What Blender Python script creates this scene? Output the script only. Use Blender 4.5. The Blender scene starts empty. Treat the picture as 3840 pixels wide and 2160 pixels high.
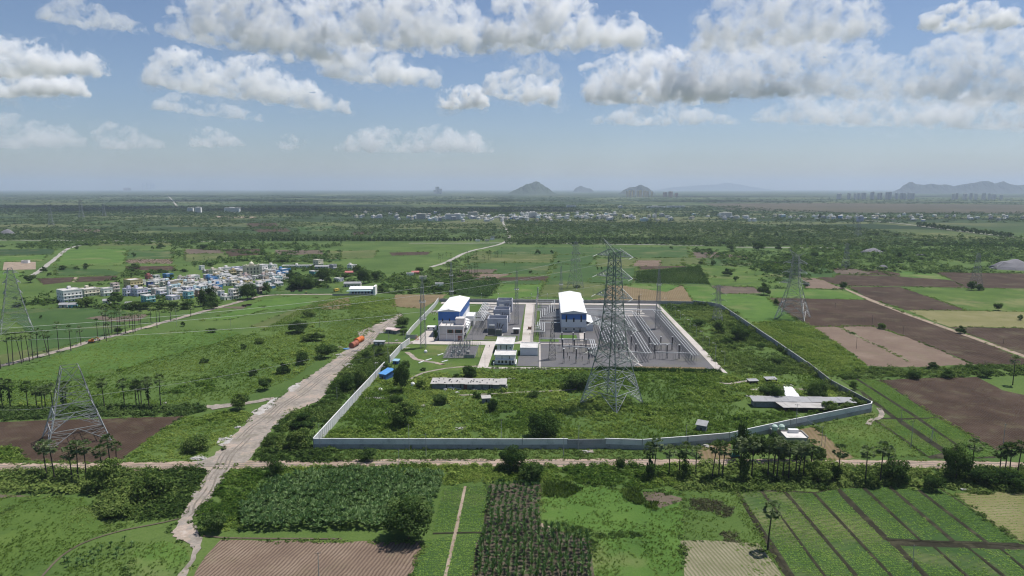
import bpy, bmesh, math, random
import numpy as np
from mathutils import Vector, Matrix
random.seed(7); RNG=np.random.default_rng(7)
sc=bpy.context.scene; COL=sc.collection
rad=math.radians
# ---------------- camera and picture-to-ground geometry -----------------
H=120.0; F=2560.0; PITCH=math.atan((1080-706)/F)
CP,SP=math.cos(PITCH),math.sin(PITCH)
q=1/2.0125
R={'D':(0,0,1.49068),1:(1500,1020,q),2:(0,880,q),3:(2560,880,q),4:(0,1440,q),5:(1280,1440,q),6:(2560,1440,q),
 7:(0,640,.74534),8:(1920,640,.74534),'a':(1500,1060,.23468),'b':(1960,1060,.23468),'c':(2280,1060,.23468),
 'd':(2080,880,.46916),'e':(180,960,.24845),'f':(780,940,.25621),'g':(1260,1180,.22087),'h':(1580,1380,.16304),
 'i':(2780,1400,.1941),'j':(0,1300,.31746),'k':(700,740,.50466),'l':(1900,740,.50466),'m':(2400,1560,.31056),
 'n':(2560,880,.26398),'o':(1560,980,.24845),'S':(0,0,1)}
def S(r,x,y): o=R[r]; return o[0]+x*o[2], o[1]+y*o[2]
def ray(sx,sy):
    x=(sx-1920)/F; y=(1080-sy)/F
    return x, CP+SP*y, -SP+CP*y
def P(r,x,y,z=0.0):
    d=ray(*S(r,x,y)); t=(z-H)/d[2]; return (d[0]*t, d[1]*t)
def Hh(r,x,yb,yt):
    Y=P(r,x,yb)[1]; d=ray(*S(r,x,yt)); return H+d[2]*Y/d[1]
def pxm(r,x,y):          # metres per zoom pixel at that ground spot
    X,Y=P(r,x,y); return R[r][2]*(Y*CP+H*SP)/F
def scr(X,Y,Z=0.0):
    z=Z-H; dep=Y*CP-z*SP; return 1920+F*X/dep, 1080-F*(Y*SP+z*CP)/dep
def pts(r,s):
    v=[float(t) for t in s.replace(',',' ').split()]
    return [P(r,v[i],v[i+1]) for i in range(0,len(v),2)]
def tri3(s): 
    v=[float(t) for t in s.replace(',',' ').split()]; return v
AA=rad(2.84); CA,SA=math.cos(AA),math.sin(AA)
def W(u,v): return (u*CA+v*SA, -u*SA+v*CA)
def LOC(X,Y): return (X*CA-Y*SA, X*SA+Y*CA)
def wpoly(s):
    v=[float(t) for t in s.replace(',',' ').split()]
    return [W(v[i],v[i+1]) for i in range(0,len(v),2)]
# ---------------- materials -----------------
def hexlin(r,g,b):
    f=lambda c:(c/255/12.92 if c/255<=.04045 else ((c/255+.055)/1.055)**2.4)
    return (f(r),f(g),f(b),1)
class NT:
    def __init__(s,name):
        s.m=bpy.data.materials.new(name); s.m.use_nodes=True; s.t=s.m.node_tree; s.t.nodes.clear()
        s.out=s.n('ShaderNodeOutputMaterial')
    def n(s,typ,**kw):
        nd=s.t.nodes.new(typ)
        for k,v in kw.items(): setattr(nd,k,v)
        return nd
    def l(s,a,b): s.t.links.new(a,b)
    def val(s,sock,v):
        if hasattr(v,'is_linked') or isinstance(v,bpy.types.NodeSocket): s.l(v,sock)
        else: sock.default_value=v
    def math(s,op,a,b=0.0,c=None):
        nd=s.n('ShaderNodeMath',operation=op); s.val(nd.inputs[0],a); s.val(nd.inputs[1],b)
        if c is not None: s.val(nd.inputs[2],c)
        return nd.outputs[0]
    def mix(s,f,a,b,blend='MIX'):
        nd=s.n('ShaderNodeMix',data_type='RGBA',blend_type=blend); s.val(nd.inputs[0],f); s.val(nd.inputs[6],a); s.val(nd.inputs[7],b)
        return nd.outputs[2]
    def noise(s,vec,scale,detail=4,rough=.55):
        nd=s.n('ShaderNodeTexNoise'); s.l(vec,nd.inputs['Vector']); nd.inputs['Scale'].default_value=scale
        nd.inputs['Detail'].default_value=detail; nd.inputs['Roughness'].default_value=rough; return nd.outputs['Fac']
    def ramp(s,f,*stops):
        nd=s.n('ShaderNodeValToRGB'); e=nd.color_ramp.elements
        while len(e)<len(stops): e.new(.5)
        for k,(p,c) in enumerate(stops): e[k].position=p; e[k].color=c if len(c)==4 else (*c,1)
        s.l(f,nd.inputs[0]); return nd.outputs[0]
    def pos(s): return s.n('ShaderNodeNewGeometry').outputs['Position']
    def bsdf(s,col,rough=.8,metal=0,spec=.3,bump=None,bstr=.3,bdist=.1):
        b=s.n('ShaderNodeBsdfPrincipled'); s.val(b.inputs['Base Color'],col); s.val(b.inputs['Roughness'],rough)
        b.inputs['Metallic'].default_value=metal; b.inputs['Specular IOR Level'].default_value=spec
        if bump is not None:
            bn=s.n('ShaderNodeBump'); bn.inputs['Strength'].default_value=bstr; bn.inputs['Distance'].default_value=bdist
            s.l(bump,bn.inputs['Height']); s.l(bn.outputs[0],b.inputs['Normal'])
        s.l(b.outputs[0],s.out.inputs[0]); return b
_M={}
def mat(name,c,rough=.75,amt=.18,scale=.6,metal=0,spec=.3,c2=None):
    """painted / weathered surface: base colour mottled by two noises"""
    if name in _M: return _M[name]
    t=NT(name); p=t.pos(); c=(*[x*.87 for x in c[:3]],1)
    n1=t.noise(p,scale,5); n2=t.noise(p,scale*7,3)
    k=t.math('ADD',t.math('MULTIPLY',n1,.65),t.math('MULTIPLY',n2,.35))
    d=c2 or tuple(x*(1-2.2*amt) for x in c[:3]); u=tuple(min(1,x*(1+.6*amt)) for x in c[:3])
    col=t.ramp(k,(.3,(*d[:3],1)),(.5,c),(.72,(*u,1)))
    t.bsdf(col,rough,metal,spec); _M[name]=t.m; return t.m
def leafmat(name,dark,mid,lite,trans=.3):
    if name in _M: return _M[name]
    t=NT(name); at=t.n('ShaderNodeAttribute',attribute_name='tint'); oi=t.n('ShaderNodeObjectInfo')
    f=t.math('ADD',at.outputs['Fac'],t.math('MULTIPLY',t.math('SUBTRACT',oi.outputs['Random'],.5),.42))
    col=t.ramp(f,(.05,dark),(.5,mid),(.95,lite))
    d=t.n('ShaderNodeBsdfDiffuse'); tr=t.n('ShaderNodeBsdfTranslucent'); mx=t.n('ShaderNodeMixShader')
    t.l(col,d.inputs[0]); t.l(t.mix(.5,col,(.12,.2,.02,1)),tr.inputs[0]); mx.inputs[0].default_value=trans
    t.l(d.outputs[0],mx.inputs[1]); t.l(tr.outputs[0],mx.inputs[2]); t.l(mx.outputs[0],t.out.inputs[0])
    _M[name]=t.m; return t.m
def fieldmat(name,stops,scale=.05,rows=None,rowcol=None,rowamt=.5,fine=1.2):
    """soil or grass sheet; rows=(direction in degrees from world X, spacing m)"""
    if name in _M: return _M[name]
    stops=[(a,tuple(x*.86 for x in c)) for a,c in stops]; t=NT(name); p=t.pos()
    n=t.math('ADD',t.math('MULTIPLY',t.noise(p,scale,6,.6),.6),t.math('MULTIPLY',t.noise(p,fine,4,.7),.4))
    col=t.ramp(n,*stops); h=t.noise(p,fine*.8,4)
    if stops[1][1][1]>stops[1][1][0]*1.2:
        g=t.ramp(t.noise(p,scale*.45,5,.65),(.52,(0,0,0)),(.66,(1,1,1))); col=t.mix(t.math('MULTIPLY',g,.55),col,(.19,.175,.085,1))
        g=t.ramp(t.noise(p,scale*1.7,5,.7),(.54,(0,0,0)),(.64,(1,1,1))); col=t.mix(t.math('MULTIPLY',g,.5),col,(.045,.085,.022,1))
    else:
        g=t.ramp(t.noise(p,scale*1.3,5,.7),(.52,(0,0,0)),(.66,(1,1,1))); col=t.mix(t.math('MULTIPLY',g,.3),col,(.15,.145,.08,1))
    if rows:
        sx=t.n('ShaderNodeSeparateXYZ'); t.l(p,sx.inputs[0]); a=rad(rows[0])
        wob=t.math('MULTIPLY',t.noise(p,.15,2),1.2)
        v=t.math('ADD',t.math('ADD',t.math('MULTIPLY',sx.outputs[0],-math.sin(a)),t.math('MULTIPLY',sx.outputs[1],math.cos(a))),wob)
        w=t.math('SINE',t.math('MULTIPLY',v,2*math.pi/rows[1]))
        w01=t.math('ADD',t.math('MULTIPLY',w,.5),.5)
        sel=t.math('MULTIPLY',t.math('POWER',w01,2.0),t.math('MULTIPLY',t.math('ADD',t.noise(p,.25,3),.35),rowamt))
        col=t.mix(sel,col,rowcol); h=t.math('ADD',t.math('MULTIPLY',h,.4),w01)
    t.bsdf(col,.95,0,.1,h,.5,.25); _M[name]=t.m; return t.m
# ---------------- meshes -----------------
class MB:
    def __init__(s): s.v=[]; s.f=[]; s.mi=[]; s.k=0
    def add(s,v,f):
        o=len(s.v); s.v+=v
        for q_ in f: s.f.append(tuple(i+o for i in q_)); s.mi.append(s.k)
        return s
    def box(s,x0,x1,y0,y1,z0,z1,bottom=True):
        v=[(x0,y0,z0),(x1,y0,z0),(x1,y1,z0),(x0,y1,z0),(x0,y0,z1),(x1,y0,z1),(x1,y1,z1),(x0,y1,z1)]
        f=[(4,5,6,7),(0,1,5,4),(1,2,6,5),(2,3,7,6),(3,0,4,7)]
        if bottom: f.append((3,2,1,0))
        return s.add(v,f)
    def cbox(s,cx,cy,z0,sx,sy,sz,rz=0):
        c,n=math.cos(rz),math.sin(rz); v=[]
        for z in (z0,z0+sz):
            for a,b in ((-1,-1),(1,-1),(1,1),(-1,1)):
                x,y=a*sx/2,b*sy/2; v.append((cx+x*c-y*n,cy+x*n+y*c,z))
        return s.add(v,[(4,5,6,7),(0,1,5,4),(1,2,6,5),(2,3,7,6),(3,0,4,7),(3,2,1,0)])
    def bar(s,p,q_,r,n=4,r2=None):
        p=Vector(p); q_=Vector(q_); d=q_-p
        if d.length<1e-6: return s
        d.normalize(); u=d.cross(Vector((0,0,1))) if abs(d.z)<.95 else d.cross(Vector((1,0,0))); u.normalize(); w=d.cross(u)
        r2=r if r2 is None else r2; v=[]
        for c,rr in ((p,r),(q_,r2)):
            for i in range(n):
                a=2*math.pi*(i+.5)/n; v.append(tuple(c+(u*math.cos(a)+w*math.sin(a))*rr))
        f=[(i,(i+1)%n,n+(i+1)%n,n+i) for i in range(n)]+[tuple(range(n))[::-1],tuple(range(n,2*n))]
        return s.add(v,f)
    def tube(s,path,r,n=8):
        for a,b in zip(path[:-1],path[1:]): s.bar(a,b,r,n)
        return s
    def lathe(s,prof,n=12,c=(0,0,0)):
        v=[]; f=[]
        for (r,z) in prof:
            for i in range(n):
                a=2*math.pi*i/n; v.append((c[0]+r*math.cos(a),c[1]+r*math.sin(a),c[2]+z))
        for k in range(len(prof)-1):
            for i in range(n): f.append((k*n+i,k*n+(i+1)%n,(k+1)*n+(i+1)%n,(k+1)*n+i))
        f.append(tuple(range(n))[::-1]); f.append(tuple((len(prof)-1)*n+i for i in range(n)))
        return s.add(v,f)
    def poly(s,p,z): return s.add([(x,y,z) for x,y in p],[tuple(range(len(p)))])
    def prism(s,p,z0,z1):
        n=len(p); a=sum(p[i][0]*p[(i+1)%n][1]-p[(i+1)%n][0]*p[i][1] for i in range(n))
        if a<0: p=p[::-1]
        v=[(x,y,z0) for x,y in p]+[(x,y,z1) for x,y in p]
        return s.add(v,[tuple(range(n,2*n)),tuple(range(n))[::-1]]+[(i,(i+1)%n,n+(i+1)%n,n+i) for i in range(n)])
    def blob(s,cx,cy,cz,rx,ry,rz_,seed=0,sub=1,amp=.25):
        b=bmesh.new(); bmesh.ops.create_icosphere(b,subdivisions=sub,radius=1); rn=random.Random(seed)
        v=[]
        for x in b.verts:
            k=1+amp*(rn.random()*2-1); v.append((cx+x.co.x*rx*k,cy+x.co.y*ry*k,cz+x.co.z*rz_*k))
        f=[tuple(q_.index for q_ in fc.verts) for fc in b.faces]; b.free(); return s.add(v,f)
    def mesh(s,name,mats):
        me=bpy.data.meshes.new(name); me.from_pydata(s.v,[],s.f)
        for m in (mats if isinstance(mats,(list,tuple)) else [mats]): me.materials.append(m)
        if any(s.mi): me.polygons.foreach_set('material_index',s.mi)
        me.update(); return me
ALL=[]
def link(o,parent=None):
    COL.objects.link(o)
    if parent is not None: o.parent=parent
    return o
def obj(name,mb,m,parent=None,loc=None,rz=0,smooth=False):
    me=mb.mesh(name,m) if isinstance(mb,MB) else mb
    if smooth: me.polygons.foreach_set('use_smooth',[True]*len(me.polygons))
    o=bpy.data.objects.new(name,me)
    if loc is not None: o.location=(loc[0],loc[1],loc[2] if len(loc)>2 else 0)
    o.rotation_euler.z=rz
    return link(o,parent)
def tag(o,label,cat,group=None):
    o['label']=label; o['category']=cat
    if group: o['group']=group
    ALL.append(o); return o
def thing(name,label,cat,loc,rz=0,group=None):
    o=bpy.data.objects.new(name,None); o.empty_display_size=.5
    o.location=(loc[0],loc[1],loc[2] if len(loc)>2 else 0); o.rotation_euler.z=rz; link(o)
    return tag(o,label,cat,group)
def struct(name,mb,m,kind='structure'):
    o=obj(name,mb,m); o['kind']=kind; return o
def ordn(k): return f"{k}{'th' if 10<=k%100<=20 else {1:'st',2:'nd',3:'rd'}.get(k%10,'th')}"
LM=[]
def near_landmark(lab,os_):
    """the member closest to a named neighbour is told by that neighbour"""
    os_=list(os_)
    for nm,(x,y) in LM:
        if len(os_)<3: break
        o=min(os_,key=lambda o: math.hypot(o.location.x-x,o.location.y-y)); d=math.hypot(o.location.x-x,o.location.y-y)
        if d<14+.03*y and len(lab.split())+2+len(nm.split())<=16: o['label']=f"{lab}, nearest {nm}"; os_.remove(o)
    return os_
def finish_labels():
    for nm in ('orange excavator','mosque','slim white tower','white school','yellow bus','dark trailer','dark rickshaw','truncated pylon','huge pylon','right pylon','blue shed','grey cabin','faded red tank','long shed','roadside house','green-covered vehicle','white tarpaulin','left hall','control building','right hall'):
        k=nm.split(); c=[o for o in ALL if all(w in o['label'] for w in k[-2:]) or o.name==nm.replace(' ','_')]
        if len(c)==1 or nm in('mosque','huge pylon','long shed','dark trailer','yellow bus') and c: LM.append(('the '+nm,(c[0].location.x,c[0].location.y)))
    print('landmarks',[a for a,b in LM])
    d={}
    for o in ALL: d.setdefault(o['label'],[]).append(o)
    for lab in d:
        if len(lab.split())>13 and len(d[lab])>1: print('LONG',len(lab.split()),len(d[lab]),lab)
    for lab,os_ in d.items():
        if len(os_)<2 or os_[0].get('same'): continue
        os_=near_landmark(lab,os_)
        if len(os_)<2: continue
        os_.sort(key=lambda o: scr(o.location.x,max(o.location.y,20),o.location.z)[0])
        n=len(os_)
        for k,o in enumerate(os_):
            w='leftmost' if k==0 else 'rightmost' if k==n-1 else ordn(k+1)+' from left'
            o['label']=f"{lab}, {w}" if n>2 else f"{lab}, {'left' if k==0 else 'right'} one"
# polygons
def inpoly(x,y,poly):
    r=np.zeros(x.shape,bool); n=len(poly)
    for i in range(n):
        x1,y1=poly[i]; x2,y2=poly[(i+1)%n]
        if y1==y2: continue
        c=((y1>y)!=(y2>y))&(x<(x2-x1)*(y-y1)/(y2-y1)+x1); r^=c
    return r
_tab=np.random.default_rng(3).random((256,256))
def vnoise(x,y,s):
    x=x/s; y=y/s; i=np.floor(x).astype(int); j=np.floor(y).astype(int); fx=x-i; fy=y-j
    fx=fx*fx*(3-2*fx); fy=fy*fy*(3-2*fy); g_=lambda a,b:_tab[a%256,b%256]
    return (g_(i,j)*(1-fx)+g_(i+1,j)*fx)*(1-fy)+(g_(i,j+1)*(1-fx)+g_(i+1,j+1)*fx)*fy
def sample(poly,dens,patch=None,rng=RNG):
    """random points in polygon, dens per square metre; patch=(scale,lo,hi) thins by value noise"""
    a=np.array(poly); x0,y0=a.min(0); x1,y1=a.max(0); n=int((x1-x0)*(y1-y0)*dens)
    x=rng.uniform(x0,x1,n); y=rng.uniform(y0,y1,n); k=inpoly(x,y,poly); x,y=x[k],y[k]
    if patch:
        w=np.clip((vnoise(x,y,patch[0])*.6+vnoise(x+99,y,patch[0]/3)*.4-patch[1])/(patch[2]-patch[1]),0,1)
        k=rng.random(len(x))<w; x,y=x[k],y[k]
    return x,y
def rowpts(poly,ang,sp,step,jit=.15,rng=RNG):
    a=np.array(poly); c=a.mean(0); e=np.abs(a-c).max()*1.5; t=rad(ang)
    d=np.array([math.cos(t),math.sin(t)]); n=np.array([-d[1],d[0]])
    A,B=np.meshgrid(np.arange(-e,e,step),np.arange(-e,e,sp)); A=A.ravel()+rng.normal(0,step*jit,A.size); B=B.ravel()+rng.normal(0,sp*jit*.5,B.size)
    B=B+.38*np.sin(A*.11+B*.05)+.22*np.sin(A*.31+B*.4); x=c[0]+A*d[0]+B*n[0]; y=c[1]+A*d[1]+B*n[1]; k=inpoly(x,y,poly); return x[k],y[k]
def near_line(x,y,path,w):
    r=np.zeros(x.shape,bool)
    for (ax,ay),(bx,by) in zip(path[:-1],path[1:]):
        dx,dy=bx-ax,by-ay; t=np.clip(((x-ax)*dx+(y-ay)*dy)/(dx*dx+dy*dy+1e-9),0,1)
        r|=np.hypot(x-ax-t*dx,y-ay-t*dy)<w
    return r
def ribbon(path,w):
    """polygon strip along a path; w = width or list of widths"""
    n=len(path); L_=[];R_=[]
    for i in range(n):
        a=Vector(path[max(0,i-1)]); b=Vector(path[min(n-1,i+1)]); d=(b-a).normalized(); nn=Vector((-d.y,d.x))
        ww=(w[i] if isinstance(w,(list,tuple)) else w)/2; p=Vector(path[i]); L_.append(tuple(p+nn*ww)); R_.append(tuple(p-nn*ww))
    return L_+R_[::-1]
def ribmb(mb,path,w,z):
    pl=ribbon(path,w); n=len(path); L_=pl[:n]; R_=pl[n:][::-1]
    for i in range(n-1): mb.add([(*L_[i],z),(*R_[i],z),(*R_[i+1],z),(*L_[i+1],z)],[(0,1,2,3)])
    return mb
def smooth_path(p,k=3):
    for _ in range(k):
        o=[p[0]]
        for a,b in zip(p[:-1],p[1:]):
            o+=[(a[0]*.75+b[0]*.25,a[1]*.75+b[1]*.25),(a[0]*.25+b[0]*.75,a[1]*.25+b[1]*.75)]
        p=o+[p[-1]]
    return p
# ---------------- foliage -----------------
def unit(a): return a/np.maximum(np.linalg.norm(a,axis=1,keepdims=True),1e-9)
def cards(p,nrm,size,rng,asp=.6):
    """leaf faces at points p with normals nrm"""
    n=len(p); r=rng.normal(size=(n,3)); u=unit(np.cross(nrm,r)); w=np.cross(nrm,u)
    s=(size*rng.uniform(.65,1.35,n))[:,None]
    return np.stack([p-u*s*.5,p-w*s*asp*.5,p+u*s*.5,p+w*s*asp*.5],1)   # n,4,3 diamonds
def tpl_clump(n,size,seed,h=1.0,spread=1.0,up=1.0):
    """low rounded clump of n leaf faces, unit radius, sitting on z=0"""
    rng=np.random.default_rng(seed); d=unit(rng.normal(size=(n,3))); d[:,2]=np.abs(d[:,2])
    lob=1+.28*np.sin(d[:,0]*5+seed)*np.cos(d[:,1]*4+seed*2)
    p=d*(rng.uniform(.25,1,n)**.45*lob)[:,None]; p[:,2]*=h; p[:,:2]*=spread
    nr=unit(d*.7+np.array([0,0,up])+rng.normal(size=(n,3))*.42)
    return cards(p,nr,size,rng), np.repeat(rng.uniform(.12,.88,n),4)
def tpl_tuft(n,h,seed,w=.14):
    """grass or reed tuft: n upright blades leaning out"""
    rng=np.random.default_rng(seed); a=rng.uniform(0,6.28,n); l=rng.uniform(.15,.8,n)
    b=np.stack([np.cos(a)*l*.35,np.sin(a)*l*.35,np.zeros(n)],1); t=b+np.stack([np.cos(a)*l,np.sin(a)*l,h*rng.uniform(.6,1.1,n)],1)
    s=np.stack([-np.sin(a),np.cos(a),np.zeros(n)],1)*w; m=(b+t)/2+np.array([0,0,.1*h])
    return np.stack([b,m-s,t,m+s],1), np.repeat(rng.uniform(.25,.85,n),4)
def quadmesh(name,V,tint,m):
    """V: (n,4,3)"""
    n=len(V); me=bpy.data.meshes.new(name); me.vertices.add(n*4); me.loops.add(n*4); me.polygons.add(n)
    me.vertices.foreach_set('co',V.astype(np.float32).ravel()); me.loops.foreach_set('vertex_index',np.arange(n*4,dtype=np.int32))
    me.polygons.foreach_set('loop_start',np.arange(0,n*4,4,dtype=np.int32))
    me.materials.append(m); at=me.attributes.new('tint','FLOAT','POINT'); at.data.foreach_set('value',np.clip(tint,0,1).astype(np.float32))
    me.update(); me.validate(); return me
def scatter(name,label,cat,parts,m,kind='stuff',tscale=(30,.5)):
    """parts: list of (x,y,templates,size_lo,size_hi,zscale); merged to one ground-cover object"""
    VV=[];TT=[]
    for x,y,tp,lo,hi,zs in parts:
        n=len(x)
        if n==0: continue
        s=RNG.uniform(0,1,n)**1.6*(hi-lo)+lo; a=RNG.uniform(0,6.28,n); k=RNG.integers(0,len(tp),n); z=s*zs*RNG.uniform(.75,1.25,n)
        tn=(vnoise(x,y,tscale[0])-.5)*tscale[1]+RNG.normal(0,.09,n)
        for i,(T,tt) in enumerate(tp):
            j=np.where(k==i)[0]
            if len(j)==0: continue
            c,sn=np.cos(a[j])[:,None,None],np.sin(a[j])[:,None,None]; X,Y,Z=T[None,:,:,0],T[None,:,:,1],T[None,:,:,2]
            ss=s[j][:,None,None]
            V=np.stack([(X*c-Y*sn)*ss+x[j][:,None,None],(X*sn+Y*c)*ss+y[j][:,None,None],Z*z[j][:,None,None]+.02],-1)
            VV.append(V.reshape(-1,4,3)); TT.append((tt[None,:]+tn[j][:,None]).ravel())
    if not VV: return None
    o=bpy.data.objects.new(name,quadmesh(name,np.concatenate(VV),np.concatenate(TT),m)); link(o)
    o['kind']=kind; o['label']=label; o['category']=cat; return o
LEAF=leafmat('leaf_green',(.022,.045,.014,1),(.074,.122,.032,1),(.19,.25,.07,1),.4)
LEAFD=leafmat('leaf_dark',(.014,.032,.010,1),(.044,.084,.024,1),(.12,.175,.055,1),.35)
LEAFB=leafmat('leaf_bright',(.040,.088,.018,1),(.142,.225,.042,1),(.29,.36,.09,1),.48)
GRASS=leafmat('grass_blade',(.07,.125,.026,1),(.15,.235,.05,1),(.27,.34,.10,1),.45)
CROP=leafmat('crop_leaf',(.06,.12,.024,1),(.17,.29,.058,1),(.27,.39,.10,1),.48)
BAN=leafmat('banana_leaf',(.022,.055,.026,1),(.078,.150,.050,1),(.23,.33,.14,1),.38)
PALM=leafmat('palm_frond',(.022,.042,.016,1),(.060,.095,.034,1),(.22,.26,.14,1),.25)
BARK=mat('bark',(.10,.075,.055),.9,.25,2.0)
PBARK=mat('palm_bark',(.055,.048,.042),.9,.25,3.0)
CL=[tpl_clump(66,.38,s,.9) for s in range(6)]
CLS=[tpl_clump(18,.62,40+s,.75) for s in range(5)]
CLF=[tpl_clump(16,.8,60+s,1.0) for s in range(5)]
TU=[tpl_tuft(9,1.1,80+s) for s in range(5)]
RW=[tpl_clump(7,.9,120+s,.7) for s in range(5)]
# ---- trees: trunk with limbs, crown of leaf clumps ----
def crown_mesh(name,seed,lobes,n,leaf,shape=(1,1,.8),m=None,gap=.0):
    """crown around the origin, radius ~1 (x,y) and 0..2*shape z, in lobes with gaps"""
    rng=np.random.default_rng(seed); P_=[];N_=[];T_=[]
    for i in range(lobes):
        a=i*2.4+rng.uniform(-.5,.5); t=(i+.5)/lobes; rr=math.sqrt(t)*.72; zz=rng.uniform(.35,1.5)*(1-.45*rr)
        c=np.array([math.cos(a)*rr*shape[0],math.sin(a)*rr*shape[1],zz*shape[2]]); r=rng.uniform(.26,.46)
        k=n//lobes; d=unit(rng.normal(size=(k,3))); p=c+d*(rng.uniform(.3,1,k)**.4*r)[:,None]*np.array([1,1,.8])
        P_.append(p); N_.append(unit(d*.7+np.array([0,0,.65])+rng.normal(size=(k,3))*.45)); T_.append(np.full(k,rng.uniform(.3,.7)))
    p=np.concatenate(P_); nr=np.concatenate(N_); tt=np.concatenate(T_)+rng.normal(0,.2,len(p))
    p[:,2]=np.maximum(p[:,2],.02)
    return quadmesh(name,cards(p,nr,leaf,rng,.7),np.repeat(tt,4),m or LEAF)
def trunk_mesh(name,seed,h,r,limbs=5,m=None):
    rn=random.Random(seed); b=MB(); top=(rn.uniform(-.08,.08)*h,rn.uniform(-.08,.08)*h,h)
    mid=(top[0]*.4,top[1]*.4,h*.5); b.bar((0,0,0),mid,r,7,r*.8); b.bar(mid,top,r*.8,7,r*.6)
    for i in range(limbs):
        a=i*2.4+rn.random(); l=h*rn.uniform(.6,1.1); e=(top[0]+math.cos(a)*l*.8,top[1]+math.sin(a)*l*.8,h+l*.7)
        b.bar((top[0],top[1],h*rn.uniform(.75,1)),e,r*.5,5,r*.15)
    return b.mesh(name,m or BARK)
CR={'round':[crown_mesh('crown',10+i,18,2600,.125,(1,1,.85),LEAFD) for i in range(3)],
    'hero':[crown_mesh('crown',30,30,7000,.085,(1,1,.85),LEAFD),crown_mesh('crown',31,24,6000,.09,(.9,1,1.0),LEAFD)],
    'green':[crown_mesh('crown',20+i,16,2200,.13,(1,1,.8),LEAF) for i in range(3)],
    'feather':[crown_mesh('crown',25+i,20,2400,.115,(1,1,.62),LEAF) for i in range(2)],
    'tall':[crown_mesh('crown',28+i,14,2000,.14,(.8,.8,1.1),LEAFD) for i in range(2)],
    'small':[crown_mesh('crown',34+i,8,260,.3,(1,1,.85),LEAFD) for i in range(3)]}
TRK=[trunk_mesh('trunk',50+i,1.0,.10) for i in range(3)]
KIND={'round':'dark round-crowned tree','hero':'big dense dark tree','green':'mid-green bushy tree','feather':'wide feathery tree','tall':'tall dark narrow tree','small':'small dark tree'}
TREES=[]
def tree(r,x,yb,yt,w,kind,where,group=None,low=.0,label=None):
    """x, base y, top y, crown width in zoom pixels -> a standing tree"""
    X,Y=P(r,x,yb); h=Hh(r,x,yb,yt); wm=w*pxm(r,x,yb); m=random.choice(CR[kind]); ch=m.get('top')
    th=h*(.12 if low else .22)
    o=thing('tree' if kind!='feather' else 'acacia_tree',label or f"{KIND[kind]} {where}",'tree',(X,Y,0),random.uniform(0,6.28),group)
    c=bpy.data.objects.new('crown',m); zs=(h-th)/max(v.co.z for v in m.vertices) if 'zt' not in m else (h-th)/m['zt']
    c.location.z=th; c.scale=(wm/2,wm/2,zs); link(c,o)
    t=bpy.data.objects.new('trunk',random.choice(TRK)); t.scale=(min(wm*.22,h*.35),min(wm*.22,h*.35),th*1.25); link(t,o)
    TREES.append((X,Y,wm/2)); return o
for l_ in CR.values():
    for m_ in l_: m_['zt']=max(v.co.z for v in m_.vertices)
# ---- palmyra palms: slim trunk, ball of fan leaves ----
def palm_crown(seed,skirt=False,nf=42):
    rng=np.random.default_rng(seed); V=[];T=[]
    for i in range(nf):
        el=rng.uniform(-.9,1.35); a=i*2.399+rng.uniform(-.3,.3); d=np.array([math.cos(a)*math.cos(el),math.sin(a)*math.cos(el),math.sin(el)])
        s=unit(np.cross(d,[0,0,1.])[None])[0] if abs(d[2])<.98 else np.array([1.,0,0]); u=np.cross(s,d); L_=rng.uniform(.62,.95); c=d*L_
        tn=.75 if rng.random()<.2 else rng.uniform(.3,.65)
        V.append([d*.05-s*.012,d*.05+s*.012,c+s*.015,c-s*.015]); T+=[tn]*4
        for j in range(7):                                   # blades of the fan
            t=(j-3)/3*1.25; e=d*math.cos(t)+s*math.sin(t); tip=c+e*rng.uniform(.42,.58)-np.array([0,0,.10+.05*abs(t)])
            w=np.cross(e,u)*.075; m_=c+e*.28
            V.append([c,m_-w,tip,m_+w]); T+=[tn+rng.uniform(-.1,.1)]*4
    if skirt:
        for i in range(46):
            a=rng.uniform(0,6.28); z=rng.uniform(-3.4,-.3); r=.16+.30*(z+3.4)/3.4; c=np.array([math.cos(a)*r,math.sin(a)*r,z]); e=np.array([math.cos(a)*.35,math.sin(a)*.35,-.45]); w=np.array([-math.sin(a),math.cos(a),0])*.2
            V.append([c,c+e*.5-w,c+e,c+e*.5+w]); T+=[rng.uniform(0,.35)]*4
    return quadmesh('crown',np.array(V),np.array(T),PALM)
PC=[palm_crown(s) for s in (1,2,3,4)]; PCS=[palm_crown(s,True) for s in (7,8)]; PCF=[palm_crown(s,False,18) for s in (11,12)]
def palm(r,x,yb,yt,where,group,lean=0.0,skirt=False,far=False,xt=None):
    X,Y=P(r,x,yb); h=Hh(r,x,yb,yt); cr=max(1.9,min(2.6,h*.19)); th=h-cr*1.0
    adj='thick vine-skirted' if skirt else 'leaning' if abs(lean)>.08 else 'tall slim' if h>15.5 else 'short slim' if h<11.5 else 'slim'
    o=thing('palm_tree',f"{adj} palmyra palm {where}",'palm tree',(X,Y,0),0,group)
    b=MB(); k=lean*h; p=[(0,0,0),(k*.25,0,th*.35),(k*.6,0,th*.7),(k,0,th)]; rr=[.34,.24,.21,.2]
    for i in range(3): b.bar(p[i],p[i+1],rr[i],7 if not far else 4,rr[i+1])
    obj('trunk',b,PBARK,o)
    c=bpy.data.objects.new('crown',random.choice(PCS if skirt else PCF if far else PC)); c.location=(k,0,th); c.rotation_euler.z=random.uniform(0,6.28); c.scale=(cr,cr,cr*1.05); link(c,o)
    return o
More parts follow.
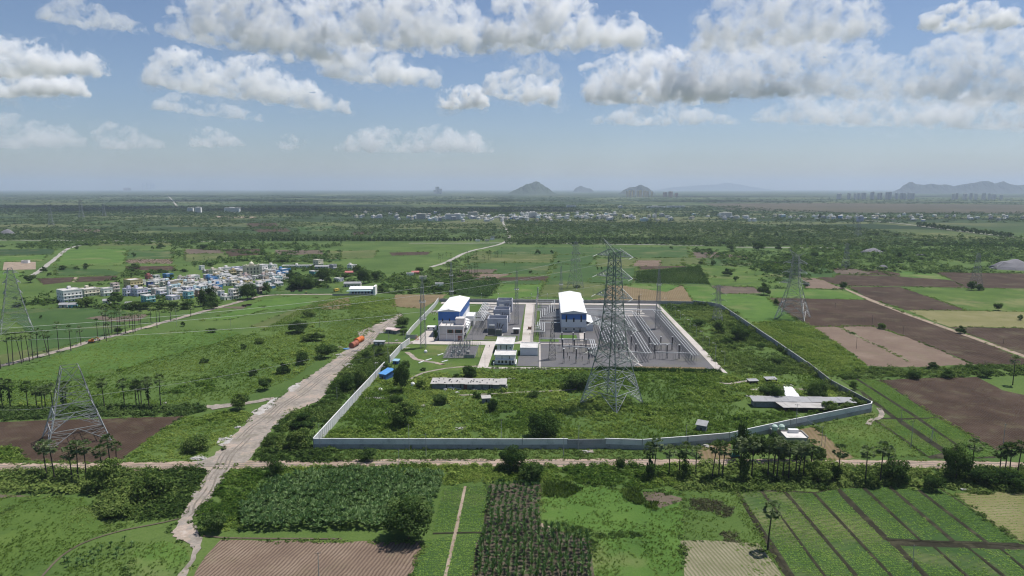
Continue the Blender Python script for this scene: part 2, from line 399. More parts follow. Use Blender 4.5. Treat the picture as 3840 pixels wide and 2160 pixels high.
# ---- banana plants: short stem, arching split leaves ----
def banana_mesh(seed,nl=10):
    rng=np.random.default_rng(seed); V=[];T=[]
    for i in range(nl):
        a=i*2.399+rng.uniform(-.4,.4); el=rng.uniform(.75,1.35); L_=rng.uniform(.75,1.1); d=np.array([math.cos(a),math.sin(a),0]); s=np.array([-math.sin(a),math.cos(a),0]); c=np.array([0,0,.75]); pv=None; tn=rng.uniform(.1,.85)+(.3 if i==nl-1 else 0)
        if i==nl-1: el=1.5
        for k in range(5):
            t=k/4; e=c+d*(L_*t*math.cos(el)+.1*t)+np.array([0,0,L_*(t*math.sin(el)-.62*t*t*(1.2-el*.5))]); w=.115*math.sin(min(1,.12+t*.95)*math.pi)+.01
            cur=(e-s*w,e+s*w,e)
            if pv is not None:
                drop=np.array([0,0,.05])
                V.append([pv[2],cur[2],cur[1]-drop,pv[1]-drop]); V.append([pv[0]-drop,cur[0]-drop,cur[2],pv[2]]); T+=[tn]*4+[tn*.8]*4
            pv=cur
    return quadmesh('leaves',np.array(V),np.array(T),BAN)
BL=[banana_mesh(s) for s in range(5)]
def banana_tpl(me):
    n=len(me.polygons); v=np.zeros(n*12,np.float32); me.vertices.foreach_get('co',v); t=np.zeros(n*4,np.float32); me.attributes['tint'].data.foreach_get('value',t)
    return v.reshape(n,4,3).astype(float),t.astype(float)
BT=[banana_tpl(m_) for m_ in BL]
# ---------------- ground sheet -----------------
def ground_mat():
    t=NT('ground'); p=t.pos()
    n=t.math('ADD',t.math('MULTIPLY',t.noise(p,.012,6,.6),.6),t.math('MULTIPLY',t.noise(p,.9,4,.7),.4))
    near=t.ramp(n,(.30,(.032,.060,.015)),(.45,(.056,.098,.023)),(.58,(.085,.130,.033)),(.75,(.13,.15,.06)))
    # far plain: a patchwork of holdings
    vo=t.n('ShaderNodeTexVoronoi',voronoi_dimensions='2D',distance='CHEBYCHEV'); mp=t.n('ShaderNodeMapping'); t.l(p,mp.inputs[0])
    mp.inputs['Rotation'].default_value=(0,0,.35); mp.inputs['Scale'].default_value=(.0022,.0042,1); t.l(mp.outputs[0],vo.inputs['Vector']); vo.inputs['Scale'].default_value=1; vo.inputs['Randomness'].default_value=.75
    sx=t.n('ShaderNodeSeparateColor'); t.l(vo.outputs['Color'],sx.inputs[0])
    nn=t.noise(p,.0045,6,.65)
    k=t.math('ADD',t.math('MULTIPLY',sx.outputs[0],.55),t.math('MULTIPLY',nn,.45))
    far=t.ramp(k,(.12,(.014,.028,.011)),(.36,(.024,.045,.016)),(.50,(.042,.068,.024)),(.60,(.075,.098,.036)),(.70,(.095,.105,.046)),(.80,(.034,.06,.021)),(.92,(.078,.058,.042)))
    sp=t.n('ShaderNodeSeparateXYZ'); t.l(p,sp.inputs[0])
    m=t.n('ShaderNodeMapRange'); t.l(sp.outputs[1],m.inputs[0]); m.inputs[1].default_value=1350; m.inputs[2].default_value=2100
    col=t.mix(m.outputs[0],near,far); t.bsdf(col,.95,0,.1,t.noise(p,.8,4),.4,.3); return t.m
g_=MB()
xs=[-42000,-9000,-3000,-1200,-400,0,400,1200,3000,9000,42000]; ys=[-2500,0,300,700,1400,3000,6000,12000,25000,46000]
for i in range(len(xs)-1):
    for j in range(len(ys)-1):
        g_.add([(xs[i],ys[j],0),(xs[i+1],ys[j],0),(xs[i+1],ys[j+1],0),(xs[i],ys[j+1],0)],[(0,1,2,3)])
struct('ground',g_,ground_mat())
# ---------------- fields -----------------
SOIL=[(.32,(.030,.019,.013)),(.5,(.058,.038,.026)),(.68,(.096,.068,.050))]
SOILP=[(.3,(.14,.10,.08)),(.5,(.215,.160,.118)),(.7,(.30,.235,.18))]
SOILM=[(.3,(.075,.058,.044)),(.5,(.12,.093,.074)),(.7,(.17,.14,.105))]
GRS=[(.3,(.042,.080,.018)),(.45,(.066,.116,.024)),(.58,(.095,.150,.032)),(.72,(.15,.17,.06))]
BRT=[(.3,(.045,.098,.020)),(.45,(.070,.138,.027)),(.6,(.10,.172,.036)),(.75,(.145,.19,.06))]
CRP=[(.3,(.030,.066,.020)),(.5,(.050,.098,.027)),(.7,(.082,.138,.04))]
DRK=[(.3,(.018,.042,.016)),(.5,(.032,.068,.024)),(.7,(.05,.09,.03))]
DRY=[(.3,(.12,.135,.045)),(.5,(.19,.18,.08)),(.7,(.26,.235,.13))]
OLV=[(.3,(.06,.088,.027)),(.5,(.095,.122,.04)),(.7,(.145,.155,.062))]
TAN=[(.3,(.20,.15,.11)),(.5,(.30,.235,.18)),(.7,(.40,.33,.26))]
RUST=[(.3,(.13,.095,.055)),(.5,(.20,.145,.088)),(.7,(.25,.19,.115))]
FM={'soil':fieldmat('ploughed_soil',SOIL,.05,(86,1.6),(.075,.052,.043,1),.35),
 'soild':fieldmat('dark_tilled_soil',SOIL,.03,(40,2.2),(.08,.058,.05,1),.25),
 'soilp':fieldmat('furrowed_pale_soil',SOILP,.06,(76,1.25),(.085,.058,.045,1),1.0),
 'soilr':fieldmat('bedded_pale_soil',SOILP,.04,(-45,1.6),(.10,.07,.06,1),1.0),
 'soilm':fieldmat('brown_soil',SOILM,.05), 'grass':fieldmat('pasture',GRS,.03),'bright':fieldmat('bright_grass',BRT,.03),
 'crop':fieldmat('green_crop',CRP,.03,(20,2.5),(.03,.06,.02,1),.5),'dark':fieldmat('dark_crop',DRK,.03,(0,3),(.02,.03,.015,1),.5),
 'dry':fieldmat('dry_grass',DRY,.04),'olive':fieldmat('olive_grass',OLV,.03,(3,2.4),(.05,.075,.02,1),.4),
 'bean':fieldmat('bean_field',BRT,.02,(12,1.7),(.04,.075,.02,1),.55),
 'shadesoil':fieldmat('shaded_furrow_soil',[(.3,(.016,.016,.010)),(.5,(.030,.028,.018)),(.7,(.055,.050,.034))],.1),'plain':fieldmat('brown_plain',[(.3,(.045,.05,.028)),(.5,(.075,.068,.045)),(.7,(.115,.095,.068))],.0015,fine=.006),'umber':fieldmat('orchard_soil',[(.3,(.05,.044,.03)),(.5,(.095,.08,.058)),(.7,(.15,.128,.095))],.12),'palerow':fieldmat('pale_weedy_rows',[(.3,(.16,.15,.09)),(.5,(.24,.215,.145)),(.7,(.33,.29,.21))],.08,(100,1.3),(.10,.12,.05,1),.9),'tan':fieldmat('sandy_soil',TAN,.12),'rust':fieldmat('rusty_dry_ground',RUST,.06,(80,2.0),(.10,.10,.03,1),.5)}  # darkest soil carries the shade of the furrows in its colour
NAMES={'plain':'dry_plain','umber':'orchard_floor','palerow':'furrowed_field','shadesoil':'furrow_bed','soil':'ploughed_field','soild':'ploughed_field','soilp':'furrowed_field','soilr':'tilled_field','soilm':'bare_field','grass':'pasture','bright':'grass_field','crop':'crop_field','dark':'crop_field','dry':'dry_field','olive':'fallow_field','bean':'bean_field','tan':'bare_ground','rust':'dry_field'}
NF=[0]; EDGE=[]
def rough(poly,amp,step=4):
    o=[]
    for i in range(len(poly)):
        a,b=Vector(poly[i]),Vector(poly[(i+1)%len(poly)]); n=max(1,int((b-a).length/step))
        for k in range(n):
            p=a.lerp(b,k/n); o.append((p.x+random.uniform(-amp,amp),p.y+random.uniform(-amp,amp)))
    return o
def field(k,r,s,poly=None):
    p=poly or pts(r,s); NF[0]+=1; d=max(y for x,y in p); d0=min(y for x,y in p)
    if d0<2500 and k!='tan' and not(r==0 and k in('crop','bean')): EDGE.append(p); p=rough(p,.5+d0*.0012,5+d0*.008)
    return struct(NAMES[k],MB().poly(p,.01+.0008*NF[0]+d*.00003),FM[k])
FD=lambda k,r,s: field(k,r,s)
# foreground
FD('soil',4,'-140,288 160,280 400,270 800,262 1100,250 1400,238 1250,330 1100,430 925,568 700,592 400,590 170,575 150,505 60,480 -140,520')
FD('soilm',4,'-120,835 90,838 240,848 60,950 -120,1040')
FD('grass',4,'-150,860 240,850 620,860 700,940 800,1010 900,1080 700,1150 450,1300 250,1460 -150,1460')
FD('bright',4,'960,1380 1050,1240 1250,1190 1400,1230 1440,1310 1330,1460 930,1460')
tilled=pts(4,'1685,1168 2200,1185 2576,1190'); tilled+=pts(5,'300,1195 620,1190 600,1260 520,1500 -200,1560'); tilled+=pts(4,'1780,1560 1420,1520 1560,1300')
field('soilp',0,'',tilled)
VEG=[pts(5,s) for s in ('775,785 925,775 850,1110 690,1110','945,770 1115,763 1075,1110 880,1110','630,1185 840,1145 760,1520 500,1520','865,1140 1062,1138 990,1520 775,1520')]
for p_ in VEG: field('crop',0,'',p_)
field('tan',5,'925,772 945,770 875,1125 780,1520 755,1520 845,1130')
field('umber',5,'1118,760 1510,740 1500,1080 1660,1110 1890,1180 1930,1520 985,1520 1025,1200 1075,1100')
field('bright',5,'1520,760 1800,750 2140,800 2576,800 2576,1520 1930,1520 1890,1180 1660,1110 1505,1040')
field('tan',5,'1510,1050 1640,1045 1650,1100 1560,1105 1510,1090'); field('soilm',5,'2260,820 2400,810 2576,860 2576,880 2400,930 2290,870')
field('palerow',6,'-5,1180 140,1180 300,1192 570,1212 660,1300 740,1400 800,1540 30,1540 10,1300')
CROPS=[pts(6,s) for s in ('425,812 588,812 700,945 1070,1449 1160,1560 940,1560 835,1440','612,812 765,815 1310,1449 1400,1560 1180,1560 1085,1449','790,815 980,825 1570,1449 1670,1560 1420,1560 1325,1449','1005,825 1155,790 1220,870 1535,1180 1600,1240 1830,1470 1900,1560 1690,1560 1590,1449',
  '1180,780 1360,790 1780,1175 1560,1165','1385,785 1545,775 2020,1185 1805,1180','1570,772 1752,785 2270,1190 2060,1185','1775,783 1900,765 2540,1200 2310,1195',
  '1640,1222 1890,1230 2240,1560 1980,1560 1840,1430','1915,1232 2150,1238 2530,1560 2270,1560','2170,1240 2400,1248 2680,1500 2680,1560 2560,1560','2420,1250 2700,1255 2700,1490')]
field('shadesoil',6,'405,805 600,803 1000,815 1160,775 1370,780 1550,765 1760,778 1910,758 2550,1205 2700,1235 2700,1600 860,1600')
for p_ in CROPS: field('crop',0,'',p_)
0 and field('tan',6,'1545,1196 1800,1200 2060,1208 2540,1226 2540,1234 2100,1218 1640,1208 1600,1208')
field('dry',6,'2050,825 2300,815 2700,812 2700,1230 2560,1200 2350,1050 2200,940')
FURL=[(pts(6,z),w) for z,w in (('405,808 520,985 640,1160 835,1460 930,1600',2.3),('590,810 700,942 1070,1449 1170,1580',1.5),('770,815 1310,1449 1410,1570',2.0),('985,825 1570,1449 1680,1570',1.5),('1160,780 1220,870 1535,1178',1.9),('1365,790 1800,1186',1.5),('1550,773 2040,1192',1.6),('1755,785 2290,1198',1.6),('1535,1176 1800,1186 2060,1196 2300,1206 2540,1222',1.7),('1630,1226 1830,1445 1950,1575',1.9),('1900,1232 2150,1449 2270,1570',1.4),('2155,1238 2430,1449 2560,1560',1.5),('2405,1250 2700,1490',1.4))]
# right of the road
BEANS=[pts(6,s) for s in ('1200,-25 1305,-35 1760,258 1615,258 1360,65','1345,-38 1420,-38 1520,-8 1910,252 1790,255 1330,-35','1455,265 1610,268 1640,300 1960,520 1850,545','1650,272 1770,268 2060,465 2010,510','1800,265 1925,258 2200,400 2350,545 2080,560 2075,470')]
field('shadesoil',6,'1190,-30 1420,-42 1525,-12 1930,255 2210,400 2370,560 1850,560 1440,265 1560,250 1340,60')
for p_ in BEANS: field('bean',0,'',p_)
field('soil',6,'1492,-30 1900,-48 2230,-52 2420,50 2620,95 2700,490 2360,495 1925,252 1640,65')
field('grass',6,'1000,330 1100,260 1430,200 1480,240 1430,290 1640,410 1830,545 1300,560 1180,470')
field('rust',6,'870,340 1010,320 1050,380 1180,480 1290,560 1100,590 1060,500 900,400'); field('rust',6,'100,490 240,440 350,430 380,570 150,580')
RT=lambda k,s: FD(k,3,s)
RT('soilr','985,697 1170,692 1420,690 1560,730 1800,815 2190,978 1750,1003 1400,992 1290,905 1200,845')
RT('palerow','1168,695 1175,692 1328,767 1716,953 1708,956 1324,772')
RT('soild','650,478 800,480 1415,490 1700,600 2100,745 2640,960 2640,985 2200,980 1800,815 1560,725 1420,690 980,695 880,640 780,590 700,520')
RT('soild','1245,392 1650,396 2150,572 1690,570 1400,480'); RT('soil','1005,330 1160,303 1650,315 2035,345 2135,402 1640,390 1235,388 1140,372')
RT('soild','1900,283 2640,295 2640,408 2130,402 2040,342'); RT('soil','1090,250 1160,255 1440,262 1640,290 1640,312 1170,300')
RT('bright','1480,275 1880,280 2035,342 1640,318 1560,300'); RT('grass','1650,397 2130,405 2640,412 2640,582 2150,572')
RT('dry','1690,570 2150,575 2640,585 2640,705 2000,695'); RT('soild','2010,697 2640,708 2640,950 2300,800'); RT('tan','2450,795 2470,792 2600,840 2590,850')
RT('bright','630,405 920,412 1200,417 1400,490 1415,492 800,478 650,470'); RT('soilr','900,325 1020,330 1225,412 930,405')
RT('bright','0,387 220,385 290,447 580,452 640,478 720,560 800,600 870,650 700,660 520,655 340,545 200,512 90,505')
RT('soilm','215,384 540,394 595,442 290,447'); RT('grass','150,240 380,236 600,240 700,310 790,370 640,400 400,392 210,380 190,310')
RT('tan','1200,402 1216,400 1420,485 1700,595 2000,700 2640,930 2640,950 1985,712 1690,606 1400,496'); RT('crop','160,180 610,190 640,235 330,237 180,232')
RT('crop','640,245 800,238 1080,250 1170,290 1140,322 920,318 790,360 690,300'); RT('soilm','60,133 250,133 470,172 100,178'); RT('tan','655,205 720,203 810,228 700,226')
RT('olive','0,180 150,182 165,232 0,232')
# behind the substation (zoom 1, full frame D)
F1=lambda k,s: FD(k,1,s); FDD=lambda k,s: FD(k,'D',s)
F1('rust','1560,100 1700,105 2130,98 2215,226 1900,222 1400,215 1560,190'); F1('bright','1690,92 2130,96 2010,150 1730,112'); F1('bright','780,98 1085,95 1030,195 670,197 740,130')
F1('olive','1090,70 1540,82 1560,195 1045,190'); F1('rust','-40,170 350,170 300,210 160,275 -60,262'); F1('crop','780,55 1080,60 1050,95 770,90'); F1('dark','420,110 770,65 660,195 420,172')
FDD('crop','1265,622 1730,622 1735,648 1500,648 1480,640 1230,640'); FDD('olive','1200,632 1400,634 1390,660 1165,662'); FDD('crop','1180,662 1390,662 1375,690 1150,688'); FDD('soilp','1120,686 1290,690 1250,700 1100,696'); FDD('soil','1200,700 1400,694 1385,706 1185,706')
FDD('crop','1400,640 1500,645 1480,668 1385,664'); FDD('olive','1500,652 1740,648 1790,664 1500,672'); FDD('soilm','1740,634 1840,640 1895,650 1745,648'); FDD('crop','1400,664 1600,672 1590,716 1370,716'); FDD('soilp','1600,655 1665,655 1660,670 1590,670')
FDD('soil','1610,668 1755,670 1765,682 1605,680'); FDD('dark','1600,682 1760,668 1786,716 1598,712'); FDD('soil','1490,698 1600,700 1590,712 1475,712'); FDD('grass','1720,664 1800,668 1850,680 1790,700')
# left middle distance (zoom 2)
F2=lambda k,s: FD(k,2,s)
F2('bean','-100,1045 150,1000 400,920 760,820 1080,742 1400,725 1720,718 1830,742 1600,830 1300,905 1050,985 800,1055 500,1100 200,1100 -100,1095'); F2('bright','1830,560 1980,490 2150,470 2390,478 2400,500 2250,560 2000,570 1750,640 1500,650')
F2('olive','1880,690 2150,590 2330,520 2380,540 2200,640 2000,710'); F2('soilm','1560,545 2005,540 1990,552 1820,560'); F2('rust','2400,530 2640,470 2640,560 2450,570')
F2('crop','-100,565 420,555 770,550 1010,590 1130,600 950,660 860,740 640,800 420,855 200,900 230,760 60,600'); F2('olive','240,860 560,850 600,830 500,865 240,940 -100,1000 -100,930'); F2('soilm','640,632 760,612 850,630 1000,600 1130,600 1050,650 860,660')
F2('bright','500,102 960,112 935,232 415,232 440,190'); F2('crop','965,118 1330,120 1300,178 945,190'); F2('soilr','950,190 1300,183 1300,220 960,216'); F2('soil','1680,110 1965,108 2012,150 1730,166'); F2('soilm','1390,110 1660,110 1690,140 1395,146'); F2('olive','1390,146 1690,140 1722,186 1400,206')
F2('soil','280,332 560,320 545,355 330,378'); F2('soil','590,320 890,310 870,345 570,360'); F2('tan','560,322 590,320 570,360 545,358'); F2('soil','950,240 1310,236 1335,275 960,265'); F2('dark','-60,112 420,108 390,150 -60,158'); F2('tan','30,208 270,205 270,262 20,268')
F2('crop','420,250 800,262 940,290 860,308 420,310'); F2('olive','720,62 1350,60 1350,82 720,86'); F2('crop','2080,165 2576,150 2576,200 2100,205'); F2('soilm','2080,115 2440,118 2440,150 2070,152'); F2('bright','-60,165 350,155 330,200 -60,205')
F2('crop','1980,430 2576,400 2576,440 2050,455'); F2('bright','-80,275 190,268 140,330 -80,330')
# far strips (zooms 7, 8)
F7=lambda k,s: FD(k,7,s); F8=lambda k,s: FD(k,8,s)
F7('soilm','300,298 500,294 505,310 320,314'); F7('soil','1270,296 1440,290 1465,306 1300,312'); F7('soil','1240,265 1390,262 1400,280 1250,284'); F7('soil','1780,306 1880,304 1870,322 1775,326'); F7('crop','1500,282 1700,280 1690,304 1500,304'); F7('olive','1420,256 1760,260 1740,276 1420,276'); F7('crop','380,256 550,256 545,270 380,272'); F7('tan','1080,228 1290,232 1290,238 1080,236')
F7('olive','1650,405 1900,400 1880,440 1640,445'); F7('soil','1960,412 2170,408 2150,424 1970,428'); F7('soilm','2240,500 2500,496 2480,520 2260,522'); F8('crop','30,280 210,282 210,300 40,304'); F8('soilm','40,304 205,304 205,318 40,320'); F8('bright','150,325 500,322 520,342 130,342')
F8('plain','960,165 1500,162 2576,172 2576,216 1650,210 1100,200'); F8('olive','1560,335 1800,338 1790,365 1620,360'); F8('olive','1990,310 2230,318 2500,345 2100,350 1960,328'); F8('soilm','1600,490 1700,488 1830,520 1640,520')
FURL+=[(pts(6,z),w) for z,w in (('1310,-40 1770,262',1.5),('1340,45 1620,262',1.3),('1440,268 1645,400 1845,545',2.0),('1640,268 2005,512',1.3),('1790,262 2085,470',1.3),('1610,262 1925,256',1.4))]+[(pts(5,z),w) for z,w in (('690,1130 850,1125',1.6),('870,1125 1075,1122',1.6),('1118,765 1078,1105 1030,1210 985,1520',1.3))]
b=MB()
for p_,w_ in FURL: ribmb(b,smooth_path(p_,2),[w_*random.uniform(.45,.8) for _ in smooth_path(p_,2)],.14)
struct('shaded_furrow',b,FM['shadesoil'])  # flat dark-soil strips; shade of the gaps between crops is painted into them
# ---------------- roads and tracks -----------------
DIRT=fieldmat('dirt_road',[(.32,(.22,.165,.125)),(.45,(.33,.25,.195)),(.58,(.42,.325,.26)),(.72,(.50,.41,.34))],.10,fine=.7)
TRK_=fieldmat('gravel_track',[(.30,(.15,.125,.105)),(.42,(.235,.208,.178)),(.50,(.30,.268,.235)),(.58,(.38,.305,.25)),(.70,(.50,.45,.40))],.09,None,None,.5,.55)
PALE=fieldmat('pale_rubble_ground',[(.3,(.24,.215,.19)),(.45,(.36,.335,.31)),(.6,(.50,.475,.45)),(.72,(.62,.60,.58))],.22,fine=1.6)
GREYR=fieldmat('grey_country_road',[(.3,(.27,.25,.23)),(.5,(.36,.34,.31)),(.7,(.43,.41,.385))],.05)
CONC=fieldmat('concrete_pavement',[(.3,(.38,.34,.31)),(.5,(.50,.455,.42)),(.7,(.58,.54,.50))],.03,None,None,.5,.4)
ASPH=fieldmat('grey_gravel',[(.3,(.10,.098,.103)),(.5,(.135,.132,.138)),(.7,(.17,.167,.172))],.03)
def rough(poly,amp,step=4):
    o=[]
    for i in range(len(poly)):
        a,b=Vector(poly[i]),Vector(poly[(i+1)%len(poly)]); n=max(1,int((b-a).length/step))
        for k in range(n):
            p=a.lerp(b,k/n); o.append((p.x+random.uniform(-amp,amp),p.y+random.uniform(-amp,amp)))
    return o
ROADZ=.15
RD1=pts(4,'-260,628 200,632 700,628 1200,620 1700,612')+pts(4,'2300,606')+pts(5,'300,596 900,594 1400,596 2000,594 2576,596')+pts(6,'500,596 1000,600 1600,604 2100,612 2700,620')
struct('dirt_road',MB().poly(rough(ribbon(RD1,[9.2]*5+[8]*11),.6,2.5),ROADZ),DIRT)
TL=pts(4,'1420,585 1560,590 1700,450 1850,300 1930,215 2050,160 2160,60 2280,-20')+pts('g','10,740 200,560 330,440 560,330 600,190 980,60 1020,-20 1130,-20 1110,80 1000,210 760,300 700,360 640,470 470,580 380,660 250,800 120,930')+pts(4,'2480,10 2430,120 2200,205 2100,285 2000,410 1880,585 1800,606 1600,610')
struct('gravel_track',MB().poly(rough(smooth_path(TL,2),1.2,2.5),ROADZ+.02),TRK_)
struct('dirt_branch_road',MB().poly(rough(smooth_path(pts(4,'1480,600 1560,650 1530,740 1440,860 1365,1010 1330,1080 1290,1130 1360,1180 1425,1195 1452,1285 1350,1440 1320,1500 1400,1500 1425,1420 1512,1262 1535,1150 1470,1075 1445,1040 1480,960 1600,850 1700,700 1740,640 1800,606'),2),.7,2),ROADZ+.04),TRK_)
for nm,r,s,w in [('footpath',4,'1350,1020 1200,1055 900,1110 650,1190 520,1260 430,1330 330,1440 240,1560',.7),('footpath',4,'1530,1148 1700,1165 1900,1168 2576,1172',.8),('side_track',4,'2060,110 1900,140 1750,165 1560,175 1250,178',5),('gate_road','g','560,485 800,485 1000,480 1290,487',4.5),
    ('footpath','g','1200,640 1280,690 1340,760 1500,790 1700,820 1820,850',3.5),('footpath',1,'80,810 130,780 200,755 400,720 600,712',2.2),('footpath',1,'450,932 640,925 900,910 1250,895 1330,885',1.8),('footpath',3,'280,1120 350,1130 450,1110 540,1100',2.4),('footpath',3,'1000,1170 560,1165 500,1175',2),('footpath',6,'1480,185 1510,230 1480,265 1420,270 1400,310',2.5),
    ('village_road',2,'-100,1010 100,970 300,915 500,865 700,800 900,755 1100,700 1300,645 1500,590 1650,550 1780,515 1900,480 2000,460',7),('village_road',2,'1930,470 2050,455 2300,452 2560,452',6),('country_road',2,'240,310 300,275 350,235 420,180 480,130 520,100 640,75 850,55',7.5),('country_road',2,'850,50 1200,50 1600,52 1940,60',7),
    ('country_road','D','1085,672 1120,662 1150,646 1180,632 1230,622 1268,612 1285,595 1270,570 1262,552',7.5),('country_road','D','-30,604 300,606',10),('country_road','D','1030,612 1200,612 1268,611 1500,614 1720,617 1800,619',9),('country_road','D','1850,622 1990,623 2100,624',10),('country_road','D','2100,548 2250,560 2400,580 2576,600',10),('country_road','D','420,490 435,505 446,520',12)]:
    b=MB(); ribmb(b,[(x+random.uniform(-.12,.12)*w,y+random.uniform(-.12,.12)*w) for x,y in smooth_path(pts(r,s),3)],w,ROADZ+.06+.00006*max(y for x,y in pts(r,s))); struct(nm,b,GREYR if nm=='country_road' else FM['soilm'] if (nm=='footpath' and r==4) else TRK_)
for k_,(r,s) in enumerate([(4,'1620,455 1700,400 1760,390 1740,440 1680,470'),(4,'1430,575 1500,540 1560,560 1500,580'),(4,'1900,215 2050,125 2100,100 2060,170 1960,240'),(4,'2170,40 2270,-20 2260,30 2190,70'),('g','170,850 240,830 280,850 200,870'),('g','660,830 740,785 770,830 690,850'),('g','870,1330 930,1320 960,1360 900,1390'),(1,'1370,1350 1450,1350 1455,1368 1390,1370'),('i','150,310 340,280 330,350 200,340'),(2,'1570,1290 1750,1275 1740,1300 1600,1325'),('g','370,300 560,210 600,240 560,330 400,380')]):
    struct('bare_ground',MB().poly(rough(pts(r,s),1.0,1.5),ROADZ+.09+.004*k_),PALE if k_ not in (10,9,7) else TRK_)
# substation pavements
SV=.17
def sheet(nm,s,m,z): return struct(nm,MB().poly(wpoly(s),z),m)
sheet('switchyard_gravel','-5,451 113.6,451 113.6,700 -5,700',ASPH,SV); sheet('switchyard_gravel','-64,531 -21,531 -21,700 -64,700',ASPH,SV+.01)
sheet('switchyard_gravel','-72.5,471.3 -50,473.2 -50.5,511 -73.5,512',ASPH,SV+.02); sheet('switchyard_gravel','-19,452 -4.6,452 -4.6,481 -19,481',ASPH,SV+.03)
sheet('concrete_road','-110,514.5 -24.5,514.5 -24.5,527 -86,527 -86,566 -101,566 -104,527',CONC,SV+.05); sheet('concrete_road','-45.5,446 -38.5,446 -38.5,514.5 -46,514.5',CONC,SV+.06)
sheet('concrete_road','-24.4,519 -4,522 -4,524 -9.5,527 -11,712 -20.5,712 -18.5,530 -24.4,524',CONC,SV+.07); sheet('concrete_road','-110,712.2 -110,702 118,702 118,712.2',CONC,SV+.09)
sheet('concrete_road','113.7,446 119.5,440 118.2,701.9 114.6,701.9',CONC,SV+.05); sheet('concrete_road','-38.3,446 -38.3,449 -4,449 30,447 30,444 -36,444',CONC,SV+.03)
LAWN=FM['bright']
sheet('lawn','11.5,537.8 26,538 25.6,553.6 11.9,553',LAWN,SV+.04); sheet('lawn','-4,528 10.8,528 10.8,536 -4,536',LAWN,SV+.05); sheet('concrete_path','27.6,532.5 31.4,532.5 32.7,561 28.5,561',CONC,SV+.06)
sheet('concrete_path','-3.5,519 40,519 40,521.5 -3.5,521.5',CONC,SV+.08); sheet('dry_lawn','61,449.5 108,449.5 108,455 61,455',FM['rust'],SV+.05); sheet('concrete_path','65.5,456 67,456 59,483 57.8,483',CONC,SV+.06)
sheet('lawn','-104,529 -112,545 -112,640 -91,640 -91,567 -102,566',LAWN,SV); sheet('lawn','-106,425 -106,510 -74.5,510 -73,470 -47,470 -46.4,447 -60,436',FM['grass'],SV-.03); sheet('lawn','-50,474 -46.5,474 -46.5,512 -51,512',LAWN,SV+.04)
sheet('bare_ground','-49,533 -22,533 -22,548 -49,548',FM['olive'],SV+.03); sheet('concrete_path','-3.8,448 -2.9,448 -3.6,519 -4.5,519',CONC,SV+.09)
for v0 in (640,652,664,676): sheet('concrete_pad',f'62,{v0} {random.uniform(90,100):.0f},{v0} {random.uniform(90,100):.0f},{v0+8} 66,{v0+8}',PALE,SV+.04)
for v0 in (640,655,672,688): sheet('concrete_pad',f'-66,{v0} {random.uniform(-40,-32):.0f},{v0} -34,{v0+9} -64,{v0+9}',PALE,SV+.04)

# wheel ruts
RUT=fieldmat('track_rut',[(.3,(.14,.12,.10)),(.5,(.20,.175,.15)),(.7,(.28,.245,.21))],.2)
def ruts(path,offs,w,z):
    p=smooth_path(path,3); b=MB()
    for o_ in offs:
        q_=[]
        for i in range(len(p)):
            a=Vector(p[max(0,i-1)]); c=Vector(p[min(len(p)-1,i+1)]); d=(c-a).normalized(); k=o_+.5*math.sin(i*.6+o_*3); q_.append((p[i][0]-d.y*k,p[i][1]+d.x*k))
        n=len(q_); j=0
        while j<n-2:
            m=random.randint(6,22); sg=q_[j:j+m+1]
            if len(sg)>2: ribmb(b,sg,[.15]+[w*random.uniform(.6,1.2) for _ in sg[1:-1]]+[.15],z)
            j+=m+random.randint(1,5)
    struct('wheel_ruts',b,RUT)
ruts(pts(4,'1445,1000 1510,880 1620,700 1660,610 1800,430 1960,300 2130,160 2320,30')+pts('g','60,840 300,660 480,500 650,330 850,220 1040,60'),(-3.4,-1.4,.7,2.6),.8,ROADZ+.06)
ruts(RD1,(-1.9,-.2,1.5),.7,ROADZ+.055)
# ---------------- ground cover -----------------
def excl(xy,polys=(),lines=()):
    x,y=xy; k=np.ones(x.shape,bool)
    for p in polys: k&=~inpoly(x,y,p)
    for p,w in lines: k&=~near_line(x,y,p,w)
    return x[k],y[k]
SHEDS=[wpoly('-70,393 -22,396 -22,408 -70,406'),wpoly('115,364 172,364 172,380 115,378'),pts('i','790,280 1000,280 1160,520 840,530'),wpoly('-104,412 -96,412 -96,426 -104,426'),wpoly('60,362 -1,362 -1,362.1 60,362.1')]
PATHS=[(pts('g','1200,640 1280,690 1340,760 1500,790 1700,820 1820,850'),3),(pts(1,'80,810 130,780 200,755 400,720 600,712'),2.2),(pts(1,'450,932 640,925 900,910 1250,895 1330,885'),2),(pts(3,'280,1120 350,1130 450,1110 540,1100'),2.5)]
YARD=wpoly('-107,425 -107,512 -74,515 -73,469 -47,469 -46,446 -60,434')
COMP=wpoly('-106,301 66,308 88,314.5 124,336 175,366 176.5,440 121,440 116,441 30,443 -38,443 -60,432 -108,424')
RTCP=wpoly('120,440 176,440 176.5,690 154,709 120.5,709 121,560')
ALLR=[p_ for p_ in [ribbon(RD1,11)]]+[TL,pts(4,'1480,600 1560,650 1530,740 1440,860 1360,1010 1270,1090 1300,1180 1420,1195 1452,1285 1350,1440 1320,1500 1400,1500 1425,1420 1512,1262 1535,1150 1470,1075 1445,1040 1480,960 1600,850 1700,700 1740,640 1800,606')]
def sc_(poly,d,tp,lo,hi,zs,patch=None,ex=(),ln=()):
    return (*excl(sample(poly,d,patch),ex,ln),tp,lo,hi,zs)
scatter('scrub','tangled green scrub filling the walled compound in front of the substation','scrub',[
  sc_(COMP,.20,CL,.9,2.4,.75,(16,.36,.60),SHEDS,PATHS),sc_(COMP,.50,TU,.7,1.5,.9,(22,.30,.55),SHEDS,PATHS),sc_(COMP,.045,CL,1.8,3.6,.85,(30,.42,.62),SHEDS,PATHS)],LEAFB,tscale=(38,1.15))
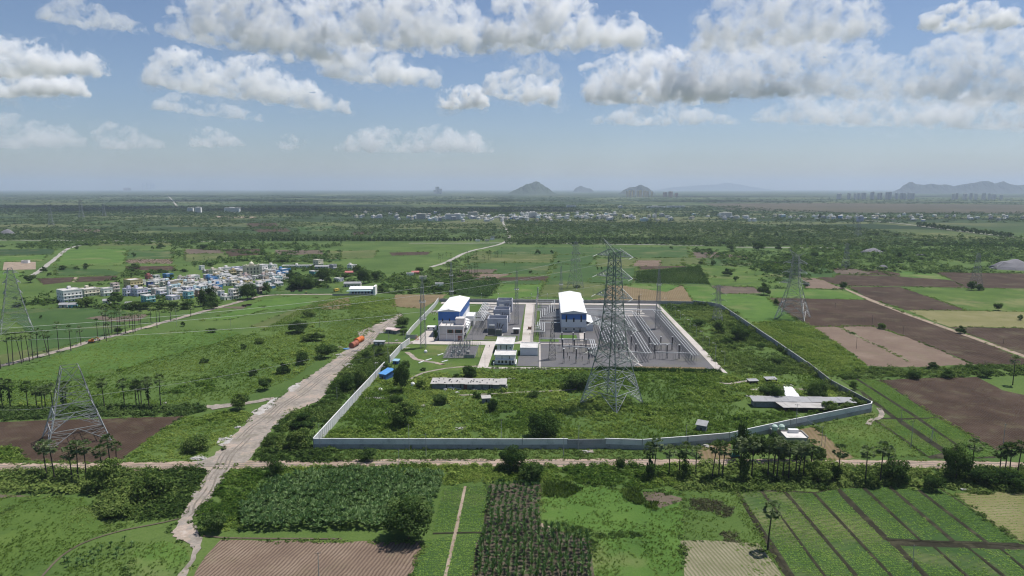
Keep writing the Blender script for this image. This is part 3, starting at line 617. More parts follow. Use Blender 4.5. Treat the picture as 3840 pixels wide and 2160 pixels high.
scatter('scrub','dark bushy scrub between the substation road and the right boundary wall','scrub',[
  sc_(RTCP,.16,CL,1.1,3.0,.8,(18,.28,.5)),sc_(RTCP,.30,TU,.8,1.6,.9,(25,.25,.5)),sc_(RTCP,.030,CL,2.4,4.6,.85,(28,.35,.6))],LEAF,tscale=(34,1.0))
R3=pts(3,'525,665 700,650 870,655 990,705 1200,845 1390,990 1400,1040 1200,1075 1080,1060 960,985 850,890 700,800')
scatter('scrub','bright leafy undergrowth outside the right boundary wall','scrub',[sc_(R3,.26,CL,.9,2.3,.85,(14,.2,.45)),sc_(R3,.25,TU,.7,1.3,.9)],LEAFB,tscale=(18,.55))
ST1=pts(4,'-200,648 200,652 700,648 1200,640 1490,640 1540,660 1500,750 1430,860 1350,1000 1000,1030 700,960 800,840 600,820 250,830 -200,820')
scatter('hedge','thick dark hedge of bushes along the near side of the dirt road on the left','hedge',[sc_(ST1,.34,CL,1.1,3.0,.95,(13,.12,.4)),sc_(ST1,.035,CL,2.6,4.2,.9,(20,.3,.6))],LEAF,tscale=(16,.95))
ST2=pts(4,'1740,650 1900,640 2576,620')+pts(5,'300,612 1190,610 2080,606 2576,612 2576,770 2300,790 1950,760 1530,740 1110,745 760,760 700,700 0,690')+pts(4,'2050,740 1900,860 1830,940 1810,1100 1600,1120 1500,1080 1490,960 1640,800')
scatter('hedge','belt of bushes between the dirt road and the banana field','hedge',[sc_(ST2,.36,CL,.9,2.4,.9,(12,.05,.35)),sc_(ST2,.02,CL,2.2,3.6,.9,(20,.35,.6))],LEAFB,tscale=(15,.95))
ST3=pts(6,'-40,612 400,616 1000,612 1700,640 2100,640 2700,640 2700,800 2250,840 1900,760 1750,770 1100,790 400,810 -40,800')
scatter('hedge','dark belt of undergrowth below the palms on the right','hedge',[sc_(ST3,.36,CL,1.1,2.8,1.0,(12,.05,.3)),sc_(ST3,.03,CL,2.4,4.2,1.0,(20,.3,.55))],LEAF,tscale=(15,.7))
R7=pts(4,'1500,250 1640,210 1800,195 1900,225 1830,310 1690,440 1620,470 1540,560 1430,585 940,592 1100,430 1250,330 1400,245')
scatter('undergrowth','bright creeping undergrowth left of the gravel track','undergrowth',[sc_(R7,.45,CLS,.7,1.7,.7,(8,.1,.35)),sc_(R7,.05,CL,1.4,3.2,.9,(18,.45,.6))],LEAFB,tscale=(14,.6))
R8=pts(4,'1890,588 2010,415 2110,290 2210,215 2440,130 2490,20')+pts('g','130,930 260,810 390,680 480,600 630,540 880,540 1080,520 1090,600 850,790 720,930 560,1060 230,1449')+pts(4,'2576,190 2365,420 2365,490 2576,500 2576,590')
scatter('scrub','bushes crowding the strip between gravel track and white boundary wall','scrub',[sc_(R8,.30,CL,1.0,2.7,.9,(13,.25,.5)),sc_(R8,.04,CL,2.2,4.2,.9,(20,.35,.6)),sc_(R8,.35,TU,.5,1.1,.8)],LEAF,tscale=(18,.7))
R9=pts(5,'-100,500 1200,490 2270,500 2340,470 2340,575 1400,585 900,580 0,590 -300,600')
scatter('undergrowth','low weeds on the verge between boundary wall and dirt road','undergrowth',[sc_(R9,.42,CLS,.5,1.3,.7,(9,.35,.6)),sc_(R9,.07,CL,.8,1.9,.8,(12,.4,.6)),sc_(R9,.6,TU,.4,.9,.8)],LEAF,tscale=(14,.7))
# the big scrubby field on the left
R6=pts(2,'1000,985 1300,905 1600,830 1830,742 2000,710 2250,570 2410,500 2576,450')+pts('a','-100,250 -60,420 0,560')+pts('g','1010,30 800,90 590,190 550,320 330,430 190,560 0,740')+pts(2,'2380,960 2230,1080 1950,1190 1800,1240 1400,1275 700,1320 -100,1330 -100,1100 200,1105 500,1105 800,1060')
scatter('scrub','wide scrubby field left of the gravel track','scrub',[sc_(R6,.050,CLS,1.0,2.4,.7,(26,.36,.62)),sc_(R6,.020,CL,1.6,3.6,.85,(40,.44,.62)),sc_(R6,.45,TU,.7,1.3,.7,(35,.2,.5))],LEAFB,tscale=(45,.7))
R6b=pts(2,'-100,1050 150,1005 400,925 760,825 1080,747 1400,730 1720,722 1830,745 1600,835 1300,910 1050,990 800,1060 500,1105 -100,1100')
scatter('crop','low pale-green bean crop in the large field beyond the village road','crop',[sc_(R6b,.30,CLS,.6,1.2,.55,(12,.1,.4))],LEAFB,tscale=(30,.6))
H1=pts(2,'-100,1300 400,1315 800,1290 1130,1300 1530,1290 1560,1330 1400,1360 800,1372 -100,1405')
scatter('hedge','dark hedge behind the ploughed field on the left','hedge',[sc_(H1,.30,CL,1.4,3.2,1.0)],LEAFD,tscale=(14,.5))
H2=pts(4,'-100,540 150,560 300,580 700,590 940,592 940,605 -100,612'); H2b=pts(4,'-120,500 60,480 150,510 165,570 -120,590')
scatter('hedge','low bushes between ploughed field and dirt road','hedge',[sc_(H2,.35,CL,.7,1.6,.8,(10,.3,.5)),sc_(H2b,.3,CL,1.2,2.8,1.0)],LEAFB)
N1=pts(3,'1400,1005 1750,1010 2200,985 2640,990 2640,1060 2250,1075 1500,1085 1180,1090 1100,1070 1200,1060')+[]
scatter('hedge','long dark hedge across the right between two ploughed fields','hedge',[sc_(N1,.22,CL,1.0,2.6,.95,(12,.1,.35)),sc_(N1,.02,CL,2.2,3.6,1)],LEAF,tscale=(14,.6))
# grass texture on near pastures
GP=[pts(4,'-150,860 240,850 620,860 700,960 1000,1040 1340,1010 1180,1060 900,1100 650,1180 450,1300 250,1460 -150,1460'),pts(4,'960,1200 1250,1190 1420,1210 1440,1310 1330,1460 300,1460 500,1300 680,1200'),pts(5,'1520,760 1800,750 2140,800 2576,800 2576,1520 1930,1520 1890,1180 1660,1110 1505,1040'),pts(6,'1000,330 1430,200 1480,290 1640,410 1830,545 1300,560 1180,470'),pts(6,'0,800 420,815 560,1000 640,1240 740,1449 660,1300 560,1205 0,1178')]
scatter('grass','rough grass of the near pastures','grass',[sc_(p_,1.1,TU,.35,.9,.7,(10,.25,.55)) for p_ in GP]+[sc_(p_,.10,CLS,.4,1.1,.7,(14,.45,.65)) for p_ in GP],GRASS,tscale=(22,.8))
scatter('reeds','tall grey-green reed patch beside the banana rows','reeds',[sc_(pts(5,'1520,755 1700,750 1830,800 1700,860 1540,850'),2,TU,.9,1.6,1),sc_(pts(5,'2120,800 2240,790 2290,890 2390,900 2380,960 2200,900 2130,860'),2,TU,.9,1.6,1),sc_(pts(5,'1650,1050 1850,1080 1930,1130 2100,1110 2300,1130 2290,1160 1950,1170 1700,1120'),1.2,CLS,.5,1.2,.8)],LEAF,tscale=(9,.6))
scatter('dry_shrubs','purplish dry shrubs at the corner of the crop plots','shrubs',[sc_(pts(6,'60,870 180,860 300,890 400,960 330,1010 200,960 60,940'),.9,CLS,.7,1.5,.9),sc_(pts(6,'280,1110 420,1120 440,1190 300,1190'),.9,CLS,.6,1.2,.8)],leafmat('dry_leaf',(.05,.05,.03,1),(.10,.105,.055,1),(.19,.17,.12,1)))
# row crops
ang=lambda a,b: math.degrees(math.atan2(b[1]-a[1],b[0]-a[0]))
AC=ang(P(6,790,825),P(6,1310,1449)); AC2=ang(P(5,775,785),P(5,690,1110)); AB=ang(P(6,1345,-38),P(6,1790,255))
cr=[]
for p_ in CROPS: x,y=excl(rowpts(p_,AC+90,1.15,.95),(),[(a,w*.3) for a,w in FURL[:13]]); k=RNG.random(len(x))<np.clip(vnoise(x,y,9)*3.2-.15,.25,.97); cr.append((x[k],y[k],RW,.42,.72,.62))
scatter('crop','even rows of knee-high green crop in the plots at bottom right','crop',cr,CROP,tscale=(16,.55))
cr=[]
for p_ in VEG: x,y=rowpts(p_,AC2+90,1.05,.8); k=RNG.random(len(x))<.93; cr.append((x[k],y[k],RW,.42,.68,.6))
scatter('crop','rows of low green vegetables in the four plots beside the banana plants','crop',cr,CROP,tscale=(20,.4))
cr=[]
for p_ in BEANS: x,y=excl(rowpts(p_,AB,1.3,1.0),(),[(a,w*.3) for a,w in FURL[13:19]]); cr.append((x,y,RW,.5,.85,.6))
scatter('crop','bright bean rows right of the dirt road','crop',cr,LEAFB,tscale=(20,.4))
x,y=rowpts(pts(6,'2050,825 2300,815 2700,812 2700,1230 2560,1200 2350,1050 2200,940'),0,1.9,.8); scatter('crop','sparse dotted rows of seedlings at the right edge','crop',[(x,y,RW,.35,.55,.6)],CROP)
x,y=sample(pts(6,'-5,1180 570,1212 740,1400 800,1540 30,1540'),.8,(9,.45,.7)); scatter('weeds','thin weeds on the pale furrowed field','weeds',[(x,y,RW,.3,.6,.5)],GRASS)
# dense bananas
BF=pts(4,'2050,760 2300,700 2576,680')+pts(5,'400,680 755,700 775,780 700,900 690,1010 640,1090 300,1105')+pts(4,'1840,1112 1815,960 1930,870')
x,y=rowpts(BF,8,1.75,1.6,.25); scatter('banana_plantation','dense dark-green banana plantation with ragged arching leaves','bananas',[(x,y,BT,2.1,3.2,1.1)],BAN,tscale=(14,.35))
x,y=rowpts(pts(1,'415,112 765,66 660,190 420,170'),20,3,2.2,.25); scatter('banana_plantation','dark banana plantation behind the left hall','bananas',[(x,y,BT,2.0,2.8,1.0)],BAN)
x,y=rowpts(pts('D','1602,684 1760,670 1784,714 1600,712'),3,3.6,2.6,.25); scatter('plantation','square dark plantation beyond the substation','plantation',[(x,y,CLS,1.5,2.4,1.3)],LEAFD)
for nm,s in (('hedge','1760,668 1786,716 1776,716 1750,669'),): 
    x,y=sample(pts('D',s),.06); scatter('hedge','hedge at the edge of the square plantation','hedge',[(x,y,CLS,1.5,2.6,1.2)],LEAFD)
x,y=rowpts(pts(2,'950,190 1300,185 1300,220 960,215'),88,7,5); scatter('orchard','dotted rows of young orchard plants beyond the village','orchard',[(x,y,CLS,1.1,1.7,1)],LEAFD)
# banks of scrub and trees farther off
far=[]
def fs(r,s,d,lo,hi,zs=.9,patch=(60,.3,.6),tp=CLF): far.append((*sample(pts(r,s),d,patch),tp,lo,hi,zs))
fs(2,'60,500 420,420 900,330 950,270 1330,270 1400,220 1750,170 2300,160 2576,150 2576,210 1700,215 1500,250 1100,330 850,380 700,400 400,430 380,520 200,540',.020,2,6)
fs(2,'100,470 420,480 700,470 770,560 400,548 60,560',.03,2,5.5); fs(2,'740,540 1200,470 1600,480 1700,520 1500,585 1200,600 900,600',.03,2.2,6)
fs(2,'2120,240 2576,220 2576,400 2050,420 2180,300',.022,2.5,6); fs('f','1150,250 1850,250 2576,300 2576,560 2400,480 1700,430 1650,540 1150,560',.018,2.5,6)
fs(1,'-40,40 400,100 420,165 340,168 -40,165',.05,1.6,5,.9,(30,.3,.6)); fs('D','1000,690 1140,680 1260,706 1240,745 1110,742 960,738 940,705',.03,1.8,5)
fs(2,'-50,95 300,50 850,35 1940,45 1940,75 800,80 600,100 400,108 0,108',.012,3,7); fs(2,'1300,80 2050,70 2576,60 2576,150 2050,165 1400,105 1350,180 1300,180',.010,3,7)
fs('D','1060,690 1190,640 1260,625 1230,640 1130,680 1090,690',.012,2.5,6)
fs('D','1735,628 2150,640 2100,670 1990,700 1850,672 1790,655 1760,640',.010,3,7,.85,(90,.35,.6)); fs('D','2000,618 2576,612 2576,675 2330,690 2150,680 1980,700 1900,670',.012,3,7,.85,(90,.25,.55))
fs('D','1840,640 2000,650 2080,688 1960,735 1880,690',.006,2.5,5); fs(3,'-20,515 90,520 330,555 520,660 470,665 270,545 0,530',.05,1.2,2.8)
fs(3,'600,235 800,370 770,385 580,245',.04,1.2,2.6); fs(3,'150,232 620,234 620,241 150,239',.03,1,2.2); fs(3,'200,380 760,398 760,408 200,390',.03,1,2.2); fs(3,'1180,300 1640,315 1600,290 1300,295',.02,1.5,3)
fs(3,'1860,272 2640,285 2640,296 1860,284',.03,2,3.5)
scatter('scrub','scattered bushes and thickets around the village and middle fields','scrub',far,LEAFD,tscale=(60,.6)); far=[]
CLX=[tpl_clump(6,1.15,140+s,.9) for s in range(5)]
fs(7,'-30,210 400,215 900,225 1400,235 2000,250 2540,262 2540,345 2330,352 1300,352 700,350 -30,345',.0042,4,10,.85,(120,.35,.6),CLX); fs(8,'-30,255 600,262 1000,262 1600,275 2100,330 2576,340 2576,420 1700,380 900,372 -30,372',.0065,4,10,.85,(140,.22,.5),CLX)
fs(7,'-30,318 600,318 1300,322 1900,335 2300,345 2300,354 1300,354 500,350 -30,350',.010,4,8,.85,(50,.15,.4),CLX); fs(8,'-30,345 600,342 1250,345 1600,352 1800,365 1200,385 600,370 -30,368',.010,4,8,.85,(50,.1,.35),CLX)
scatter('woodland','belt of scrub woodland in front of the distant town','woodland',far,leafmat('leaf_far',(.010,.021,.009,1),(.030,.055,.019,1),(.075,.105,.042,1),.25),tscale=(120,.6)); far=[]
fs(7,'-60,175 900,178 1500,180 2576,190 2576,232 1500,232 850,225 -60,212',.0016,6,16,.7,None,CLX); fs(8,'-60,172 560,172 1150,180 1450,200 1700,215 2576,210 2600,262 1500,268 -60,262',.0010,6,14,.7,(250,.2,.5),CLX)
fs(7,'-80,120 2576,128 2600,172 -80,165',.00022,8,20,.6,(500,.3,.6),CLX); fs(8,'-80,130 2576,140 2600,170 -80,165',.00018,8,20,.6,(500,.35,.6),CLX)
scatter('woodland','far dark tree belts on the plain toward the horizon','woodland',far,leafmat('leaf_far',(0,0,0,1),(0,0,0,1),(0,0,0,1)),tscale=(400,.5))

# weeds along field edges, tracks and walls
EX=[];EY=[];ES=[]
def edge_weeds(poly,prob=.8,w=1.0,closed=True):
    n=len(poly)
    for i in range(n if closed else n-1):
        (ax,ay),(bx,by)=poly[i],poly[(i+1)%n]; L_=math.hypot(bx-ax,by-ay); d=max(60,(ay+by)/2)
        if d>1800: continue
        k=int(L_/(.7+d*.0016))
        if k<1: continue
        t=RNG.random(k); x=ax+(bx-ax)*t+RNG.normal(0,w*(.5+d*.0007),k); y=ay+(by-ay)*t+RNG.normal(0,w*(.5+d*.0007),k); m=RNG.random(k)<prob*np.clip((vnoise(x,y,18)-.3)*2.6,.05,1)
        EX.append(x[m]);EY.append(y[m]);ES.append(np.full(m.sum(),.45+d*.0011))
for p_ in EDGE: edge_weeds(p_)
edge_weeds(tilled); edge_weeds(TL,1.6,2.2); edge_weeds(ribbon(RD1,9),.9,.7); edge_weeds(ALLR[2],1,.9)
for p_ in ('-106.6,302 -106.6,420','-108.6,300 -108.6,440'): edge_weeds(wpoly(p_),.9,.8,False)
fw=wpoly('-106,301.5 -40,302.5 20,304.5 66,309 88,315.5 123.5,337.6 176,366'); edge_weeds(fw,1,.8,False); edge_weeds([(x,y-5) for x,y in fw],1,.9,False)
rw=wpoly('178,372 173.4,412 175.8,456 176.4,522 176.2,640 176,686 154,709'); edge_weeds(rw,1.3,1.0,False); edge_weeds(rw,1.3,1.2,False)
x=np.concatenate(EX);y=np.concatenate(EY);s_=np.concatenate(ES); q3=np.quantile(s_,[0,.33,.66,1]); pr=[]
for a,b in zip(q3[:-1],q3[1:]): m=(s_>=a)&(s_<=b); pr.append((x[m],y[m],CLS,a*.7,b*1.5,.8))
scatter('weeds','ragged weeds along field edges, tracks and wall feet','weeds',pr,LEAF,tscale=(20,.9))
# creepers hanging over the right boundary wall
cx=[];cy=[];
for (a,b) in zip(rw[:-1],rw[1:]):
    L_=math.hypot(b[0]-a[0],b[1]-a[1]); k=int(L_*1.6); t=RNG.random(k); cx.append(a[0]+(b[0]-a[0])*t-.2+RNG.normal(0,1.0,k)); cy.append(a[1]+(b[1]-a[1])*t+RNG.normal(0,.5,k))
cx=np.concatenate(cx);cy=np.concatenate(cy); m=vnoise(cx,cy,26)>.36
scatter('creeper','leafy creepers climbing over the right boundary wall','creeper',[(cx[m],cy[m],CL,1.5,2.8,1.9)],LEAF,tscale=(15,.8))
# ---------------- substation -----------------
WHITE=mat('white_painted_wall',(.82,.82,.81),.7,.06,.15); ROOFW=mat('white_roof_sheet',(.80,.80,.79),.5,.04,.1); BLUE=mat('blue_cladding',(.05,.16,.47),.5,.07,.3)
GREYW=mat('light_grey_cladding',(.72,.74,.77),.6,.05,.2); BEIGE=mat('beige_plinth',(.60,.56,.50),.8,.08,.3); PINKW=mat('pinkish_white_plaster',(.70,.64,.63),.8,.08,.25)
DARK=mat('dark_opening',(.025,.027,.03),.4,.1,1); GLASSD=mat('dark_glass',(.03,.045,.05),.15,.1,.5,0,.6); BROWN=mat('brown_panel',(.16,.085,.06),.7,.12,.5); CONCR=mat('raw_concrete',(.36,.345,.33),.85,.15,.35)
FIRE=mat('grey_firewall_concrete',(.56,.565,.61),.85,.13,.22); DUCT=mat('white_grey_pipe',(.50,.51,.51),.45,.06,.4); STEEL=mat('galvanised_steel',(.30,.31,.315),.5,.14,.8,.35); STEELD=mat('dark_steel',(.10,.105,.105),.5,.15,1,.35)
TANKM=mat('dark_grey_transformer',(.15,.16,.165),.5,.15,.8); PORC=mat('brown_porcelain',(.045,.032,.028),.3,.1,1); ROOFC=mat('stained_roof_concrete',(.62,.595,.57),.85,.16,.25,0,.3,(.30,.285,.27)); ORANGE=mat('orange_paint',(.62,.17,.045),.55,.12,.6)
GREENST=mat('weathered_green_steel',(.23,.275,.245),.55,.16,.7,.25); STEELL=mat('pale_galvanised_steel',(.46,.475,.47),.5,.10,.8,.3)
SR=-AA
def st(name,label,cat,u,v,group=None,z=.17): x,y=W(u,v); return thing(name,label,cat,(x,y,z),SR,group)
def gable(mb,x0,x1,y0,y1,ze,zr,t=.25,ov=.5):
    xm=(x0+x1)/2; a,b=x0-ov,x1+ov; c,d=y0-ov,y1+ov; s=(zr-ze)/((x1-x0)/2); zo=ze-s*ov
    for dz in (0,): 
        v=[(a,c,zo),(xm,c,zr),(xm,d,zr),(a,d,zo),(b,c,zo),(b,d,zo)]; v+=[(x,y,z+t) for x,y,z in v]
        mb.add(v,[(6,7,8,9)[::1],(7,10,11,8),(0,3,2,1),(1,2,5,4),(0,1,7,6),(1,4,10,7),(2,3,9,8),(5,2,8,11),(3,0,6,9),(4,5,11,10)])
    return mb
def gwall(mb,x0,x1,y0,y1,z0,ze,zr):
    xm=(x0+x1)/2; v=[(x0,y0,z0),(x1,y0,z0),(x1,y0,ze),(xm,y0,zr),(x0,y0,ze)]; v+=[(x,y1,z) for x,y,z in v]
    return mb.add(v,[(0,1,2,3,4),(9,8,7,6,5),(1,6,7,2),(5,0,4,9)])
WHOLE={'wall','parapet','blue_band','plinth','roof','body','lean_to','end_plate','veranda_wall','canopy','cab'}
def part(name,p,m,boxes,label=None):
    if len(boxes)>1 and name not in WHOLE:
        for q_ in boxes: o=part(name,p,m,[q_],label)
        return o
    b=MB()
    for q_ in boxes: b.box(*q_)
    o=obj(name,b,m,p)
    if label: o['label']=label
    return o
# right hall
t=st('gis_hall','large white-roofed hall with blue upper band, pipes entering both sides','industrial hall',24,567)
obj('wall',gwall(MB(),-10.5,10.5,0,112,0,15.9,17.6),GREYW,t); b=gable(MB(),-10.5,10.5,0,112,15.95,17.75); obj('roof',b,ROOFW,t)
o=obj('ridge_cap',MB().box(-.5,.5,-.6,112.6,18.0,18.1),WHITE,t)
part('blue_band',t,BLUE,[(-10.3,10.3,-.08,0,10.4,15.2),(-10.58,-10.5,1,111,10.4,15.2),(10.5,10.58,1,111,10.4,15.2)])
part('plinth',t,BEIGE,[(-10.45,10.45,-.12,0,0,3.9)])
for x in (-6.2,0,6.2): part('louvre',t,DARK,[(x-.6,x+.6,-.2,-.08,8.4,14.0 if x else 11.9)])
for x in (-6.5,.2): w=part('window',t,WHITE,[(x-.95,x+.95,-.2,-.12,1.3,3.2)]); part('pane',w,GLASSD,[(x-.75,x+.75,-.24,-.2,1.5,3.0)])
d=part('door',t,WHITE,[(4.3,6.3,-.2,-.12,0,3.3)]); part('door_leaf',d,GLASSD,[(4.5,5.2,-.25,-.2,0,3.0),(5.4,6.1,-.25,-.2,0,3.0)]); part('door_canopy',t,CONCR,[(3.9,6.7,-1.3,-.12,3.4,3.6)])
b=MB(); b.box(10.6,16.6,3.5,40,0,6.1); obj('side_annex',b,GREYW,t); b=MB().add([(10.6,3.2,8.3),(16.9,3.2,6.2),(16.9,40.3,6.2),(10.6,40.3,8.3),(10.6,3.2,8.6),(16.9,3.2,6.5),(16.9,40.3,6.5),(10.6,40.3,8.6)],[(4,5,6,7),(0,1,5,4),(1,2,6,5),(2,3,7,6),(3,2,1,0)]); obj('annex_roof',b,ROOFW,t)
b=MB(); b.bar((-10.4,-.3,15.3),(10.4,-.3,15.3),.1)
for i in range(12): b.bar((-10.3+i*1.87,-.3,14.4),(-9.4+i*1.87,-.3,15.3),.06); b.bar((-9.4+i*1.87,-.3,15.3),(-8.45+i*1.87,-.3,14.4),.06)
b.bar((-10.4,-.3,14.4),(10.4,-.3,14.4),.08); obj('eaves_truss',b,STEEL,t); part('downpipe',t,STEEL,[(-10.75,-10.55,-.1,.15,0,15.8),(10.6,10.8,-.1,.15,8,15.8)])
part('rear_annex',t,WHITE,[(10.6,13,88,104,0,12)])
# left hall
t=st('service_hall','white-roofed hall with deep blue gable end behind the two-storey block','industrial hall',-78.6,544.5)
obj('wall',gwall(MB(),-8.9,8.9,0,72,0,20.3,22.0),WHITE,t); obj('roof',gable(MB(),-8.9,8.9,0,72,20.35,22.1),ROOFW,t); obj('ridge_cap',MB().box(-.4,.4,-.6,72.6,22.35,22.45),WHITE,t)
part('blue_gable',t,BLUE,[(-8.7,8.7,-.08,0,13,20.2)]); part('blue_side_band',t,BLUE,[(8.9,8.98,.3,71.5,13.6,20.1)])
part('side_rib',t,mat('pale_blue_rib',(.12,.25,.5),.5),[(9.0,9.12,4+i*8,4.5+i*8,13.7,20) for i in range(9)])
for x in (-5.2,.6): part('louvre',t,DARK,[(x-.5,x+.5,-.16,-.08,12.4,14.6)])
part('lean_to',t,WHITE,[(9.0,15.5,44,62,0,8.5)])
for k_ in range(4): o=part('lean_to',t,WHITE,[(9.0,13.5,8+k_*9,14+k_*9,0,5.6)]); obj('lean_to_roof',MB().add([(9,7.6+k_*9,7.4),(14.2,7.6+k_*9,5.5),(14.2,14.4+k_*9,5.5),(9,14.4+k_*9,7.4)],[(0,1,2,3)]),ROOFW,o)
# control block
t=st('control_building','two-storey pinkish-white control block with flat roof and stair tower','office building',-74.3,527.5)
part('wall',t,PINKW,[(-9.8,9.6,0,18,0,10.9)]); part('roof',t,ROOFC,[(-9.4,9.2,.4,17.6,10.9,11.0)]); part('parapet',t,PINKW,[(-9.9,9.7,-.1,.35,10.9,11.9),(-9.9,9.7,17.65,18.1,10.9,11.9),(-9.9,-9.45,.35,17.65,10.9,11.9),(9.25,9.7,.35,17.65,10.9,11.9)])
part('stair_tower',t,PINKW,[(2.2,9.3,8.5,17.2,11,16)]); part('stair_tower_roof',t,ROOFC,[(2.0,9.5,8.3,17.4,16,16.4)])
part('pilaster',t,WHITE,[(x-.25,x+.25,-.25,-.0,0,10.9) for x in (-9.5,-3.8,2.2,9.3)]); part('floor_band',t,CONCR,[(-9.8,9.6,-.12,0,5.1,5.4)])
for x0,x1 in ((-3.2,1.7),(2.7,8.6)): w=part('window',t,BROWN,[(x0,x1,-.16,0,6.2,9.2)]); part('pane',w,GLASSD,[(x0+.9,x1-1.2,-.2,-.16,6.4,9.0)]); part('sunshade',t,PINKW,[(x0-.2,x1+.2,-.9,-.12,9.3,9.5)])
part('door',t,mat('red_brown_door',(.28,.12,.10),.6),[(5.1,8.3,-.16,0,0,4.2)])
for k_ in range(3): b=MB(); b.bar((-10.6-k_*.5,.5,8.2-k_*1.2),(-10.6-k_*.5,19,9.6-k_*1.2+1.5),.32,8); obj('roof_edge_duct',b,WHITE,t)
part('roof_plinth',t,CONCR,[(x,x+.4,y,y+.4,11,12.6) for x,y in ((-5,4),(-5.2,9),(-1.5,5),(-1.8,11))])
part('side_window',t,GLASSD,[(9.6,10.3,1.5+k_*4.2,3.8+k_*4.2,1.2+(k_%2)*4.8,4.2+(k_%2)*4.8) for k_ in range(4)])
# low service buildings at the front
def flat(label,u0,u1,v0,v1,h,ov,wins,dark=False,nm='service_building'):
    t=st(nm,label,'building',(u0+u1)/2,v0); w=(u1-u0)/2; d=v1-v0
    part('wall',t,WHITE if not dark else CONCR,[(-w,w,0,d,0,h)]); part('roof_slab',t,ROOFC,[(-w-ov,w+ov,-ov,d+ov,h,h+.3)])
    e=ov; part('parapet',t,WHITE,[(-w-e,w+e,-e,-e+.25,h+.3,h+.9),(-w-e,w+e,d+e-.25,d+e,h+.3,h+.9),(-w-e,-w-e+.25,-e+.25,d+e-.25,h+.3,h+.9),(w+e-.25,w+e,-e+.25,d+e-.25,h+.3,h+.9)])
    for q_ in wins: o=part('window' if q_[4]!='d' else 'door',t,DARK,[(q_[0],q_[1],-.12,0,q_[2],q_[3])])
    return t
flat('flat-roofed white block nearest the access road, rear of the front pair',-35.3,-24,490,513,5.9,1.2,[(-3.2,-2.6,.3,5.6,'w'),(.9,1.5,.3,5.6,'w'),(3.6,4.4,3.2,4.2,'w')])
t=flat('flat-roofed white block with canopy and ground-floor windows, front of the pair',-34.2,-20.8,456,469,6.0,.8,[(-4.6,-3.5,.9,2.7,'w'),(-2.4,-1.2,.9,2.7,'w'),(0.2,1.4,.9,2.7,'w'),(5,6,.9,2.7,'w'),(3,4,0,2.9,'d'),(-2.2,-1.8,3.8,5.8,'w'),(2.9,3.3,3.8,5.8,'w')]); part('canopy',t,WHITE,[(-7,7,-1.6,0,3.2,3.5)]); part('ramp_wall',t,WHITE,[(7.3,7.9,-4,8,0,1.6),(-7.9,-7.2,-3,2,0,1.8)])
t=flat('plain windowless white block with stained flat roof beside the switchyard',-18,-5.2,482,499,5.0,.15,[])
t=st('cabin','small white site cabin with two square windows by the left wall','cabin',-96.7,565.5); part('wall',t,WHITE,[(-3.9,3.9,0,6,0,3)]); part('roof',t,ROOFW,[(-4.1,4.1,-.2,6.2,3,3.25)])
for x in (-2.4,1.9): part('window',t,DARK,[(x-.5,x+.5,-.1,0,1.3,2.4)])
# transformer bays
for k_,(u0,u1,v,lab) in enumerate([(-48.5,-32,560.5,'front grey concrete firewall bay with a transformer before it'),(-46.5,-32.3,603.5,'middle grey concrete firewall bay, behind the front one'),(-47.5,-32.6,655,'rearmost grey concrete firewall bay, two-toned')]):
    t=st('transformer_bay',lab,'firewall',(u0+u1)/2,v,'transformer firewalls'); w=(u1-u0)/2
    part('rear_wall',t,FIRE,[(-w,w,0,.5,0,11.9)]); part('side_wall',t,FIRE,[(w-.5,w,.5,17,0,11.4),(-w,-w+.5,.5,17,0,11.4)]); part('back_wall',t,FIRE,[(-w,w,17,17.5,0,11.6)])
    if k_: part('beam',t,CONCR,[(-w,w,-.1,0,z,z+.15) for z in (5.5,7.4,9.2)])
def transformer(u,v,label,rz=0):
    t=st('power_transformer',label,'transformer',u,v,'power transformers'); part('tank',t,TANKM,[(0,5,0,5,.6,5.2)])
    b=MB()
    for i in range(11): b.box(-6.3+i*.55,-6.0+i*.55,1,4.5,.8,6.2)
    b.box(-6.4,-.3,2.4,3,6.1,6.5); obj('radiator',b,TANKM,t); part('plinth',t,CONCR,[(-7,6,-.8,6,0,.6)])
    b=MB(); b.bar((-5.4,3,8.2),(-1,3,8.2),.8,12); obj('conservator',b,STEELL,t); part('conservator_frame',t,TANKM,[(-5,-4.8,2.8,3.2,6,8),(-1.6,-1.4,2.8,3.2,6,8)])
    for x,dx in ((1.0,.4),(2.3,1.2),(3.8,2.6)):
        b=MB(); p0=Vector((x,2,5.2)); p1=Vector((x+dx,2,11.4-dx*.6)); b.bar(p0,p0.lerp(p1,.35),.22,8); 
        for i in range(9): a=p0.lerp(p1,.35+i*.07); c=p0.lerp(p1,.35+(i+.75)*.07); b.bar(a,c,.42,8,.30)
        obj('bushing',b,PORC,t)
    return t
transformer(-40.5,546,'dark transformer with radiator bank and three slanting bushings before the front firewall')
for v in (592,643): 
    t=transformer(-39,v,f"dark transformer half hidden behind the {'front' if v<600 else 'middle'} grey firewall")
t=st('kiosk','dark kiosk with pale flat roof beside the concrete road','kiosk',-24.2,555.5); part('wall',t,mat('dark_kiosk_wall',(.10,.09,.085),.8),[(-2.2,2.2,0,4.5,0,4)]); part('roof',t,WHITE,[(-2.9,2.9,-.6,5,4,4.3)]); part('door',t,BROWN,[(-.2,.8,-.1,0,0,2.2)])
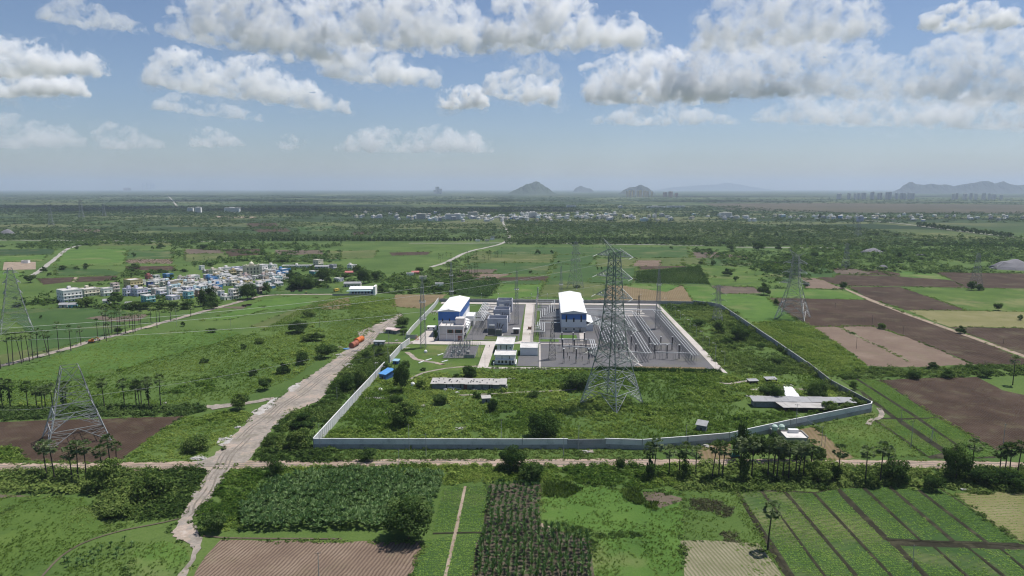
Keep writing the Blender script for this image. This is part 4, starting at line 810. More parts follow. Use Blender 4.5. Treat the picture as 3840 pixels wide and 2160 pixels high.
# gas-insulated bus ducts
def pipe_run(name,label,path,r=.42,legs=(),group=None,z0=0):
    """one run of ducting (local u,v,z) with steel trestles"""
    u0,v0=path[0][0],path[0][1]; t=st(name,label,'pipe run',u0,v0,group); lp=[(a-u0,b-v0,c) for a,b,c in path]
    b=MB().tube(lp,r,8)
    for p_ in lp[1:-1]: b.blob(*p_,r*1.15,r*1.15,r*1.15,0,1,0)
    for a,c in zip(lp[:-1],lp[1:]):
        L_=(Vector(c)-Vector(a)).length; n=int(L_/6)
        for i in range(1,n): m_=Vector(a).lerp(Vector(c),i/n); d=(Vector(c)-Vector(a)).normalized()*.12; b.bar(m_-d,m_+d,r*1.25,8)
    obj('duct',b,DUCT,t)
    if legs:
        for (a,c,z) in legs: b=MB(); b.bar((a-u0-.9,c-v0,0),(a-u0-.9,c-v0,z),.11); b.bar((a-u0+.9,c-v0,0),(a-u0+.9,c-v0,z),.11); b.bar((a-u0-1.2,c-v0,z-.3),(a-u0+1.2,c-v0,z-.3),.12); b.bar((a-u0-.9,c-v0,.3),(a-u0+.9,c-v0,z-.5),.07); obj('trestle',b,STEEL,t)
    return t
def lg(u,v0,v1,z,n): return [(u,v0+(v1-v0)*(i+.5)/n,z) for i in range(n)]
for i,u in enumerate((101.2,103.2,105.2)): pipe_run('bus_duct','long straight white duct along the right-hand switchyard edge',[(36.4,641-i*4.5,6.8+.5*i),(u,641-i*4.5,6.8+.5*i),(u,462.5+i*.2,6.2)],.27,lg(u,468,630,6,22)+[(u0,641-i*4.5,6.5) for u0 in (52,68,84)],'right-hand bus ducts')
for i,u in enumerate((80.4,82.6,84.9)): pipe_run('bus_duct','white duct of the second bank from the right',[(36.4,629-i*4.2,6.6),(u,629-i*4.2,6.6),(u,493+i*.3,6.2)],.27,lg(u,500,610,6,15)+[(u0,629-i*4.2,6.4) for u0 in (50,64)],'second bank of bus ducts')
for i,u in enumerate((69.8,71.9,74.0)): pipe_run('bus_duct','white duct of the third bank from the right',[(36.4,617-i*4.5,6.6),(u,617-i*4.5,6.6),(u,466.5+i*.3,6.2)],.27,lg(u,472,600,6,17),'third bank of bus ducts')
for i in range(9): u=44.6+i*2.1; pipe_run('bus_duct','white duct of the dense bank seen through the big pylon',[(36.4,600-i*4.2,6.5),(u,600-i*4.2,6.5),(u,497+(i%3)*4,6.0)],.27,lg(u,502,560,5.8,7),'dense bank of bus ducts')
for i in range(3): u=34.0+i*1.5; pipe_run('bus_duct','short white duct of the trio beside the centre bushings',[(u,512,5.8),(u,480,5.2)],.36,lg(u,482,511,5.2,3),'short trio of bus ducts')
# comb of pipes on the left of the right hall
for i in range(6): uj=9.3-i*1.75; va=696-i*11; vb=632-i*.9; pipe_run('bus_duct','jogged white pipe of the rear comb left of the right hall',[(-9,va,6),(uj,va,6),(uj,vb-i*3.4,6),(13.4,vb-i*3.4,6)],.27,[(-5,va,5.7),(uj,(va+vb)/2,5.7)],'rear comb of pipes')
for i in range(3): uj=-.7-i*1.9; va=645-i*7; pipe_run('bus_duct','jogged white pipe of the middle comb left of the right hall',[(-9,va,6),(uj,va,6),(uj,608-i*6.5,6),(13.4,608-i*6.5,6)],.27,[(uj,va-12,5.7)],'middle comb of pipes')
for i in range(2): uj=-4.8-i*1.7; va=586-i*11; pipe_run('bus_duct','jogged white pipe at the near end of the middle comb',[(-9,560-i*4+3,6),(uj,560-i*4+3,6),(uj,va+2,6),(13.4,va+2,6)],.27,[(uj,va-6,5.7)],'near pair of pipes')
for i in range(4): uj=-.6-i*1.55; pipe_run('bus_duct','jogged white pipe of the front comb left of the right hall',[(-9,537+i*5.2,6),(uj,537+i*5.2,6),(uj,575-i*.6,6),(13.4 if i==0 else uj+1.2,575-i*.6,6)],.30,[(uj,541+i*5.2,5.7),(uj-1,556,5.7)],'front comb of pipes')
t=st('pipe_rack','long steel rack of posts carrying white pipe ends beside the concrete road','pipe rack',-9.3,528); b=MB()
for i in range(30): b.bar((0,i*6.1,0),(0,i*6.1,7.4),.13); b.bar((1.3,i*6.1,0),(1.3,i*6.1,7.4),.13); b.bar((0,i*6.1,7.3),(1.3,i*6.1,7.3),.1)
for x in (0,1.3): b.bar((x,0,7.4),(x,177,7.4),.13); b.bar((x,0,5.2),(x,177,5.2),.1)
obj('frame',b,mat('rust_stained_steel',(.34,.29,.26),.6,.12,.8,.2),t)
for i in range(15): b=MB(); b.bar((.6,30+i*10.2,6.2),(.6,30+i*10.2,8.8),.3,8); b.bar((.6,30+i*10.2,8.8),(.6,30+i*10.2,9.5),.45,8); obj('pipe_end',b,DUCT,t)
t=st('pipe_riser','tall ladder-like stack of pipe flanges at the rear of the comb','pipe riser',-8.4,706); b=MB(); b.bar((0,0,0),(0,0,18),.3,8); obj('pipe',b,STEEL,t)
for i in range(8): b=MB(); b.bar((-.3,0,5+i*1.7),(1.6,0,5+i*1.7),.32,8); obj('flange',b,DUCT,t)
# ducts between left hall and firewalls
for s_,(v0,u0,v1) in enumerate([(620,-60.5,676),(605,-56.2,652),(588,-55.0,624)]):
    for i in range(3):
        u=u0+i*1.5-1.5; pipe_run('bus_duct',f"white pipe of the {['rear','middle','front'][s_]} bank crossing from left hall to firewalls",[(-69.6,v0-i*4,6.2),(u,v0-i*4,6.2),(u,v1-i*1.5,6.2),(u+4.5+i*.2,v1-9-i*1.5,5.4)],.30,[(u,v0+6-i*4,6),(-64,v0-i*4,6),(u,v1-5,5.8)],'left hall pipe banks')
b=MB(); t=st('cable_trestle','bare grey trestle frames between left hall and front firewall','trestle',-56,552)
for i in range(7):
    for x in (-4,0,4): b.bar((x,i*6,0),(x,i*6,5.2),.12)
    b.bar((-4.3,i*6,5.2),(4.3,i*6,5.2),.13); b.bar((-4.3,i*6,3.2),(4.3,i*6,3.2),.1)
for x in (-4,0,4): b.bar((x,0,5.1),(x,36,5.1),.1)
obj('frame',b,STEEL,t)
# bushing posts
def bushing(u,v,zb,zt,label,group,dark=True):
    t=st('bushing_post',label,'bushing',u,v,group); b=MB()
    for a,c in ((-.55,-.55),(.55,-.55),(.55,.55),(-.55,.55)): b.bar((a,c,0),(a*.7,c*.7,zb-1.2),.10)
    for k_ in range(2): z=k_*1.8+.4; b.bar((-.55,-.55,z),(.5,-.5,z+1.5),.06); b.bar((.55,.55,z),(-.5,.5,z+1.5),.06)
    obj('stand',b,STEELD,t); b=MB(); b.bar((0,0,zb-1.3),(0,0,zb),.62,10); obj('flange',b,STEEL,t); b=MB(); n=14
    for i in range(n): z=zb+(zt-zb)*i/n; b.bar((0,0,z),(0,0,z+(zt-zb)/n*.8),.48,10,.36)
    obj('insulator',b,PORC,t); b=MB(); b.bar((0,0,zt),(0,0,zt+.35),.62,10); b.bar((0,0,zt+.35),(0,0,zt+.5),.3,8); obj('cap',b,WHITE,t); return t
for v,row in ((477,'front'),(503.6,'rear')):
    for u in (77.7,86.3,94.8): bushing(u,v,5.3,10.2,f"bushing post in the {row} row at the right of the switchyard",'right bushing posts')
    for u in (52.5,58.5,64.5): bushing(u,v+1,5.3,10.2,f"bushing post in the {row} row right behind the big pylon",'bushing posts behind the pylon')
for v,row,h in ((461,'front',10.2),(494,'middle',9.6),(517,'rear',9.8)):
    for u in (12.9,21.5,30.1): bushing(u,v,4.9,h,f"bushing post in the {row} row left of the big pylon",'centre bushing posts')
pipe_run('bus_duct','white cross duct linking the front right bushing posts',[(77.7,477,5.0),(103.5,470,6.0)],.30,[(82,476,4.8),(91,474,4.8),(99,471.6,5)]); pipe_run('bus_duct','white cross duct linking the rear right bushing posts',[(77.7,503,5.0),(95,503.4,5.0)],.36,[(82,503,4.8),(90.5,503,4.8)])
pipe_run('bus_duct','white cross duct between the pylon and the third pipe bank',[(52.5,478,5),(73.8,470,5.8)],.36,[(62,474.5,5)]); pipe_run('bus_duct','white cross duct through the middle centre bushings',[(12.9,494,4.8),(38,486,5)],.36,[(17,493,4.6),(26,490,4.6)])
pipe_run('bus_duct','long white cross duct behind the centre bushings',[(-3,520,4.4),(36,517,4.6)],.36,[(4,519.6,4.3),(17,519,4.3),(26,518.5,4.3)])
for i,(u,v) in enumerate([(10.5,505),(18.5,505),(27,505),(16,478),(25,478),(34,478),(17,468),(26,468),(35,470),(45,482),(50,486),(40,470)]):
    t=st('arrester','short dark post insulator on the grey gravel among the centre bushings','post insulator',u,v,'short post insulators'); t['same']=1; b=MB(); b.bar((0,0,0),(0,0,1.6),.15); obj('stand',b,STEELD,t); b=MB()
    for k_ in range(5): b.bar((0,0,1.6+k_*.4),(0,0,1.95+k_*.4),.3,8,.22)
    obj('insulator',b,PORC,t)
# fenced outdoor yard
t=st('switchgear_gantry','dense steel gantry of posts and beams in the small fenced outdoor yard','gantry',-62,473); b=MB(); 
for v in (0,8,17,26,36):
    for u in (-6.5,-2.3,2.0,6.3): b.bar((u,v,0),(u,v,9.5 if v in (0,17,36) else 6),.13); 
    b.bar((-6.6,v,9 if v in (0,17,36) else 5.8),(6.4,v,9 if v in (0,17,36) else 5.8),.14); b.bar((-6.6,v,6),(6.4,v,6),.11)
for u in (-6.5,-2.3,2,6.3): b.bar((u,0,6),(u,36,6),.1)
obj('frame',b,STEEL,t); b=MB(); rn=random.Random(4)
for i in range(30): b=MB(); u,v=rn.uniform(-6,6),rn.uniform(1,35); b.bar((u,v,2.2),(u,v,rn.uniform(4,6)),.2,6); b.bar((u,v,0),(u,v,2.2),.1); obj('insulator',b,mat('grey_green_insulator',(.20,.25,.25),.4),t)
for i in range(8): u,v=rn.uniform(-6,6),rn.uniform(2,33); obj('equipment_box',MB().cbox(u,v,0,1.2,1,1.8+rn.random()),STEELL,t)
t=st('yard_fence','grey mesh fence and low wall round the outdoor yard','fence',-62,471.5); b=MB(); R_=[(-10.6,-.4),(11.8,1.6),(11.2,39),(-11.8,40)]
for a,c in zip(R_,R_[1:]+R_[:1]):
    n=14
    for i in range(n): x=a[0]+(c[0]-a[0])*i/n; y=a[1]+(c[1]-a[1])*i/n; b.bar((x,y,0),(x,y,2.2),.06)
    for z in (.3,.9,1.5,2.1): b.bar((*a,z),(*c,z),.035)
obj('wire_mesh',b,STEELL,t); b=MB(); b.box(4,11.7,1.2,1.6,0,2.6); obj('low_wall',b,CONCR,t); part('control_kiosk',t,CONCR,[(5.2,7.6,6,8.4,0,3.6)])
# street lamps, small poles
for i,v in enumerate((690,665,641,618,597.5,576,551.5,527.5,506.7,486.5,461.8)):
    t=st('street_lamp','tall curved-arm street lamp along the right-hand concrete road','street lamp',122.9,v,'road lamps'); b=MB(); b.bar((0,0,0),(0,0,8.4),.11,6,.08)
    pa=[(0,0,8.4),(-.25,0,9.2),(-.9,0,9.7),(-1.9,0,9.8)]; b.tube(pa,.07,6); obj('pole',b,STEELL,t); b=MB(); b.box(-2.8,-1.8,-.18,.18,9.68,9.86); obj('lamp_head',b,WHITE,t)
for u,v,h,l in ((114.8,455,8,'white-topped pole on the kerb at the front corner of the concrete road'),(-40.5,448,8.5,'thin white pole beside the front access road'),(-66,450,9,'thin white pole on the lawn left of the outdoor yard'),(-48.6,478,8,'slim lamp pole inside the outdoor yard lawn'),(-47.4,489,8,'second slim lamp pole on the outdoor yard lawn')):
    t=st('lamp_post',l,'pole',u,v); b=MB(); b.bar((0,0,0),(0,0,h),.10,6,.07); obj('pole',b,STEELL,t); obj('lamp_head',MB().box(-.6,.2,-.12,.12,h-.1,h+.12),WHITE,t)
for u in (-68,-50,-30,-15,2,38,62,80,100): 
    t=st('lamp_post','short white-headed lamp post along the rear wall of the substation','lamp post',u,713.2,'rear wall lamp posts'); b=MB(); b.bar((0,0,0),(0,0,9),.10,6,.08); obj('pole',b,STEELL,t); obj('lamp_head',MB().box(-.25,.25,-.2,.2,9,10),WHITE,t)
# boundary walls
WCON=mat('grey_wall_concrete',(.36,.36,.355),.85,.22,.25); WWHT=mat('white_wall_panel',(.70,.70,.685),.75,.14,.22,0,.3,(.42,.43,.42)); WST=mat('stained_grey_wall',(.26,.265,.245),.9,.3,.35,0,.3,(.09,.10,.07))
def wall(label,path,h,base,m,mb_,th=.35,cap=True,posts=4.0,group=None,z=0,mossy=False):
    x0,y0=path[0]; t=thing('boundary_wall',label,'wall',(x0,y0,z),0,group); b=MB(); c=MB(); p_=MB(); k_=MB()
    for (ax,ay),(bx,by) in zip(path[:-1],path[1:]):
        L_=math.hypot(bx-ax,by-ay); rz=math.atan2(by-ay,bx-ax); mx,my=(ax+bx)/2-x0,(ay+by)/2-y0
        if base: c.cbox(mx,my,-.3,L_+th,th+.3,base+.3,rz)
        b.cbox(mx,my,base,L_+th*.9,th,h-base,rz); k_.cbox(mx,my,h,L_+th*1.1,th+.2,.18,rz)
        n=max(1,int(L_/posts))
        for i in range(n+1): p_.cbox(ax+(bx-ax)*i/n-x0,ay+(by-ay)*i/n-y0,0,.32,th+.24,h+.05,rz)
    obj('panel',b,m,t)
    if base: obj('plinth',c,mb_,t)
    obj('post',p_,m if not base else WCON,t)
    if cap: obj('coping',k_,m,t)
    return t
FWL=pts(4,'2370,487')+pts(5,'500,489 1365,491'); FWM=pts(5,'1365,491 1890,493'); FWR=pts(5,'1890,493 2270,495')+wpoly('66.8,310.4')
wall('long white-topped front boundary wall on a grey plinth',[FWL[0],FWL[-1],(FWL[-1][0]+21,FWL[-1][1]+.4)],4.8,2.2,WWHT,WCON,posts=90,group='compound walls')
x1=FWL[-1][0]+21.35; wall('short unpainted grey stretch of the front boundary wall',[(x1,FWL[-1][1]+.45),(x1+17,FWL[-1][1]+.8)],4.6,2.2,WCON,WCON,cap=False,group='compound walls'); wall('white-topped stretch of front wall right of the grey gap',[(x1+17.4,FWL[-1][1]+.8),FWR[1],FWR[2]],4.8,2.2,WWHT,WCON,posts=90,group='compound walls')
wall('oblique white-topped wall rising to the right corner beside the shacks',wpoly('67.3,310.5 88,316.2 123.5,336.6 176.3,365.2 178.6,369.5'),4.8,2.3,WWHT,WCON,posts=90,group='compound walls')
wall('stained dark right-hand boundary wall overgrown with creepers',wpoly('178.4,370.2 173.8,412 176.2,456'),4.6,0,WST,WCON,group='compound walls'); wall('pale right-hand boundary wall running back from the stained part',wpoly('176.2,456.4 176.8,522 176.6,640 176.4,686 170,699 154,710'),4.2,0,mat('pale_grey_wall',(.36,.375,.37),.8,.25,.12,0,.3,(.13,.15,.12)),WCON,group='compound walls')
wall('low grey rear wall behind the scrub and the right hall',wpoly('153.6,710.2 120,712.6 60,714.5 -40,714.5 -113,716'),3.2,0,WCON,WCON,group='compound walls'); wall('white ribbed panel wall running up from the front left corner',[(FWL[0][0]-.2,FWL[0][1]+.6)]+wpoly('-107.6,367 -107.3,440'),4.9,0,WWHT,WCON,posts=3,group='compound walls')
wall('white ribbed panel wall near the gate, nearer stretch',wpoly('-107.6,457 -107.6,495 -105.5,516'),4.6,0,WWHT,WCON,posts=3,group='compound walls'); wall('white ribbed panel wall behind the gate along the left side',wpoly('-111.5,534 -112.5,560 -112.5,680 -114,714'),4.4,0,WWHT,WCON,posts=3,group='compound walls')
t=st('gate','pale grey sliding gate panel at the left entrance','gate',-111.5,532.5); part('panel',t,STEELL,[(0,8.5,-.1,.1,.2,3.4)]); part('post',t,WHITE,[(-.4,0,-.2,.2,0,3.8),(8.5,8.9,-.2,.2,0,3.8)])
t=st('barrier','small rusty-orange slanted barrier frame at the gate','barrier',-101.8,527.5); b=MB()
for a in (-1.5,0,1.5): b.bar((a,0,0),(a*.4,0,3.4),.14); b.bar((a,1.2,0),(a*.4,.3,3.0),.12)
b.bar((-1.5,0,.8),(1.5,0,.8),.12); b.bar((-.5,0,2.6),(3.0,0,4.6),.13); obj('frame',b,ORANGE,t)
# hedge in front of switchyard
x,y=sample(wpoly('34,443.2 115.5,440.8 115.6,445.6 34,448'),3.2); scatter('clipped_hedge','dense dark clipped hedge along the front edge of the switchyard','hedge',[(x,y,CL,.9,1.25,1.9)],leafmat('hedge_leaf',(.006,.022,.007,1),(.016,.05,.014,1),(.04,.09,.02,1),.2))
x,y=sample(wpoly('-36,444.5 33,443.4 33,446.4 -36,446.6'),1.3); scatter('hedge','ragged dark hedge before the front service blocks','hedge',[(x,y,CL,.5,1.3,1.2)],LEAFD)
t=st('kerb','row of dark kerb stones before the control block','kerb',-88,528.1)
for i in range(46): obj('kerb_stone',MB().cbox(i*.95,0,0,.45,.35,.4),STEELD,t)
# drum, parked van, person
t=st('cable_drum','brown wooden cable drum standing on the concrete road','cable drum',-13.2,573); b=MB(); b.bar((-1.3,0,1.6),(1.3,0,1.6),1.1,14); obj('core',b,BROWN,t)
for x in (-1.5,1.3): b=MB(); b.bar((x,0,1.6),(x+.2,0,1.6),1.6,16); obj('flange',b,mat('brown_wood',(.20,.11,.07),.8,.2,1),t)
def person(u,v,label,c):
    x,y=W(u,v); t=thing('person',label,'person',(x,y,.4),random.uniform(0,6)); me=bpy.data.meshes.new('body')
    V=[(0,0,.95),(0,0,1.2),(0,.01,1.42),(0,.01,1.5),(0,.02,1.63),(.17,0,1.40),(.23,.02,1.14),(.22,.10,.90),(-.17,0,1.40),(-.24,.0,1.14),(-.25,.06,.90),(.09,0,.90),(.11,.05,.50),(.11,.0,.06),(.12,.12,.03),(-.09,0,.90),(-.11,-.05,.50),(-.12,-.12,.08),(-.12,0,.03)]
    E_=[(0,1),(1,2),(2,3),(3,4),(2,5),(5,6),(6,7),(2,8),(8,9),(9,10),(0,11),(11,12),(12,13),(13,14),(0,15),(15,16),(16,17),(17,18)]
    me.from_pydata(V,E_,[]); o=bpy.data.objects.new('body',me); link(o,t); me.materials.append(mat('cloth_'+label.split()[2],c,.9)); m_=o.modifiers.new('skin','SKIN'); rr=[.15,.15,.15,.06,.105,.065,.05,.04,.065,.05,.04,.09,.07,.05,.045,.09,.07,.05,.045]
    for i,q_ in enumerate(me.skin_vertices[0].data): q_.radius=(rr[i],rr[i]); q_.use_root=(i==0)
    o.modifiers.new('sub','SUBSURF').levels=1; o.scale=(1.05,1.05,1.05)
    obj('hair',MB().blob(0,-.0,1.80,.12,.13,.10,1,1,.05),DARK,t)
person(-42.3,505.6,'person in dark clothes walking on the front access road',(.06,.05,.07)); person(-12.6,551,'person in brown clothes standing on the concrete road',(.2,.11,.08)); person(-46.2,449,'person in navy clothes at the bottom of the access road',(.03,.04,.08))
for u,v in ((-76,481),(-82,466),(-86,459),(-70,462)):
    t=st('concrete_slab','pale concrete pole lying on the lawn left of the outdoor yard','concrete pole',u,v,'lying concrete poles'); obj('slab',MB().cbox(0,0,0,.7,6,.5,random.uniform(-.7,-.3)),WHITE,t)
# ---------------- lattice pylons -----------------
def lerp(a,b,t): return a+(b-a)*t
def hw(prof,z):
    for (z0,w0),(z1,w1) in zip(prof[:-1],prof[1:]):
        if z<=z1: return lerp(w0,w1,(z-z0)/(z1-z0))
    return prof[-1][1]
CORN=((1,1),(-1,1),(-1,-1),(1,-1))
def lattice(mb,prof,levels,rl,rb,horiz=True,kx=True,inner=False):
    """square tapering tower body; prof: half-width by height"""
    c=lambda k,z:(CORN[k%4][0]*hw(prof,z),CORN[k%4][1]*hw(prof,z),z)
    for z0,z1 in zip(levels[:-1],levels[1:]):
        for k in range(4):
            a0,b0,a1,b1=c(k,z0),c(k+1,z0),c(k,z1),c(k+1,z1)
            mb.bar(a0,a1,rl)
            if kx: mb.bar(a0,b1,rb); mb.bar(b0,a1,rb)
            if horiz: mb.bar(a1,b1,rb)
            if inner:
                m=tuple((a0[i]+b1[i])/2 for i in range(3)); q0=tuple(lerp(a0[i],a1[i],.5) for i in range(3)); q1=tuple(lerp(b0[i],b1[i],.5) for i in range(3)); mb.bar(m,q0,rb*.7); mb.bar(m,q1,rb*.7)
def legs(mb,prof,z0,z1,rl,rb,n=4):
    """open legs with inverted-V bracing and redundants between z0 and z1"""
    for k in range(4):
        A=CORN[k]; B=CORN[(k+1)%4]; w0,w1=hw(prof,z0),hw(prof,z1); a0=Vector((A[0]*w0,A[1]*w0,z0)); a1=Vector((A[0]*w1,A[1]*w1,z1)); b0=Vector((B[0]*w0,B[1]*w0,z0)); b1=Vector((B[0]*w1,B[1]*w1,z1)); m=(a1+b1)/2
        mb.bar(a0,a1,rl); mb.bar(a1,b1,rb*1.3); mb.bar(a0,m,rb*1.2); mb.bar(b0,m,rb*1.2)
        for i in range(1,n):
            t=i/n
            for p0,p1 in ((a0,a1),(b0,b1)):
                s=p0.lerp(m,t); e=p0.lerp(p1,t); e2=p0.lerp(p1,min(1,t+1/n)); mb.bar(s,e,rb*.65); mb.bar(s,e2,rb*.65)
            
def arm(root_w,z,h,L,sgn,rb,hw_=None):
    """cross-arm bracket along local x, root at tower face"""
    b=MB(); w=root_w; tip=(sgn*L,0,z); pts4=[(sgn*w,w*.9,z),(sgn*w,-w*.9,z)]; top=[(sgn*w*.92,w*.8,z+h),(sgn*w*.92,-w*.8,z+h)]
    for p_ in pts4+top: b.bar(p_,tip,rb)
    n=4
    for i in range(1,n):
        t=i/n; f=lambda p_:tuple(lerp(p_[k],tip[k],t) for k in range(3)); g2=lambda p_:tuple(lerp(p_[k],tip[k],(i-1)/n) for k in range(3))
        b.bar(f(pts4[0]),f(pts4[1]),rb*.7); b.bar(f(pts4[0]),f(top[0]),rb*.7); b.bar(f(pts4[1]),f(top[1]),rb*.7); b.bar(g2(pts4[0]),f(top[0]),rb*.7); b.bar(g2(pts4[1]),f(top[1]),rb*.7); b.bar(g2(pts4[0]),f(pts4[1]),rb*.7)
    return b
def tower(label,x,y,prof,foot,levels,arms,rl,rb,rz,m,group='transmission towers',peak=None,m2=None,inner=True,insul=True,leg2=None):
    t=thing('transmission_tower',label,'pylon',(x,y,0),rz,group)
    b=MB(); z=0
    for f in foot: legs(b,prof,z,f,rl,rb,5); z=f
    obj('leg_frame',b,m2 or m,t); b=MB(); lattice(b,prof,levels,rl*.85,rb,True,True,inner); obj('body',b,m,t)
    for (zz,h,L) in arms:
        for s in (1,-1):
            o=obj('cross_arm',arm(hw(prof,zz),zz,h,L,s,rb),m2 or m,t)
            if insul:
                for e in (1,-1):
                    b2=MB(); p0=Vector((s*L,0,zz)); p1=Vector((s*L,e*4.2,zz-.9))
                    for i in range(7): b2.bar(p0.lerp(p1,i/7),p0.lerp(p1,(i+.7)/7),rb*1.1,6)
                    obj('insulator',b2,STEELD if e>0 else STEELL,o)
    if peak:
        b=MB(); zt=levels[-1]
        for (L,zp) in peak:
            w=hw(prof,zt); tip=(L,0,zp)
            for c in CORN: b.bar((c[0]*w,c[1]*w,zt),tip,rb)
            for i in range(1,4):
                t_=i/4; q4=[tuple(lerp((c[0]*w,c[1]*w,zt)[k],tip[k],t_) for k in range(3)) for c in CORN]
                for k in range(4): b.bar(q4[k],q4[(k+1)%4],rb*.7)
        obj('peak',b,m,t)
    return t
def XY(r,x,y): return P(r,x,y)
bx,by=P('d',455,1350)
BPROF=[(0,12.6),(15,9.0),(32,5.7),(43,4.6),(65,3.3),(86,2.1),(88,2.0)]
tower('huge quadruple-armed lattice pylon standing in the scrub before the substation',bx,by,BPROF,[8.5,17],[17,25,32,37.5,43,47.5,52,56.5,61,65,69,73,77,81,85],[(27,5.5,17.5),(44,5,15.5),(61,4.5,12.5),(72,4.5,12),(83.5,4,12)],.34,.165,rad(-45),GREENST,peak=[(5.5,86.5),(-8,92.5)],m2=STEELL,inner=False)
fx,fy=P('j',905,1085); 
t=tower('truncated grey pylon without cross-arms in the ploughed field at left',fx,fy,[(0,12.8),(14,8.6),(36,3.5)],[8,15.5],[15.5,24.5,36],[],.26,.13,rad(38),STEEL,m2=STEELL,insul=False)
lx,ly=P(2,125,728); tower('tall tapering grey pylon at the left edge beyond the palms',lx,ly,[(0,11.5),(20,7.4),(38,4.2),(55,1.2)],[10],[10,18,25,31,36,41,46,50,54],[(33,3,6.5),(42,2.5,6),(50,2,5)],.24,.12,rad(40),STEEL,m2=STEELL)
rx,ry=P('n',1560,1185); tower('large grey pylon straddling the ploughed field right of the wall',rx,ry,[(0,13.2),(14,9.4),(30,5.2),(34,4.4),(58,2.5)],[7.5,15],[15,22,30,34,39,44,49,54,58],[(33,4,13),(43,3.5,10.5),(52,3.5,10)],.26,.13,rad(-35),STEEL,peak=[(7,61),(-6,64)],m2=STEELL)
sx,sy=P('n',492,1225); tower('smaller grey pylon with three pairs of arms inside the right boundary wall',sx,sy,[(0,3.6),(20,1.7),(33,1.2)],[4],[4,9,14,18,22,26,30,33],[(19,1.6,7),(25,1.6,6.5),(31,1.6,5.5)],.16,.08,rad(10),STEEL)
for lab,r,x,yb,yt,rz in (('faint pylon with many arms in the green fields behind the right hall',8,318,590,350,-40),('far grey pylon in the scrub upper right of the tilled beds',3,1230,250,55,20),('far pylon with creeper-covered feet at the right edge',3,2210,405,130,25),('faint distant pylon left of the road belt on the left',7,410,238,143,15),('faint distant pylon above the left fields',7,258,276,182,20),('faint distant pylon right of the other two on the left plain',7,525,230,166,15),('distant lattice mast rising over the far town',8,722,252,195,0),('very faint pylon in the scrub at far right',8,1740,330,228,20)):
    X,Y=P(r,x,yb); h=Hh(r,x,yb,yt); k=h/58
    tower(lab,X,Y,[(0,7.5*k),(20*k,4.6*k),(56*k,1.5*k)],[7*k],[z*k for z in (7,14,21,28,35,42,49,56)],[(33*k,3*k,8*k),(42*k,3*k,7.5*k),(51*k,3*k,7*k)],max(.16,Y*.00016),max(.09,Y*.00008),rad(rz),STEEL,insul=False,inner=False,group='distant transmission towers')
# slim lightning masts of the substation
for lab,u,v,h,w,pl in (('tall slim lattice mast with platform at the left of the control block',-92.4,502.5,54,2.0,(22,35)),('tall slim lattice mast between the firewalls and the concrete road',-25.5,597,48,1.7,(31,)),('tall slim lattice mast directly behind the right hall',16.5,722,38,1.7,(18,)),('tall slim lattice mast near the right-hand ducts',96.7,583,52,1.9,(16,38)),('conical lattice mast left of the centre bushing posts',5.1,472,27,2.6,()),('tall slim lattice mast behind the left hall',-101,722,42,1.7,(10,27)),('short lattice mast among rear ducts right of the hall',60,668,22,1.2,()),('short lattice mast at the rear of the right ducts',88,640,20,1.2,())):
    t=st('lightning_mast',lab,'mast',u,v,'lightning masts'); b=MB(); n=int(h/3.2); pr=[(0,w),(h*.7,w*.62),(h,w*.25)] if pl else [(0,w),(h,w*.3)]
    lattice(b,pr,[h*i/n for i in range(n+1)],.15,.085,True,True); b.bar((0,0,h),(0,0,h+4),.08); obj('body',b,STEEL if pl else STEELD,t)
    for z in pl:
        b=MB(); e=hw(pr,z)+.9; b.box(-e,e,-e,e,z,z+.15)
        for c in CORN: b.bar((c[0]*e,c[1]*e,z),(c[0]*e,c[1]*e,z+1.2),.06)
        for k in range(4): b.bar((CORN[k][0]*e,CORN[k][1]*e,z+1.2),(CORN[(k+1)%4][0]*e,CORN[(k+1)%4][1]*e,z+1.2),.06)
        for s in (-1,1): b.cbox(s*e*.8,-e,z+1.0,.7,.5,.9)
        obj('platform',b,STEELL,t)
# conductors
def wire(label,a,b,sag,r=.042,m=STEELL):
    t=thing('power_line',label,'power line',(a[0],a[1],a[2]),0,'overhead conductors'); p=[]; n=22
    for i in range(n+1): s=i/n; p.append((lerp(a[0],b[0],s)-a[0],lerp(a[1],b[1],s)-a[1],lerp(a[2],b[2],s)-4*sag*s*(1-s)-a[2]))
    obj('conductor',MB().tube(p,r,5),m,t); return t
c45=math.cos(rad(45))
def atip(s,L,z,e=0): return (bx+s*L*c45-e*c45, by-s*L*c45-e*c45, z)
def through(r,x,y,Y):  # point on the sight line at depth Y, for where a far end hangs
    d=ray(*S(r,x,y)); t=Y/d[1]; return (d[0]*t,Y,H+d[2]*t)
for s,L,z,yl,lab in ((1,12,83.5,748,'upper conductor sweeping left from the huge pylon, lower of the bright pair'),(-1,12,83.5,716,'upper conductor sweeping left from the huge pylon, higher of the bright pair'),(1,12,72,800,'second-level conductor running left from the huge pylon')):
    a=atip(s,L,z,4); k=-4*R[2][2]
    e=through(2,-300,yl+ (14 if s>0 else 10),190); wire(lab,a,e,5.5)
for s,L,z,lab in ((1,12,72,'thin conductor leaving the huge pylon toward the right fields'),(1,12.5,61,'lower thin conductor leaving the huge pylon toward the right fields')):
    wire(lab,(bx+s*L*c45+3,by-s*L*c45+3,z-.9),(rx-9,ry-6,43 if z>65 else 33),7,.045,STEELD)
wire('thin wire strung from the truncated pylon to the gravel track',(fx+4,fy-1,21),(*P(2,2350,1015),7),1.5,.05); wire('thin wire running left from the truncated pylon',(fx-4,fy,17),through('j',-60,745,fy-15),1,.04)
wire('slack wire from the big pylon arm to the conical mast',atip(1,14.5,27,-1),(*W(5.1,472),27),3,.04,STEELD)
